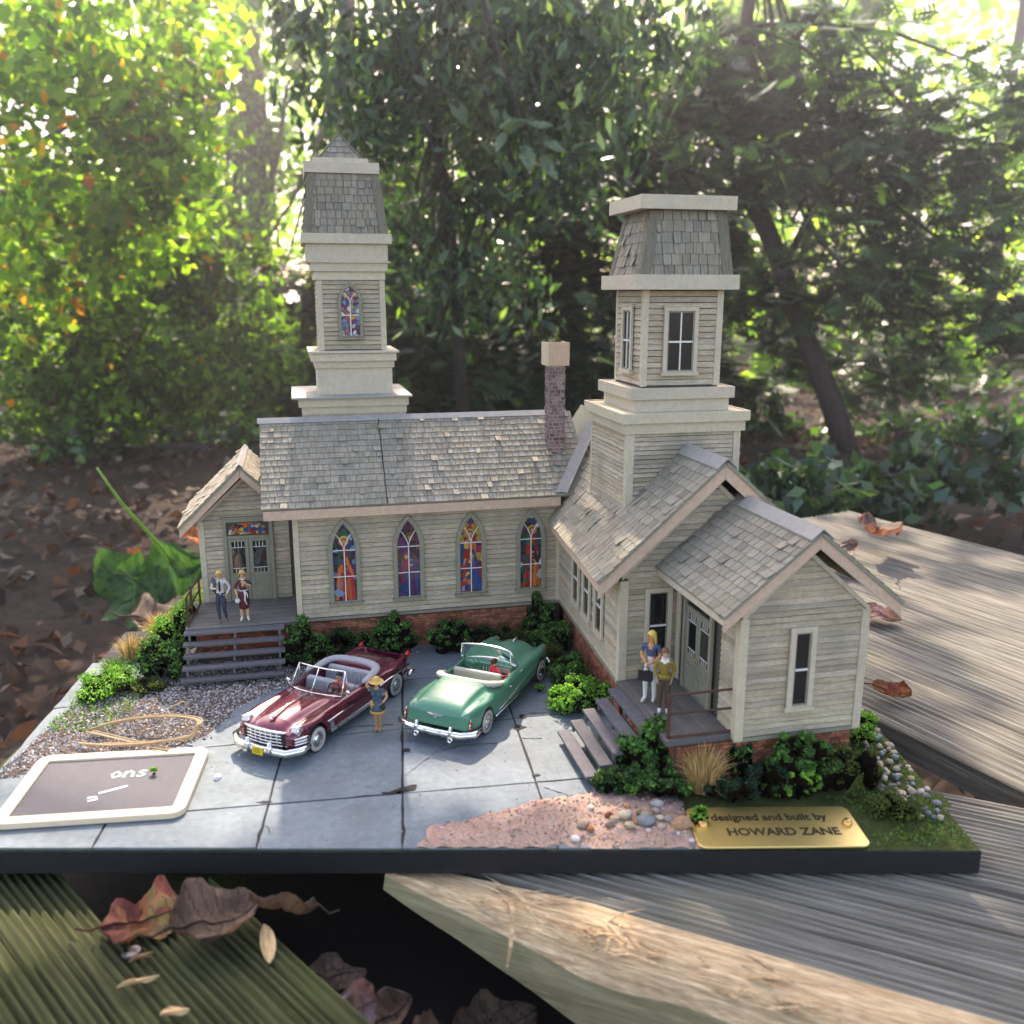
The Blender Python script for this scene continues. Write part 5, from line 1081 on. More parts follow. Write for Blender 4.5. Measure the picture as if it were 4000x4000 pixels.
# --- green convertible, facing away
CB = empty('convertible', (-2.06, 23.05, 0), math.atan2(.912, .41)); tag(CB, 'metallic green 1950s convertible with cream seats parked nose towards the church', 'car', 'vintage convertibles on the driveway')
WB = (1.02, 4.92)
T2 = [(0.00, .84, .50, .80, .70, .70, .55, .68), (.05, .95, .42, .90, .74, .80, .60, .80), (.22, 1.04, .38, .95, .76, .90, .64, .92), (.7, 1.09, .34, .95, .76, .96, .64, 1.02), (1.3, 1.10, .31, .95, .76, .99, .66, 1.07), (1.7, 1.10, .30, .94, .78, .98, .66, 1.07),
      (3.45, 1.08, .29, .95, .72, .96, .50, 1.03), (4.0, 1.08, .30, .97, .68, .90, .42, 1.10), (4.92, 1.07, .34, 1.0, .62, .84, .34, 1.09), (5.4, 1.03, .37, .98, .60, .78, .30, 1.02), (5.6, .98, .42, .92, .58, .72, .28, .90), (5.74, .86, .48, .80, .56, .62, .26, .72), (5.78, .8, .5, .7, .54, .6, .26, .62)]
T2 = [(r[0], r[1], r[2], r[3] + .05, r[4], r[5] + .06 * (r[0] > .02), r[6], r[7] + (.15 if .1 < r[0] < 2 else .05)) for r in T2]
car_body(T2, WB, (1.82, 3.45), 1.0, .46, .37, CB, 'green_paint')
rbox('underbody', .35, 5.45, -.9, .9, .26, .45, 'black', CB, .03)
for x in WB:
    for s_ in (-1, 1): wheel(CB, x, s_ * .95, s_, wire=True)
windshield(CB, 3.45, 3.62, 3.12, 3.22, .90, .80, 1.04, 1.62, split=False, r=.028)
rbox('front_seat', 2.5, 2.68, -.78, .78, .5, 1.12, 'cream_seat', CB, .07, -.07); rbox('seat_cushion', 2.66, 3.1, -.76, .76, .46, .66, 'cream_seat', CB, .05); rbox('rear_seat', 1.84, 2.0, -.76, .76, .5, .98, 'cream_seat', CB, .06)
m = MB(); m.tube([(2.69, 0, .66), (2.62, 0, 1.03)], .012, 4); m.build('seat_seam', M['grey_seat'], CB)
boot(CB, 1.66, 2.35, .95, 1.06, 'cream_seat', .15, .045)
steering(CB, 2.98, .38, 1.12, 'green_paint', .26); rbox('dashboard', 3.26, 3.44, -.82, .82, .66, 1.06, 'green_paint', CB, .03); rbox('dash_panel', 3.245, 3.262, -.72, -.12, .84, 1.0, 'cream_seat', CB, .005)
m = MB()
for y in (-.05, .05, .15): m.box(3.24, 3.258, y - .018, y + .018, .78, .94)
m.build('dash_vents', M['chrome'], CB)
for s_ in (-1, 1):
    for z in (.70, .56): m = MB(); m.ball((.10, s_ * 1.0, z), (.055, .045, .06), nu=10, nv=7); m.build('tail_lamp', M['red_lens'], CB, smooth=True)
    chrome_tube('tail_lamp_bezel', [(.09, s_ * .985, .46), (.04, s_ * 1.0, .63), (.14, s_ * 1.0, .80)], [.03, .04, .03], CB, .5)
    m = MB(); m.tube([(-.14, s_ * .52, .34), (-.22, s_ * .52, .46), (-.14, s_ * .52, .62)], [.05, .06, .045], 10); m.build('bumper_guard', M['chrome'], CB, smooth=True)
    m = MB(); m.lathe([(.05, .16), (.085, .16), (.09, .0), (.085, -.05), (.045, -.05), (.04, .02)], (-.2, s_ * .52, .27), (1, 0, 0), 14); m.build('exhaust_tip', M['chrome'], CB, smooth=True)
    chrome_tube('side_sweep', [(5.3, s_ * 1.052, .74), (4.2, s_ * 1.084, .72), (3.2, s_ * 1.086, .60), (2.2, s_ * 1.097, .46), (1.7, s_ * 1.103, .44)], .014, CB)
    chrome_tube('sill_trim', [(1.5, s_ * 1.082, .32), (4.4, s_ * 1.066, .32)], .02, CB)
    headlamp(CB, 5.60, s_ * .82, .84, .12)
    chrome_tube('cowl_trim', [(3.4, s_ * 1.02, .93), (3.6, s_ * 1.03, .92)], .014, CB); m = MB(); m.tube([(2.5, s_ * 1.085, .80), (2.68, s_ * 1.085, .80)], .016, 6); m.build('door_handle', M['chrome'], CB, smooth=True)
for nm, pts in (('rear_bumper', [(.38, -1.18, .44), (.05, -1.14, .42), (-.14, -.8, .40), (-.18, 0, .40), (-.14, .8, .40), (.05, 1.14, .42), (.38, 1.18, .44)]), ('front_bumper', [(5.5, -1.10, .42), (5.75, -.9, .40), (5.88, 0, .38), (5.75, .9, .40), (5.5, 1.10, .42)])):
    chrome_tube(nm, pts, [.06] + [.095] * (len(pts) - 2) + [.06], CB, 1.1, 12)
m = MB(); m.box(-.255, -.235, -.27, .27, .30, .46); m.build('license_plate', M['steel'], CB, bevel=.01)
m = MB(); q = [(0, .06), (.05, .03), (.24, .05), (.20, 0), (.10, -.03), (.04, -.04), (0, -.09), (-.04, -.04), (-.10, -.03), (-.20, 0), (-.24, .05), (-.05, .03)]
m.prism([(-.045 + .0 * y + .13 * (z + .1), y, .82 + z) for y, z in q][::-1], (-.03, 0, .006)); m.build('trunk_emblem', M['chrome'], CB, bevel=.006)
m = MB(); m.tube([(.12, -.62, .86), (.12, .62, .86)], .0, 3); m = MB(); m.tube([(5.5, 0, 1.02), (5.35, 0, 1.14), (5.1, 0, 1.10)], [.03, .045, .02], 8); m.build('hood_ornament', M['chrome'], CB, smooth=True)
for a, b in (((.09, -.66), (1.62, -.70)), ((.09, .66), (1.62, .70))):
    pass
# ------------------------------------------------------------------ people (painted figures)
def skin_mesh(name, joints, bones, mats, region, parent):
    """joints: name -> (xyz, rx, ry); one continuous body grown along the bones"""
    names = list(joints); me = bpy.data.meshes.new(name + '_cage'); me.from_pydata([joints[k][0] for k in names], [(names.index(a), names.index(b)) for a, b in bones], [])
    o = bpy.data.objects.new(name + '_cage', me); COL.objects.link(o); md = o.modifiers.new('skin', 'SKIN'); md.branch_smoothing = .6; md.use_smooth_shade = True
    sv = me.skin_vertices[0].data
    for i, k in enumerate(names): sv[i].radius = (joints[k][1], joints[k][2]); sv[i].use_root = (i == 0)
    s = o.modifiers.new('sub', 'SUBSURF'); s.levels = 2; s.render_levels = 2
    dg = bpy.context.evaluated_depsgraph_get(); nm = bpy.data.meshes.new_from_object(o.evaluated_get(dg)); bpy.data.objects.remove(o); nm.name = name
    nm.materials.clear()
    for m_ in mats: nm.materials.append(m_)
    seg = [(np.array(joints[a][0]), np.array(joints[b][0]), a, b) for a, b in bones]; cols = []
    for p in nm.polygons:
        c = np.array(p.center); best = None
        for a, b, na, nb in seg:
            d = b - a; t = float(np.clip((c - a) @ d / (d @ d), 0, 1)); q = np.linalg.norm(c - a - d * t)
            if best is None or q < best[0]: best = (q, na, nb, t)
        mi, col = region(c, best[1], best[2], best[3]); p.material_index = mi; p.use_smooth = True; cols += [(*col, 1)] * p.loop_total
    ca = nm.attributes.new('Col', 'FLOAT_COLOR', 'CORNER'); ca.data.foreach_set('color', np.array(cols, dtype=np.float32).ravel())
    return link(name, nm, parent)
SKINC, W1 = (.62, .36, .2), (1, 1, 1)
def add_hand(m, wrist, d, side, n, s=1.0, col=SKINC, curl=.5):
    """palm, four fingers and thumb; d: direction of the hand, n: palm normal"""
    d = Vector(d).normalized(); n = Vector(n).normalized(); a = d.cross(n).normalized() * side; w = Vector(wrist)
    rot = Matrix((a, d, n)).transposed(); m.ball(w + d * .045 * s, (.042 * s, .055 * s, .02 * s), col, nu=8, nv=6, rot=rot)
    for k, (off, ln) in enumerate(((-.03, .06), (-.01, .07), (.011, .066), (.03, .052))):
        p0 = w + d * .085 * s + a * off * s; p1 = p0 + (d * (1 - curl * .4) + n * curl * .5) * ln * .55 * s; p2 = p1 + (d * (1 - curl) + n * curl) * ln * .5 * s
        m.tube([p0, p1, p2], [.0095 * s, .0088 * s, .006 * s], 6, col)
    m.tube([w + d * .02 * s - a * .03 * s, w + d * .05 * s - a * .06 * s + n * .01, w + d * .085 * s - a * .062 * s + n * .02], [.012 * s, .0105 * s, .007 * s], 6, col)
def person(label, loc, rz, h, pose, region, extra=None, hair=None, skinc=SKINC, head_turn=0.0, heady=0.0, sc=1.0, bones_extra=None, glasses=False):
    root = empty('person', loc, rz); root.scale = (h / 1.75,) * 3; tag(root, label, 'person')
    J = {'pelvis': ((0, 0, .93), .150, .115), 'waist': ((0, 0, 1.08), .128, .10), 'chest': ((0, -.01, 1.28), .165, .115), 'neck0': ((0, .0, 1.43), .07, .065), 'neck': ((0, -.005, 1.50), .052, .052), 'head': ((0, -.02, 1.585), .078, .088), 'crown': ((0, -.012, 1.675), .070, .080),
         'shl': ((-.175, 0, 1.385), .062, .062), 'shr': ((.175, 0, 1.385), .062, .062), 'ell': ((-.235, .02, 1.13), .046, .046), 'elr': ((.235, .02, 1.13), .046, .046), 'wrl': ((-.24, -.07, .90), .031, .031), 'wrr': ((.24, -.07, .90), .031, .031),
         'hil': ((-.09, 0, .86), .098, .10), 'hir': ((.09, 0, .86), .098, .10), 'knl': ((-.095, -.02, .49), .066, .068), 'knr': ((.095, -.02, .49), .066, .068), 'anl': ((-.095, .01, .10), .044, .046), 'anr': ((.095, .01, .10), .044, .046), 'tol': ((-.105, -.14, .045), .042, .034), 'tor': ((.105, -.14, .045), .042, .034)}
    for k, v in pose.items():
        if k[0] == '_': continue
        J[k] = v if len(v) == 3 and hasattr(v[0], '__len__') else (v, J[k][1], J[k][2])
    B = [('pelvis', 'waist'), ('waist', 'chest'), ('chest', 'neck0'), ('neck0', 'neck'), ('neck', 'head'), ('head', 'crown'), ('chest', 'shl'), ('chest', 'shr'), ('shl', 'ell'), ('shr', 'elr'), ('ell', 'wrl'), ('elr', 'wrr'),
         ('pelvis', 'hil'), ('pelvis', 'hir'), ('hil', 'knl'), ('hir', 'knr'), ('knl', 'anl'), ('knr', 'anr'), ('anl', 'tol'), ('anr', 'tor')]
    skin_mesh('body', J, B, [M['paint']], lambda c, a, b, t: (0, region(c, a, b, t)), root)
    hm = MB()
    for s_, w, e in ((-1, 'wrl', 'ell'), (1, 'wrr', 'elr')):
        d = Vector(J[w][0]) - Vector(J[e][0]); nrm = pose.get('_palm' + w[-1], (-s_, 0, 0)); add_hand(hm, J[w][0], pose.get('_dir' + w[-1], d), s_, nrm, 1.0, skinc, .55)
    hm.build('hands', M['paint'], root, smooth=True)
    hx, hy, hz_ = J['head'][0]; rot = Matrix.Rotation(head_turn, 3, 'Z'); Hp = lambda x, y, z: Vector((hx, hy, hz_)) + rot @ Vector((x, y, z))
    f = MB()
    for s_ in (-1, 1):
        f.ball(Hp(s_ * .032, -.078, .030), (.016, .010, .011), (.85, .84, .80), nu=8, nv=6); f.ball(Hp(s_ * .032, -.0865, .030), (.008, .005, .009), (.03, .02, .015), nu=8, nv=5)
        f.tube([Hp(s_ * .015, -.086, .053), Hp(s_ * .033, -.086, .058), Hp(s_ * .052, -.074, .052)], .005, 5, (.25, .14, .06)); f.ball(Hp(s_ * .082, .005, .015), (.012, .02, .03), skinc, nu=7, nv=6)
    f.tube([Hp(0, -.084, .04), Hp(0, -.105, .0), Hp(0, -.086, -.012)], [.010, .017, .010], 7, skinc); f.tube([Hp(-.026, -.078, -.045), Hp(0, -.088, -.043), Hp(.026, -.078, -.045)], .007, 5, (.5, .13, .1))
    f.ball(Hp(0, -.055, -.075), (.035, .03, .022), skinc, nu=8, nv=6)
    f.build('face', M['paint'], root, smooth=True)
    if hair: hair(root, Hp)
    if extra: extra(root, J, Hp)
    return root
def cap_hair(col, long=0.0, side=0.0, vol=1.0, fringe=.03):
    def f(root, Hp):
        m = MB(); vv = []; ff = []; nu, nv = 18, 10
        for j in range(nv + 1):
            for i in range(nu):
                ph = 2 * math.pi * i / nu; back = (math.sin(ph) + 1) / 2      # +y is the back of the head
                low = -.2 + .0 if back < .3 else -1.0; th_max = math.pi * (.36 + .32 * back ** .8 + fringe * .6); th = th_max * j / nv
                d = Vector((math.sin(th) * math.cos(ph), math.sin(th) * math.sin(ph), math.cos(th))); k = 1 + .10 * mnoise.noise(d * 5) + .05 * mnoise.noise(d * 12)
                z = .03 + d.z * .115 * k * vol - (long * back * max(0, j / nv - .5) * 2 if back > .35 else 0)
                vv.append(Hp(d.x * .098 * k * vol, .012 + d.y * .108 * k * vol, z))
        for j in range(nv):
            for i in range(nu): q = (i + 1) % nu; ff.append((j*nu + i, (j+1)*nu + i, (j+1)*nu + q, j*nu + q))
        m.mesh(vv, ff, col); o = m.build('hair', M['paint'], root, smooth=True); o.modifiers.new('solid', 'SOLIDIFY').thickness = .012; return o
    return f
def skirt(root, prof, col, name='skirt', y=0.0, n=24, fold=.03):
    m = MB(); vv = []; ff = []
    for j, (rx, ry, z) in enumerate(prof):
        for i in range(n): a = 2 * math.pi * i / n; k = 1 + fold * math.sin(a * 6) * j / len(prof); vv.append((math.cos(a) * rx * k, y + math.sin(a) * ry * k, z))
    for j in range(len(prof) - 1):
        for i in range(n): q = (i + 1) % n; ff.append((j*n + i, j*n + q, (j+1)*n + q, (j+1)*n + i))
    m.mesh(vv, ff, col); o = m.build(name, M['paint'], root, smooth=True); o.modifiers.new('solid', 'SOLIDIFY').thickness = .012; return o
BLOND = (.62, .40, .12)
# man in white shirt, jeans, tie
WSH, JEAN, BRW = (.62, .60, .56), (.035, .045, .075), (.2, .1, .05)
def r_man(c, a, b, t):
    if a in ('neck', 'head') or (a == 'neck0' and t > .5): return SKINC
    if a.startswith('an') or b.startswith('an') and t > .93: return BRW
    if c[2] < .96 and a[:2] in ('hi', 'kn') or a == 'pelvis' and (c[2] < .98): return JEAN
    return WSH
def x_man(root, J, Hp):
    m = MB(); m.prism([(-.022, -.128, 1.41), (.022, -.128, 1.41), (.034, -.132, 1.12), (0, -.13, 1.06), (-.034, -.132, 1.12)][::-1], (0, -.014, 0), (.012, .014, .018)); m.build('tie', M['paint'], root)
    m = MB(); m.tube([(.15 * math.cos(t), .112 * math.sin(t), .985) for t in np.linspace(0, 6.283, 25)], .022, 6, (.02, .018, .016)); m.box(-.025, .025, -.145, -.125, .965, 1.005, (.5, .48, .4)); m.build('belt', M['paint'], root, smooth=False)
    m = MB(); m.tube([(-.06, -.06, 1.45), (0, -.085, 1.425), (.06, -.06, 1.45), (.055, .06, 1.465), (-.055, .06, 1.465), (-.06, -.06, 1.45)], .02, 6, WSH); m.build('collar', M['paint'], root, smooth=True)
mp = church_pt(-2.42, -.02, 1.435)
man = person('blond man in white shirt, black tie and dark jeans with a jacket over his shoulder', mp, R(14), 1.78,
    {'ell': (-.27, .0, 1.16), 'wrl': (-.10, -.17, 1.19), '_dirl': (.3, -.5, .8), '_palml': (.4, .6, 0), 'elr': (.30, .05, 1.15), 'wrr': (.185, -.07, .95), '_dirr': (-.2, -.1, -1), '_palmr': (-1, 0, 0), 'anl': (-.06, -.06, .10), 'tol': (-.05, -.22, .045), 'anr': (.13, .06, .10), 'tor': (.17, -.08, .045)}, r_man, x_man, cap_hair((.70, .44, .08), 0, vol=1.12))
m = MB()                                                       # jacket slung over the shoulder
m.tube([(-.09, -.20, 1.25), (-.15, -.14, 1.36), (-.19, -.03, 1.46), (-.2, .10, 1.42), (-.19, .17, 1.2), (-.18, .18, .98)], [.03, .07, .085, .10, .12, .10], 9, (.07, .08, .10), flat=.55)
jk = m.build('jacket', M['paint'], None, smooth=True); jk.matrix_world = Matrix.Translation(mp) @ Matrix.Rotation(R(14), 4, 'Z') @ Matrix.Scale(1.78 / 1.75, 4); tag(jk, 'slate grey jacket slung over the shoulder of the man on the porch', 'jacket')
# woman in burgundy dress
DRS = (.085, .018, .022)
def r_w1(c, a, b, t):
    if a in ('neck', 'head', 'neck0'): return SKINC
    if a.startswith('an') or b.startswith('to'): return (.72, .70, .66)
    if a in ('ell', 'elr'): return SKINC if t > .15 else DRS
    if a in ('hil', 'hir', 'knl', 'knr') and c[2] < .45: return SKINC
    if c[1] < -.05 and abs(c[0]) < .075 - (1.42 - c[2]) * .28 and c[2] > 1.2: return SKINC
    return DRS
def x_w1(root, J, Hp):
    skirt(root, [(.135, .11, 1.06), (.17, .14, .92), (.175, .15, .72), (.15, .135, .52), (.145, .13, .43)], DRS)
    m = MB(); m.tube([(.142 * math.cos(t), .118 * math.sin(t), 1.06) for t in np.linspace(0, 6.283, 25)], .02, 6, (.68, .66, .62)); m.tube([(.03, -.12, 1.05), (.06, -.16, .9), (.04, -.17, .75), (.10, -.15, .58)], [.024, .03, .026, .02], 6, (.68, .66, .62)); m.tube([(.03, -.12, 1.05), (.12, -.13, .95), (.14, -.12, .8)], [.02, .024, .016], 6, (.68, .66, .62)); m.build('sash_belt', M['paint'], root, smooth=True)
    m = MB(); m.tube([(.075 * math.cos(t), -.01 + .07 * math.sin(t), 1.455 - .02 * math.sin(-t)) for t in np.linspace(0, 6.283, 19)], .017, 6, (.75, .73, .66)); m.build('necklace', M['paint'], root, smooth=True)
wp = church_pt(-1.70, .0, 1.435)
person('blond woman in burgundy dress with white sash beside the man on the left porch', wp, R(14), 1.74,
    {'shl': ((-.155, 0, 1.375), .055, .055), 'shr': ((.155, 0, 1.375), .055, .055), 'ell': (-.26, .02, 1.13), 'wrl': (-.20, -.13, .90), '_dirl': (.1, -.4, -.8), 'elr': (.27, .0, 1.16), 'wrr': (.10, -.15, 1.30), '_dirr': (-.8, -.1, .5), '_palmr': (0, 1, 0), 'tol': (-.13, -.16, .045), 'tor': (.13, -.16, .045)}, r_w1, x_w1, cap_hair(BLOND, .10, vol=1.14))
m = MB(); m.ball((-.19, -.17, .74), (.085, .05, .085), (.66, .65, .58), nu=12, nv=8); m.tube([(-.25, -.17, .80), (-.20, -.17, .92), (-.14, -.17, .80)], .010, 5, (.66, .65, .58))
bg_ = m.build('handbag', M['paint'], None, smooth=True); bg_.matrix_world = Matrix.Translation(wp) @ Matrix.Rotation(R(14), 4, 'Z'); tag(bg_, 'small white handbag hanging from the hand of the woman in burgundy', 'handbag')
# woman with straw hat on the driveway
TEAL, YEL = (.055, .10, .13), (.62, .34, .08)
def r_w2(c, a, b, t):
    if a in ('neck', 'head', 'neck0'): return SKINC
    if b.startswith('to'): return (.45, .26, .12)
    if a in ('ell', 'elr') or (a in ('shl', 'shr') and t > .45): return YEL if a in ('shl', 'shr') and t < .62 else SKINC
    if a in ('hil', 'hir', 'knl', 'knr') and c[2] < .66: return (.42, .24, .12)
    return TEAL
def x_w2(root, J, Hp):
    skirt(root, [(.15, .13, 1.05), (.20, .18, .92), (.215, .19, .78), (.21, .185, .70)], TEAL); skirt(root, [(.213, .188, .705), (.225, .20, .67), (.22, .195, .63)], YEL, 'hem')
    m = MB(); m.tube([(-.14, -.12, 1.06), (-.13, -.19, .99), (-.12, -.21, .84)], [.03, .045, .02], 6, YEL); m.tube([(-.13, -.17, 1.02), (-.04, -.2, .93)], [.03, .015], 6, YEL); m.build('bow', M['paint'], root, smooth=True)
    for s_ in (-1, 1): m = MB(); m.ball((s_ * .08, -.12, 1.27), (.085, .07, .08), TEAL, nu=10, nv=7); m.build('bodice', M['paint'], root, smooth=True)
    m = MB(); m.tube([(-.07, -.06, 1.44), (0, -.10, 1.41), (.07, -.06, 1.44)], .025, 6, YEL); m.build('collar', M['paint'], root, smooth=True)
    m = MB()
    for s_ in (-1, 1): m.tube([Hp(s_ * .033 + .024 * math.cos(t), -.096, .03 + .02 * math.sin(t)) for t in np.linspace(0, 6.283, 13)], .005, 5, (.6, .55, .4))
    m.build('spectacles', M['paint'], root, smooth=True)
    for s_, t_ in ((-1, 'tol'), (1, 'tor')): m = MB(); x, y, z = J[t_][0]; m.tube([(x - .045, y + .05, .06), (x, y + .045, .095), (x + .045, y + .05, .06)], .014, 5, (.02, .02, .02)); m.build('sandal_strap', M['paint'], root, smooth=True)
hp = (-3.75, 23.72, .0)
person('woman in teal dress and wide yellow straw hat between the two cars', hp, R(-6), 1.60,
    {'shl': ((-.17, 0, 1.39), .062, .06), 'ell': (-.33, -.02, 1.48), 'wrl': (-.20, -.08, 1.70), '_dirl': (.6, .0, .7), '_palml': (0, -1, 0), 'elr': (.30, .05, 1.14), 'wrr': (.19, -.10, .98), '_dirr': (-.6, -.3, -.5), 'pelvis': ((0, 0, .93), .175, .14), 'chest': ((0, -.02, 1.28), .17, .13), 'hil': ((-.09, 0, .86), .11, .11), 'hir': ((.09, 0, .86), .11, .11), 'knl': ((-.05, -.02, .47), .075, .075), 'knr': ((.07, .0, .47), .075, .075), 'anl': (-.05, .0, .10), 'anr': (.06, .03, .10), 'tol': (-.08, -.14, .045), 'tor': (.05, -.12, .045)},
    r_w2, x_w2, cap_hair((.025, .02, .018), .16, vol=1.1))
m = MB(); m.lathe([(.0, 1.80), (.07, 1.795), (.105, 1.75), (.115, 1.69), (.19, 1.675), (.235, 1.655), (.238, 1.645), (.19, 1.662), (.112, 1.68)], (0, .0, 0), (.08, -.06, 1), 26, (.66, .42, .12))
ht = m.build('straw_hat', M['paint'], None, smooth=True); ht.matrix_world = Matrix.Translation(hp) @ Matrix.Rotation(R(-6), 4, 'Z') @ Matrix.Translation((-.13, .08, -.0)) @ Matrix.Scale(1.60 / 1.75, 4); tag(ht, 'wide brimmed yellow straw hat on the head of the woman on the driveway', 'hat')
m = MB(); m.ball((.20, -.15, .86), (.085, .055, .07), (.018, .018, .02), nu=12, nv=8); m.tube([(.14, -.15, .9), (.17, -.15, 1.0), (.24, -.15, .9)], .010, 5, (.018, .018, .02))
b2 = m.build('handbag', M['paint'], None, smooth=True); b2.matrix_world = Matrix.Translation(hp) @ Matrix.Rotation(R(-6), 4, 'Z') @ Matrix.Scale(1.60 / 1.75, 4); tag(b2, 'little black bag at the hip of the woman in the straw hat', 'handbag')
# woman with long yellow hair and boy on the right-hand porch
BLT, WPN, ORS = (.055, .10, .19), (.72, .73, .70), (.68, .30, .12)
def r_w3(c, a, b, t):
    if a in ('neck', 'head', 'neck0'): return ORS
    if a in ('ell', 'elr') or (a in ('shl', 'shr') and t > .6): return ORS
    if c[2] > 1.12 or (a in ('shl', 'shr')): return ORS if (c[1] < -.06 and abs(c[0]) < (c[2] - 1.27) * .5) else BLT
    return WPN
bw = church_pt(9.04, -8.78, 1.405)
person('woman with long yellow hair, blue top and white trousers on the right-hand porch', bw, R(-22), 2.0,
    {'ell': (-.22, -.03, 1.13), 'wrl': (-.06, -.19, 1.0), '_dirl': (.5, -.2, -.6), 'elr': (.22, -.03, 1.13), 'wrr': (.04, -.20, 1.01), '_dirr': (-.6, -.2, -.6), 'anl': (-.10, -.05, .10), 'tol': (-.14, -.22, .045), 'knl': (-.10, -.05, .49)}, r_w3,
    lambda root, J, Hp: None, cap_hair((.75, .55, .12), .26, vol=1.12), skinc=ORS, head_turn=R(-35))
m = MB(); m.hexa([(-.23, -.30, .60), (.10, -.30, .60), (.10, -.16, .60), (-.23, -.16, .60), (-.23, -.27, .82), (.10, -.27, .82), (.10, -.19, .82), (-.23, -.19, .82)], (.012, .012, .014)); m.tube([(-.14, -.23, .82), (-.12, -.23, .92), (-.02, -.23, .93), (.02, -.23, .82)], .012, 6, (.012, .012, .014))
b3 = m.build('handbag', M['paint'], None, bevel=.02); b3.matrix_world = Matrix.Translation(bw) @ Matrix.Rotation(R(-22), 4, 'Z') @ Matrix.Scale(1.14, 4); tag(b3, 'boxy black handbag held in front of the yellow haired woman', 'handbag')
OLV, BRN2 = (.26, .19, .03), (.10, .055, .035)
def r_boy(c, a, b, t):
    if a in ('neck', 'head', 'neck0'): return (.6, .42, .3)
    if b.startswith('to') or a.startswith('an'): return (.8, .8, .78)
    if a in ('ell', 'elr') and t > .9: return (.6, .42, .3)
    if c[2] < 1.0 and a not in ('ell', 'elr', 'shl', 'shr'): return BRN2
    if c[1] < -.05 and abs(c[0]) < .06 - (1.42 - c[2]) * .5: return (.78, .78, .76)
    return OLV
def x_boy(root, J, Hp):
    m = MB()
    for s_ in (-1, 1): m.face([(0, -.10, 1.36), (s_ * .11, -.085, 1.40), (s_ * .08, -.03, 1.49), (s_ * .01, -.075, 1.45)], (.8, .8, .78))
    m.tube([(-.065, -.05, 1.455), (0, -.085, 1.43), (.065, -.05, 1.455), (.06, .06, 1.47), (-.06, .06, 1.47), (-.065, -.05, 1.455)], .022, 6, (.8, .8, .78)); m.build('collar', M['paint'], root, smooth=True)
    skirt(root, [(.15, .12, 1.06), (.165, .13, .98), (.155, .125, .94)], OLV, 'sweater_hem')
person('boy in olive sweater, white collar and brown trousers beside the yellow haired woman', church_pt(9.12, -9.52, 1.405), R(-10), 1.80,
    {'ell': (-.25, .03, 1.13), 'wrl': (-.18, -.07, .93), '_dirl': (.2, -.2, -1), 'elr': (.25, .03, 1.13), 'wrr': (.18, -.07, .93), '_dirr': (-.2, -.2, -1)}, r_boy, x_boy, cap_hair((.22, .09, .05), 0, vol=1.1), skinc=(.6, .42, .3))
# seated people in the cars
SEAT = {'hil': (-.10, -.10, .86), 'hir': (.10, -.10, .86), 'knl': (-.11, -.48, .92), 'knr': (.11, -.48, .92), 'anl': (-.11, -.60, .52), 'anr': (.11, -.60, .52), 'tol': (-.12, -.74, .48), 'tor': (.12, -.74, .48), 'elr': (.22, -.12, 1.14), 'wrr': (.12, -.36, 1.20), '_dirr': (0, -1, 0), 'ell': (-.22, -.12, 1.14), 'wrl': (-.12, -.36, 1.20), '_dirl': (0, -1, 0)}
def car_pt(o, x, y, z): a = o.rotation_euler.z; return (o.location.x + x * math.cos(a) - y * math.sin(a), o.location.y + x * math.sin(a) + y * math.cos(a), z)
PNK = (.55, .16, .12)
person('dark haired driver in a salmon shirt at the wheel of the burgundy car', car_pt(CA, 2.92, .40, -.30), CA.rotation_euler.z + math.pi / 2, 1.75, SEAT, lambda c, a, b, t: SKINC if a in ('neck', 'head', 'ell', 'elr') else ((.05, .05, .07) if c[2] < .97 else PNK), None, cap_hair((.02, .016, .014), 0))
RDJ = (.62, .03, .05)
person('person in bright red slouching in the passenger side of the green car', car_pt(CB, 2.92, -.36, -.30), CB.rotation_euler.z + math.pi / 2 - .5, 1.75, dict(SEAT, head=((.0, -.02, 1.575), .078, .088), ell=(-.30, -.05, 1.2), wrl=(-.40, -.2, 1.25), knl=(-.2, -.5, 1.14), knr=(.1, -.52, 1.12)), lambda c, a, b, t: SKINC if a in ('neck', 'head') else RDJ, None, cap_hair((.05, .02, .015), 0))
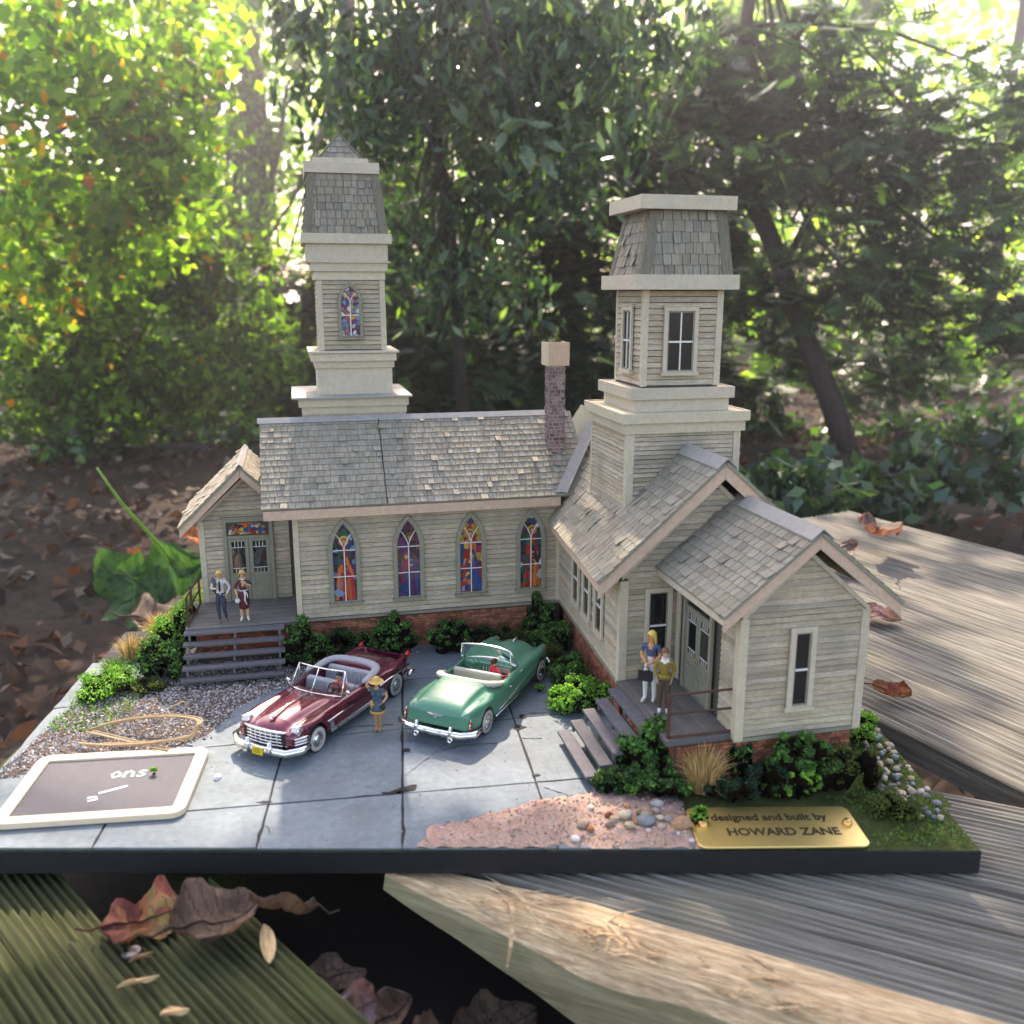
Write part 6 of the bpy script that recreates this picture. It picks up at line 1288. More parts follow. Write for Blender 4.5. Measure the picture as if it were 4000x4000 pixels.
# ------------------------------------------------------------------ timber under the board, forest floor
def plank_mesh(L, w, t, mat, grooves, jit=.02, seed=0, raw_side=None, name='plank'):
    """board along +x, width along y, top at z = 0, weathered into ridges"""
    random.seed(seed); n = int(L / .5) + 1; ny = grooves * 3; vv = []; ff = []
    prof = []
    for k in range(ny + 1):
        y = -w / 2 + w * k / ny; d = 0 if k % 3 else -random.uniform(.08, .26); prof.append((y, d + random.uniform(-.012, .012)))
    for i in range(n + 1):
        x = L * i / n
        for k, (y, d) in enumerate(prof):
            e = jit * mnoise.noise(Vector((x * .35, y * 2.2, seed))); vv.append((x, y + .05 * mnoise.noise(Vector((x * .22, k * .15, seed + 3))), d + e + (.05 * mnoise.noise(Vector((x * .15, seed * 2., k * .05))))))
    m = MB()
    for i in range(n):
        for k in range(ny): a = i * (ny + 1) + k; ff.append((a, a + ny + 1, a + ny + 2, a + 1))
    m.mesh(vv, ff)
    r0 = [vv[i * (ny + 1)] for i in range(n + 1)]; r1 = [vv[i * (ny + 1) + ny] for i in range(n + 1)]
    for i in range(n):
        m.face([r0[i + 1], r0[i], (r0[i][0], r0[i][1] - .03, -t), (r0[i + 1][0], r0[i + 1][1] - .03, -t)], (.9, .9, .9)); m.face([r1[i], r1[i + 1], (r1[i + 1][0], r1[i + 1][1] + .02, -t), (r1[i][0], r1[i][1] + .02, -t)], (.9, .9, .9))
    e0 = vv[:ny + 1]; m.face([*e0, (0, w / 2, -t), (0, -w / 2, -t)], (.7, .66, .6)); e1 = vv[-(ny + 1):]; m.face([*e1[::-1], (L, -w / 2, -t), (L, w / 2, -t)], (.7, .66, .6))
    return m
DK = empty('timber_deck', (0, 0, -.64)); tag(DK, kind='structure')
def plank(x, y, ang, L, w, t, mat, grooves, seed, z=-.03, jit=.03):
    o = plank_mesh(L, w, t, mat, grooves, jit, seed).build('plank', M[mat], DK, smooth=True); o.location = (x, y, z); o.rotation_euler = (0, 0, R(ang)); return o
# planks showing behind the right edge of the board, running away from the viewer
dn = (math.cos(R(-62)), math.sin(R(-62))); px = (-dn[1], dn[0])
for k in range(7):
    c = 3.0 + k * 2.95 ; L = 30
    plank(8.0 + px[0] * c - dn[0] * 16, 37.5 + px[1] * c - dn[1] * 12 * .5, -62, L, 2.86, .9, 'deck_wood', 9, 40 + k)
# big split beam under the right half of the board
fd = (math.cos(R(-24.8)), math.sin(R(-24.8))); fn = (-fd[1], fd[0]); bx, by = -2.2, 17.95
plank(bx - fd[0] * .4 + fn[0] * 2.95, by - fd[1] * .4 + fn[1] * 2.95, -24.8, 22, 4.0, .6, 'deck_wood', 20, 60, z=-.04)
plank(bx - fd[0] * 6 + fn[0] * 7.05, by - fd[1] * 6 + fn[1] * 7.05, -24.8, 26, 4.0, 2.2, 'deck_wood', 20, 61, z=-.06)
m = MB(); random.seed(4); n = 60                                 # raw splintered arris and its mossy side face
rows = []
n = 150
for i in range(n + 1):
    s_ = i / n * 24; e = lambda k: mnoise.noise(Vector((s_ * .8, k, 1.7))); w = 1.05 + .35 * e(3) * min(1, s_ / 4)
    q_ = min(1, .12 + s_ / 5.5); rows.append([(s_, 1.02 - .6 * (1 - q_), -.10), (s_, (.62 + .12 * e(1)) * q_, (-.16 + .05 * e(2)) * q_ - .04), (s_, (.25 + .1 * e(4)) * q_, (-.30 + .07 * e(5)) * q_), (s_, (-.05 + .10 * e(6)) * q_, (-.52 + .06 * e(7)) * q_), (s_, (-.28 + .08 * e(8)) * q_, (-.86 + .1 * e(9)) * q_)])
for i in range(n):
    for k in range(4): m.face([rows[i][k], rows[i][k + 1], rows[i + 1][k + 1], rows[i + 1][k]])
o = m.build('raw_edge', M['raw_wood'], DK, smooth=True, weld=True); o.location = (bx - fd[0] * .7, by - fd[1] * .7, 0); o.rotation_euler = (0, 0, R(-24.8))
m = MB()
for i in range(n): a, b = rows[i][4], rows[i + 1][4]; ka, kb = -(.30 + .16 * a[0]), -(.30 + .16 * b[0]); m.face([a, (a[0], a[1] - .10, a[2] + ka), (b[0], b[1] - .10, b[2] + kb), b]); m.face([(a[0], a[1] - .10, a[2] + ka), (a[0], a[1] + .8, a[2] + ka - .1), (b[0], b[1] + .8, b[2] + kb - .1), (b[0], b[1] - .10, b[2] + kb)])
o = m.build('beam_side', M['beam_side'], DK, smooth=True); o.location = (bx - fd[0] * .7, by - fd[1] * .7, 0); o.rotation_euler = (0, 0, R(-24.8))
def on_beam(s_, t_, z=-.64): return (bx + fd[0] * s_ + fn[0] * t_, by + fd[1] * s_ + fn[1] * t_, z)
random.seed(14)
for nm, s0, lab in (('splinters', 4.8, 'small torn fibres along the middle of the raw beam edge'), ('splinters', 2.2, 'torn tan splinters sticking up from the raw edge of the beam'), ('splinters', 7.6, 'bundle of pale splinters at the lower right end of the beam')):
    m = MB()
    for k in range(34):
        p = Vector(on_beam(s0 + random.uniform(-.8, .9), random.uniform(-.1, .7), -.64 - random.uniform(.15, .5))); a = R(-24.8) + random.uniform(-.5, .5) + (math.pi if random.random() < .4 else 0); l = random.uniform(.35, 1.1); up = random.uniform(.02, .55)
        m.tube([p, p + Vector((math.cos(a) * l * .5, math.sin(a) * l * .5, up * l * .6)), p + Vector((math.cos(a) * l, math.sin(a) * l, up * l * .8))], [.035, .028, .006], 4, (random.uniform(.8, 1.15),) * 3, flat=.5)
    if s0 < 4: p = Vector(on_beam(2.35, .1, -.62)); m.tube([p, p + Vector((.05, -.25, .04)), p + Vector((.0, -.7, -.5)), p + Vector((-.08, -.75, -.95))], [.06, .055, .045, .03], 5, (1.1, 1.05, 1), flat=.5)
    tag(m.build(nm, M['raw_wood']), lab, 'splinters')
# mossy plank at lower left, cut end under the board
ld = (math.cos(R(-45)), math.sin(R(-45))); ln = (ld[1], -ld[0])
lpk = plank(-5.9 + ln[0] * 3.4 - ld[0] * 1.0, 17.45 + ln[1] * 3.4 - ld[1] * 1.0, -45, 20, 6.6, 1.4, 'mossy_wood', 40, 70, z=-.05, jit=.05)
plank(-16.5, 20.5, -45, 22, 6.0, 1.4, 'mossy_wood', 36, 71, z=-.25)
m = MB(); m.box(-8.3, -6.9, 18.3, 21, -3.2, -.70); m.build('deck_post', M['mossy_wood'], DK)
m = MB(); m.lathe([(.0, .07), (.06, .07), (.16, .06), (.19, .03), (.19, .0)], (0, 0, 0), (0, 0, 1), 18); m.box(-.13, .13, -.022, .022, .098, .104, (.2, .2, .2)); o = m.build('screw', M['steel'], smooth=False); o.location = (-7.45, 15.55, -.62); tag(o, 'dark steel screw head in the mossy plank at lower left', 'screw')
def chip(label, x, y, l, w, ang, z=-.6, col=(1, .95, .85)):
    m = MB(); n = 6; pts = [(l * (k / n - .5), w * math.sin(math.pi * (k + .25) / (n + .5)) * .5, .03 + .05 * math.sin(k)) for k in range(n + 1)]; q = pts + [(p[0] + .02, -p[1] * .7, p[2] + .015) for p in pts[::-1]]
    m.prism(q, (0, 0, .05), col); o = m.build('wood_chip', M['raw_wood'], bevel=.008); o.location = (x, y, z); o.rotation_euler = (.1, .12, ang); tag(o, label, 'wood chip')
chip('spindle shaped tan wood chip on the edge of the mossy plank', -4.85, 15.75, 1.0, .36, R(-70)); chip('thin pale sliver of wood lying on the mossy plank', -7.0, 14.7, .75, .1, R(35)); chip('short bark coloured chip beside the screw on the mossy plank', -7.2, 15.35, .5, .12, R(50), col=(.4, .35, .3)); chip('pale chip at the lower edge of the mossy plank', -6.05, 13.95, .5, .22, R(25))
def dead_leaf(label, loc, rot, size, cols, seed, curl=.5, lobes=0, group=None, wid=.62, cat='leaf', mat='dead_leaf'):
    """curled leaf blade with midrib and stalk"""
    rs = np.random.default_rng(seed); nu, nv = 34, 14; vv = []; m = MB(); cl = []
    for i in range(nu + 1):
        u = i / nu; w = wid * (math.sin(math.pi * min(1, u * .97 + .015) ** .85)) ** .75 * .5
        if lobes: w *= 1 + .32 * math.sin(u * math.pi * 2 * lobes) * (u > .1)
        for k in range(nv + 1):
            v = (k / nv - .5) * 2; nz = mnoise.noise(Vector((u * 3, v * 2, seed * 1.3))); nz2 = mnoise.noise(Vector((u * 9, v * 6, seed * 2.3)))
            ww = w * (1 + .14 * mnoise.noise(Vector((u * 8, (1 if v > 0 else -1) * 3, seed))) + .10 * mnoise.noise(Vector((u * 26, (1 if v > 0 else -1) * 5, seed)))) 
            a = curl * v * (1.2 + .8 * nz); y = ww * math.sin(a) / max(abs(curl), .05) if abs(curl) > .05 else ww * v; z = ww * (1 - math.cos(a)) / max(abs(curl), .05)
            vv.append(((u - .5) * (1 - .15 * curl), y, z + .10 * nz + .025 * nz2 + curl * .25 * (u - .5) ** 2 * 2 + (.02 if k == nv // 2 else 0)))
    for i in range(nu):
        for k in range(nv):
            a = i * (nv + 1) + k; u = i / nu; c = cols[int(min(len(cols) - 1, max(0, (u + .35 * mnoise.noise(Vector((u * 4, k * .5, seed)))) * len(cols))))]; v_ = abs((k + .5) / nv - .5) * 2; t = rs.uniform(.85, 1.12) * (.62 if (u * 7 + v_ * 1.6) % 1 < .16 else 1); m.mesh([vv[a], vv[a + 1], vv[a + nv + 2], vv[a + nv + 1]], [(0, 1, 2, 3)], tuple(x * t for x in c))
    mid = [vv[i * (nv + 1) + nv // 2] for i in range(nu + 1)]; m.tube([(-.72, .03, .10), (-.6, .01, .05)] + [(p[0], p[1], p[2] + .004) for p in mid], [.012, .014] + [.013 * (1 - i / (nu + 1)) + .002 for i in range(nu + 1)], 5, tuple(x * .7 for x in cols[0]))
    o = m.build('fallen_leaf' if mat == 'dead_leaf' else 'hosta_leaf', M['dead_leaf'], smooth=True, weld=True); o.location = loc; o.rotation_euler = rot; o.scale = (size,) * 3; return tag(o, label, cat, group)
B1, B2, RD, OR, YL, PK = (.10, .07, .05), (.16, .11, .08), (.24, .07, .045), (.42, .16, .06), (.35, .26, .06), (.36, .2, .17)
dead_leaf('large curled grey brown leaf at the top of the mossy plank', (-6.0, 16.15, -.42), (.1, .1, R(35)), 2.0, (B1, B2, (.2, .14, .1)), 1, .75, wid=.8)
dead_leaf('rust red leaf with an olive edge tucked under the left front of the board', (-7.45, 16.45, -.6), (.05, .03, R(24)), 1.9, ((.16, .05, .035), (.26, .10, .045), (.2, .15, .05), RD), 2, .28, 2)
dead_leaf('thin dark leaf with a raised stalk at the end of the mossy plank', (-4.7, 16.45, -.35), (.6, -.55, R(215)), 1.9, (B1, B1), 3, .9, wid=.4)
dead_leaf('dusky pink leaf standing in the dark gap', (-3.35, 15.3, -2.0), (1.2, .2, R(60)), 1.9, (PK, B2, (.3, .2, .2)), 4, .4)
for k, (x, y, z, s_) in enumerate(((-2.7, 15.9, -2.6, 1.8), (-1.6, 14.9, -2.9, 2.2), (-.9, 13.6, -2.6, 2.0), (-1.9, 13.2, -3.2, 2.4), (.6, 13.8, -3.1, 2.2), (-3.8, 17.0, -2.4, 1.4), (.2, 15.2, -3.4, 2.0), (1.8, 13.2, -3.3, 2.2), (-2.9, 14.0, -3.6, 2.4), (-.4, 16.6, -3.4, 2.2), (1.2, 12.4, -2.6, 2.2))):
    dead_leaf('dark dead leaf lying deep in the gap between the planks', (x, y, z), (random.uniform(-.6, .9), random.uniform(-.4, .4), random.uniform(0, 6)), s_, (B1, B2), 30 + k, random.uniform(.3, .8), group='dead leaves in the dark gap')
dead_leaf('pale brown leaf lying on the planks behind the porch wing roof', (14.6, 41.0, .15), (.1, -.1, R(10)), 3.4, (B2, (.24, .15, .12), (.2, .15, .12)), 5, .5, 2, wid=.75)
dead_leaf('reddish curled leaf at the far right on the planks', (17.6, 43.3, .6), (.3, .2, R(70)), 3.6, ((.26, .15, .13), RD, B2), 6, .8)
dead_leaf('orange brown leaf on the planks right of the porch wing', (14.3, 34.2, -.35), (.1, .1, R(-30)), 1.9, ((.33, .15, .08), PK, (.34, .2, .13)), 7, .4)
dead_leaf('smooth rust leaf curled by the right edge of the board', (12.0, 27.0, -.35), (.15, 0, R(-40)), 1.4, ((.3, .12, .05), RD, (.3, .12, .05)), 8, .9)
# forest floor
gp, n = [], 60
m = MB(); gx = np.linspace(-900, 900, 61); gy = np.linspace(-120, 1500, 61); vv = []
for y in gy:
    for x in gx: vv.append((x, y, -14 + 5 * mnoise.noise(Vector((x * .01, y * .01, 0))) - max(0, 0) + (max(0, y - 250) * .02)))
ff = [(j * 61 + i, j * 61 + i + 1, (j + 1) * 61 + i + 1, (j + 1) * 61 + i) for j in range(60) for i in range(60)]
m.mesh(vv, ff); tag(m.build('forest_floor', M['litter'], smooth=True), kind='structure')
m = MB(); m.face([(-30, 5, -3.9), (30, 5, -3.9), (30, 24, -3.9), (-30, 24, -3.9)]); tag(m.build('gap_shade_sheet', M['gap_shade']), kind='structure')  # sheet closing the gap, coloured near-black to give its shade
# ------------------------------------------------------------------ the garden wood behind
FPX = 3600.0
def at(px, py, D):
    """world point at forward distance D (Y) on the sight line of photo pixel (px, py)"""
    th = R(13.48); a = (px - 2000) / FPX; b = (2000 - py) / FPX; y = math.cos(th) + b * math.sin(th); z = -math.sin(th) + b * math.cos(th)
    return np.array([a * D / y, D, 12 + z * D / y])
LIT = [[(-22, 18), (-8.4, 18), (-7.6, 20.6), (-7.5, 22.2), (-7.9, 23.4), (-8.4, 25.2), (-10.4, 27), (-11, 30), (-12, 37), (-22, 37)], [(-.9, 21.2), (.2, 20.9), (1.4, 23.4), (.8, 24.9), (.1, 24.0)]]
Sn = np.array(S)
def keep_sunny_gaps(P, r):  # drops crown leaves that would shade the LIT patches
    g = P[:, :2] - Sn[None, :2] * (P[:, 2:3] / Sn[2]); k = np.ones(len(P), bool)
    for i, (x, y) in enumerate(g):
        if -24 < x < 4 and 16 < y < 40:
            for poly in LIT:
                if in_poly(x, y, poly) or edge_dist(x, y, poly) < r * .55: k[i] = False; break
    return k
def blob_points(c, r, n, clump, rs):
    nc = max(3, n // clump); cc = unit(rs.normal(size=(nc, 3))) * rs.uniform(0, 1, (nc, 1)) ** .45 * np.array(r) + np.array(c)
    sig = np.mean(r) * .13 + .4; idx = rs.integers(0, nc, n); return cc[idx] + rs.normal(size=(n, 3)) * sig * rs.uniform(.4, 1.3, (nc, 1))[idx], rs.uniform(.55, 1.35, nc)[idx]
def spray_quads(P, size, rs):
    n = len(P); t = unit(rs.normal(size=(n, 3)) * [1, 1, .35] + [0, 0, -.25]); nr = unit(rs.normal(size=(n, 3)) * .4 + [0, 0, 1]); b = unit(np.cross(nr, t)); sz = np.asarray(size).reshape(-1, 1); Q = []
    def rh(c, d, l, w): e = unit(np.cross(nr, d)); return np.stack([c, c + d * l * .45 + e * w, c + d * l, c + d * l * .45 - e * w], 1)
    Q.append(rh(P, t, sz, sz * .05))
    for k, s_ in enumerate((.08, .25, .42, .6, .76)):
        for sg_ in (-1, 1): Q.append(rh(P + t * sz * s_, unit(t * .75 + b * sg_ * .75), sz * (.48 - .32 * s_), sz * .055))
    return np.concatenate(Q, 0), len(Q)
def tree(name, label, trunk, blobs, kind, size, cols, mat, seed, group=None, clump=30, tint=(1, 1, 1), cat='tree', limbs=6, cull=False, accents=None, limb_r=.45):
    rs = np.random.default_rng(seed); random.seed(seed); root = empty(name, tuple(trunk[0][:3])); tag(root, label, cat, group); o = Vector(trunk[0][:3])
    m = MB(); pts = [Vector(p[:3]) - o for p in trunk]; m.tube(pts, [p[3] for p in trunk], 9)
    for (c, r, n) in blobs:                                      # limbs reach into every part of the crown
        for k in range(max(1, limbs // len(blobs) + 1)):
            i = random.randint(max(0, len(pts) - 3), len(pts) - 1); a = pts[i]; d = rs.normal(size=3); e = Vector(np.array(c) + unit(d) * np.array(r) * .75) - o; mid = (a + e) / 2 + Vector(rs.normal(size=3)) * np.mean(r) * .12; r0 = trunk[i][3] * limb_r
            m.tube([a, a.lerp(mid, .5) + Vector(rs.normal(size=3)) * .5, mid, mid.lerp(e, .6) + Vector(rs.normal(size=3)), e], [r0, r0 * .8, r0 * .6, r0 * .35, r0 * .1], 6)
    m.build('trunk', M['bark'], root, smooth=True); V = []; Cc = []; cols = np.array(cols)
    for (c, r, n) in blobs:
        P, tone = blob_points(c, r, n, clump, rs); sz = size * rs.uniform(.55, 1.3, n)
        if cull: k = keep_sunny_gaps(P, size); P, tone, sz = P[k], tone[k], sz[k]; n = len(P)
        cl = cols[rs.integers(0, len(cols), n)] * tone[:, None] * rs.uniform(.75, 1.25, (n, 1))
        if accents is not None: q = rs.random(n) < accents[1]; cl[q] = np.array(accents[0])[rs.integers(0, len(accents[0]), q.sum())]
        if kind == 'spray': Q, rep = spray_quads(P, sz, rs); V.append(Q); Cc.append(np.tile(cl, (rep, 1)))
        else:
            Q = leaf_quads(P, sz, .34 if kind == 'long' else .62, droop=np.array([0, 0, -.6]) if kind == 'long' else None, fold=.06); V.append(Q); Cc.append(cl)
    V = np.concatenate(V) - np.array(o); quads_np('crown', V, np.concatenate(Cc), M[mat], root, kind='stuff'); return root
def B(px, py, D, rx, rz, n, ry=None): return (at(px, py, D), (rx, ry or rx * .7, rz), n)
def T(*pts): return [(*at(px, py, D), r) for px, py, D, r in pts]
YG = [(.15, .28, .04), (.20, .34, .05), (.11, .22, .035), (.26, .34, .06), (.07, .16, .03)]; MG = [(.06, .13, .03), (.09, .18, .03), (.05, .10, .025), (.13, .22, .04)]
DG = [(.025, .052, .024), (.035, .068, .028), (.018, .036, .019), (.05, .082, .036)]; RG = [(.025, .055, .026), (.035, .072, .03), (.05, .09, .04), (.016, .036, .02)]
SUNSPOT = [(.16, .28, .04), (.22, .34, .05), (.3, .4, .1)]; AUT = [(.55, .20, .03), (.6, .32, .05), (.45, .12, .04)]  # first set: brighter leaf colours standing in for sunlit leaves
tree('maple_tree', 'sunlit yellow green maple with orange leaves at the upper left', T((-900, 1750, 130, 2.2), (-850, 1100, 130, 1.9), (-700, 400, 130, 1.6), (-500, -300, 135, 1.2)),
     [B(420, 120, 120, 18, 13, 1900), B(640, 520, 125, 13, 11, 1300), B(60, 420, 115, 18, 20, 1900), B(760, 160, 140, 9, 10, 700), B(480, 860, 130, 12, 8, 900), B(100, 950, 125, 16, 10, 1300)], 'leaf', 2.0, YG, 'tree_leaf', 1, accents=(AUT, .035), limbs=14)
tree('beech_tree', 'green leafy tree in the left middle distance behind the maple', T((1000, 1800, 250, 3.2), (1010, 900, 250, 3.0), (985, 300, 255, 2.6), (960, -400, 260, 2.0)),
     [B(700, 900, 240, 26, 16, 2600), B(850, 1250, 240, 26, 14, 2600), B(1020, 560, 250, 16, 16, 1400), B(560, 1350, 230, 20, 10, 1900), B(750, 1480, 225, 22, 7, 1500), B(1120, 150, 255, 14, 14, 600), B(150, 1250, 240, 26, 20, 1300), B(880, 80, 250, 12, 10, 330)], 'leaf', 2.4, MG + [(.17, .3, .04)], 'tree_leaf', 2, limbs=16)
tree('rhododendron', 'dark large leaved rhododendron above and between the two towers', T((1820, 1800, 115, .8), (1780, 1100, 112, .7), (1700, 500, 108, .6), (1750, -50, 106, .7)),
     [B(1450, 330, 105, 11, 9, 1400), B(1850, 180, 105, 13, 10, 2000), B(2150, 480, 108, 12, 11, 1700), B(1750, 760, 112, 11, 9, 1400), B(2350, 120, 110, 13, 9, 1500), B(1230, 60, 108, 8, 6, 330), B(1800, 1080, 112, 12, 7, 700)], 'long', 2.1, RG + [(.07, .12, .05)], 'dark_leaf', 3, clump=12, limbs=26, accents=(SUNSPOT, .03))
tree('hemlock_tree', 'dense dark hemlock filling the view behind the chimney', T((2250, 1850, 165, 2.4), (2230, 1000, 165, 2.0), (2220, 200, 165, 1.5), (2200, -500, 165, 1.0)),
     [B(1750, 1150, 160, 16, 13, 760), B(2150, 900, 160, 18, 16, 1000), B(1950, 1480, 155, 20, 10, 950), B(2500, 1250, 160, 16, 14, 820), B(2480, 620, 165, 17, 14, 820), B(1620, 1500, 160, 12, 9, 700), B(2350, 1600, 158, 16, 9, 900), B(2080, 250, 168, 16, 12, 800), B(2750, 1000, 168, 12, 14, 700), B(2750, 1550, 165, 12, 8, 500)], 'spray', 5.4, DG, 'dark_leaf', 4, clump=12, limbs=22, accents=(SUNSPOT, .025))
tree('hemlock_tree', 'second dark hemlock left of centre behind the taller tower', T((1320, 1850, 190, 2.2), (1330, 900, 190, 1.9), (1360, 100, 190, 1.4), (1360, -500, 190, 1.0)),
     [B(1400, 1150, 185, 15, 13, 1000), B(1480, 780, 188, 15, 12, 850), B(1180, 1500, 180, 16, 9, 900), B(1650, 420, 190, 14, 12, 700), B(1100, 1200, 185, 11, 9, 500)], 'spray', 5.4, DG + [(.05, .09, .035)], 'dark_leaf', 5, clump=12, limbs=16, accents=(SUNSPOT, .05))
tree('leaning_tree', 'dark tree with a leaning forked trunk at the right', T((3330, 1830, 140, 2.0), (3240, 1550, 142, 1.75), (3130, 1280, 144, 1.6), (3030, 980, 146, 1.5), (2925, 740, 147, 1.45), (2930, 430, 148, 1.2), (2915, 100, 148, 1.0), (2960, -300, 150, .7)),
     [B(3000, 560, 140, 16, 11, 620), B(3350, 700, 140, 16, 12, 700), B(3250, 320, 145, 16, 11, 560), B(2780, 330, 145, 12, 10, 600), B(3420, 1080, 138, 13, 9, 560), B(3800, 700, 140, 16, 18, 1000), B(3080, 1200, 150, 9, 9, 350), B(3850, 1200, 140, 14, 12, 700), B(3450, 1420, 150, 14, 7, 450)], 'spray', 4.6, DG + [(.05, .10, .04), (.06, .12, .04)], 'dark_leaf', 6, clump=11, limbs=24, accents=(SUNSPOT, .05))
lt = [o for o in COL.objects if o.name.startswith('leaning_tree')][0]; m = MB(); o0 = Vector(lt.location)
for pts in ([(2960, 830, 147, .8), (2820, 740, 146, .6), (2640, 640, 145, .4), (2480, 560, 144, .2)], [(2940, 760, 147, .9), (3030, 520, 148, .6), (3090, 250, 150, .45), (3180, -60, 150, .3)], [(2950, 860, 147, .7), (2820, 600, 147, .45), (2770, 300, 147, .3), (2740, 0, 147, .2)], [(3060, 1050, 146, .7), (3180, 800, 144, .5), (3330, 640, 142, .3)], [(3000, 330, 148, .5), (3130, 120, 147, .4), (3300, -60, 147, .3)]):
    q = [Vector(at(a, b, d)) - o0 for a, b, d, r in pts]; m.tube(q, [p[3] for p in pts], 7)
m.build('limb', M['bark'], lt, smooth=True)
tree('understorey_tree', 'sunlit green sapling thicket low on the right behind the leaning trunk', T((3600, 1800, 250, 2), (3580, 1000, 250, 1.6), (3560, 300, 250, 1.2)),
     [B(3050, 1500, 240, 16, 8, 420), B(3350, 1620, 230, 16, 7, 480), B(3450, 1350, 245, 14, 12, 420), B(3700, 1500, 240, 20, 14, 800), B(3000, 900, 255, 12, 12, 260), B(2950, 150, 260, 14, 10, 420), B(3300, 100, 260, 14, 9, 330)], 'leaf', 4.0, YG + MG, 'tree_leaf', 7, limbs=12)
tree('laurel_bush', 'dark laurel bush behind the planks at the right', T((3150, 2060, 78, .6), (3160, 1950, 78, .4)), [B(3130, 1960, 76, 6, 2.6, 420), B(3330, 1920, 84, 6, 3, 420), B(3020, 1880, 90, 6, 3, 320), B(3550, 1880, 90, 8, 3.5, 420), B(3850, 1850, 90, 8, 4, 420)], 'leaf', 1.9, DG + [(.03, .07, .045)], 'dark_leaf', 8, cat='bush', limbs=10)
tree('garden_shrub', 'bright low shrub sparkling behind the left end of the church', T((900, 1850, 190, 1), (900, 1600, 190, .8)), [B(650, 1600, 185, 16, 6, 420), B(950, 1520, 190, 14, 7, 420), B(350, 1650, 180, 16, 7, 420), B(1700, 1600, 200, 14, 4, 260), B(2700, 1650, 210, 14, 5, 300)], 'leaf', 3.2, YG[:3] + MG, 'tree_leaf', 9, cat='shrub', limbs=10)
tree('shade_oak', 'tall unseen oak added overhead, its crown shaped to dapple the light', [(-104, 150, -14, 5), (-102, 148, 40, 4.4), (-88, 140, 85, 3.6), (-70, 134, 110, 2.2)],
     [((-14, 128, 100), (46, 16, 30), 2300)], 'leaf', 4.2, [(.07, .13, .03), (.1, .17, .03)], 'tree_leaf', 10, cull=True, limbs=14, limb_r=.10)  # out of view, added for its shade; gaps cut for sun patches
tree('holly_thicket', 'low dark thicket on the shaded ground below the leaning trunk', T((3500, 1850, 150, .8), (3500, 1700, 150, .6)), [B(2900, 1700, 165, 12, 4, 700), B(3150, 1740, 160, 14, 4, 800), B(3480, 1720, 165, 14, 4.5, 800), B(3850, 1700, 160, 18, 5, 900)], 'leaf', 2.2, DG + MG[:2], 'dark_leaf', 15, cat='shrub', limbs=12)
tree('garden_shrub', 'dim low shrubs on the shady mulch behind the side entrance', T((800, 1850, 140, .6), (800, 1750, 140, .5)), [B(560, 1760, 150, 12, 3.5, 500), B(900, 1720, 150, 12, 4, 600), B(250, 1780, 140, 14, 4, 500), B(-100, 1700, 150, 16, 5, 500)], 'leaf', 2.0, DG + MG, 'dark_leaf', 16, cat='shrub', limbs=12)
tree('hazel_thicket', 'continuous leafy thicket behind the left half of the board', T((300, 1850, 150, .9), (320, 1300, 150, .7), (330, 700, 152, .5)), [B(120, 1350, 145, 20, 12, 1900), B(520, 1150, 150, 14, 12, 1800), B(820, 1000, 155, 12, 12, 1400), B(760, 1480, 150, 14, 7, 1300), B(380, 1560, 145, 16, 6, 1300), B(1050, 1420, 155, 10, 8, 800), B(650, 760, 160, 10, 9, 800), B(-150, 900, 150, 16, 16, 1300)], 'leaf', 2.1, MG + [(.17, .3, .04), (.03, .06, .02)], 'tree_leaf', 17, limbs=30, accents=(AUT, .01))
# far sunlit wood: reads as one mass
rs = np.random.default_rng(12); P = []; Cc = []
cl = np.array([(.16, .27, .03), (.24, .34, .04), (.10, .19, .03), (.30, .38, .06), (.07, .14, .03), (.2, .3, .05)])
for k in range(300):
    px = rs.uniform(-500, 4500); py = rs.uniform(-250, 1750); D = rs.uniform(380, 700)
    sky_gap = (px < 1200 and py < 750)
    if sky_gap and rs.random() < .82: continue
    if px > 1200 and py < 250 and rs.random() < .4: continue
    n = 120; c = at(px, py, D); P.append(c + rs.normal(size=(n, 3)) * [22, 30, 14]); Cc.append(cl[rs.integers(0, 6, n)] * rs.uniform(.5, 1.5))
P = np.concatenate(P); quads_np('far_wood', leaf_quads(P, rs.uniform(4, 9, len(P)), .7), np.concatenate(Cc) * 1.7, M['tree_leaf'], kind='stuff')
for k, (px, D, r) in enumerate(((300, 330, 2.0), (860, 420, 2.4), (1560, 460, 2.6), (2620, 430, 2.2), (3120, 380, 2.0), (3820, 330, 2.2))):
    m = MB(); b0 = at(px, 1500, D); pts = [(b0[0] + 5 * mnoise.noise(Vector((k, t * .7, 0))), D, -16 + t * 38) for t in range(7)]; m.tube(pts, [r * (1 - t * .07) for t in range(7)], 9)
    tag(m.build('tree_trunk', M['bark'], smooth=True), ['bare trunk at the far left edge of the wood', 'straight dark trunk behind the maple', 'far trunk right of the taller tower', 'far trunk seen left of the right-hand tower', 'far slim trunk behind the leaning tree', 'far trunk at the right edge of the wood'][k], 'tree trunk')
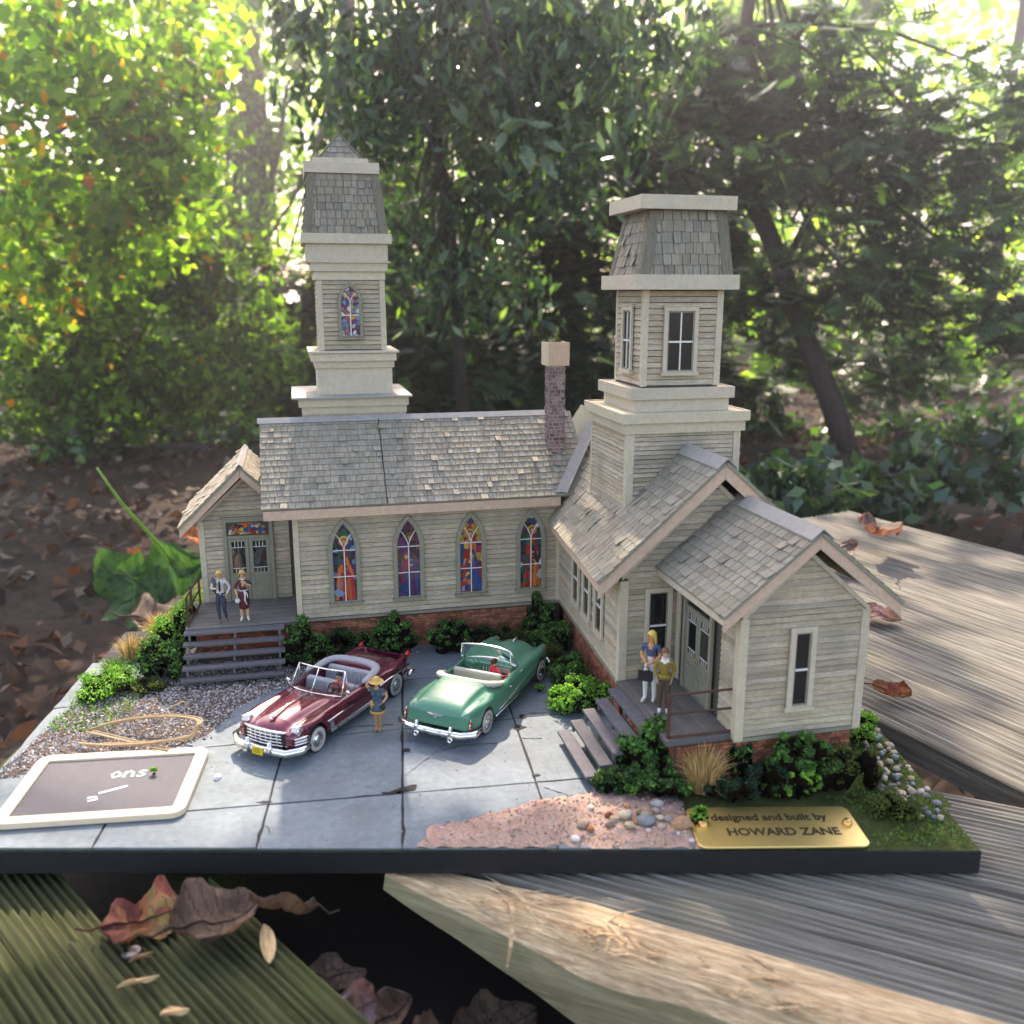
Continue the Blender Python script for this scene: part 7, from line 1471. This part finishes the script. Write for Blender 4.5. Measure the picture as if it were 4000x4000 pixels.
# leaf litter
P = np.stack([rs.uniform(-160, 160, 16000), 30 + 300 * rs.random(16000) ** 1.4, np.zeros(16000)], 1)
for p in P: p[2] = -13.6 + 5 * mnoise.noise(Vector((p[0] * .01, p[1] * .01, 0))) + max(0, p[1] - 250) * .02
LB = np.array([(.08, .05, .03), (.12, .075, .05), (.05, .035, .028), (.18, .11, .07), (.17, .07, .03), (.26, .2, .16)])
P[:, 2] += rs.uniform(0, .7, len(P)); quads_np('leaf_litter', leaf_quads(P, rs.uniform(.7, 2.4, len(P)), .7, normal=np.array([0, 0, 1.0]), fold=.12), LB[rs.integers(0, 6, len(P))] * rs.uniform(.6, 1.3, (len(P), 1)), M['dead_leaf'], kind='stuff')
# hosta, its flower stalk and the nearby bright leaves
hroot = empty('hosta', tuple(at(690, 2420, 60))); tag(hroot, 'broad leaved green hosta behind the left back corner of the board', 'plant')
for k, (px, py, D, sz, rot) in enumerate(((690, 2260, 58, 5.2, (1.25, -.35, .5)), (620, 2330, 56, 4.2, (1.1, .5, -.3)), (760, 2240, 64, 4.6, (1.3, -.7, .3)), (540, 2300, 58, 4.6, (1.0, .3, -.5)), (470, 2250, 60, 4.2, (1.2, -.5, .9)), (580, 2390, 55, 3.4, (1.0, -.2, -.6)))):
    lf = dead_leaf('x', (0, 0, 0), rot, sz, ((.04, .11, .035), (.06, .15, .05), (.045, .12, .04)), 60 + k, .45, wid=.78, mat='hosta')
    del lf['label'], lf['category']; lf.name = 'leaf_blade'; lf.data.materials.clear(); lf.data.materials.append(M['leafm']); lf.parent = hroot; lf.location = Vector(at(px, py, D)) - hroot.location
m = MB(); m.tube([Vector(at(a, b, d)) - hroot.location for a, b, d in ((700, 2230, 60), (640, 2150, 56), (560, 2060, 53), (470, 1960, 50), (380, 1830, 48))], [.13, .12, .11, .09, .06], 7, (.25, .42, .12)); m.build('flower_stalk', M['leafm'], hroot, smooth=True)
for k, (px, py, D, s_) in enumerate(((770, 2110, 70, 3.2), (545, 2190, 72, 3.4), (640, 2205, 68, 2.4), (900, 2060, 74, 2.6))): dead_leaf(['glowing orange leaf just left of the side entrance wall', 'orange leaf above the hosta at the left', 'small orange leaf over the hosta blades', 'dull orange leaf half hidden behind the side entrance'][k], tuple(at(px, py, D)), (.5 * k, .4, 1.3 * k), s_, (OR, (.6, .2, .04), OR), 80 + k, .5)
dead_leaf('big pale brown leaf lying behind the left railing', tuple(at(660, 2390, 52) + [0, 0, -.6]), (.2, .15, R(20)), 4.6, (B2, (.22, .17, .12), B2), 90, .35, 2, wid=.8)
# glossy sprig hanging in the light between the towers
sp = empty('leafy_sprig', tuple(at(2040, 520, 88))); tag(sp, 'sprig of shiny broad leaves catching the light between the towers', 'sprig')
for k, (px, py, s_, r) in enumerate(((2000, 490, 2.6, (.9, .2, 3.0)), (2110, 490, 2.4, (.8, .1, .1)), (2170, 580, 2.8, (.5, .4, -.6)), (2060, 620, 3.0, (.3, 1.0, -1.2)), (2140, 660, 3.0, (.2, .9, -.9)), (1960, 560, 2.4, (.4, .9, 4.2)))):
    lf = dead_leaf('x', (0, 0, 0), r, s_, ((.07, .12, .06), (.1, .15, .08)), 120 + k, .35, wid=.36, mat='hosta'); del lf['label'], lf['category']; lf.name = 'leaf_blade'; lf.data.materials.clear(); lf.data.materials.append(M['dark_leaf']); lf.parent = sp; lf.location = Vector(at(px, py, 88)) - sp.location
m = MB(); m.tube([Vector(at(a, b, 88.3)) - sp.location for a, b in ((2060, 560), (2040, 480), (1980, 300), (1900, 60), (1850, -200))], [.08, .1, .16, .22, .3], 6); m.build('twig', M['bark'], sp, smooth=True)
# ------------------------------------------------------------------ added volume imitating lens veil over the trees
hz_m = bpy.data.materials.new('veil_haze'); hz_m.use_nodes = True; nt = hz_m.node_tree; nt.nodes.remove(nt.nodes['Principled BSDF'])
pv = nt.nodes.new('ShaderNodeVolumePrincipled'); pv.inputs['Color'].default_value = (.93, .93, 1, 1); pv.inputs['Density'].default_value = .00052; pv.inputs['Anisotropy'].default_value = .78
nt.links.new(pv.outputs[0], nt.nodes['Material Output'].inputs['Volume'])
m = MB(); m.box(-930, 930, -130, 1530, -30, 380); hb = m.build('veil_haze', hz_m); hb['kind'] = 'stuff'
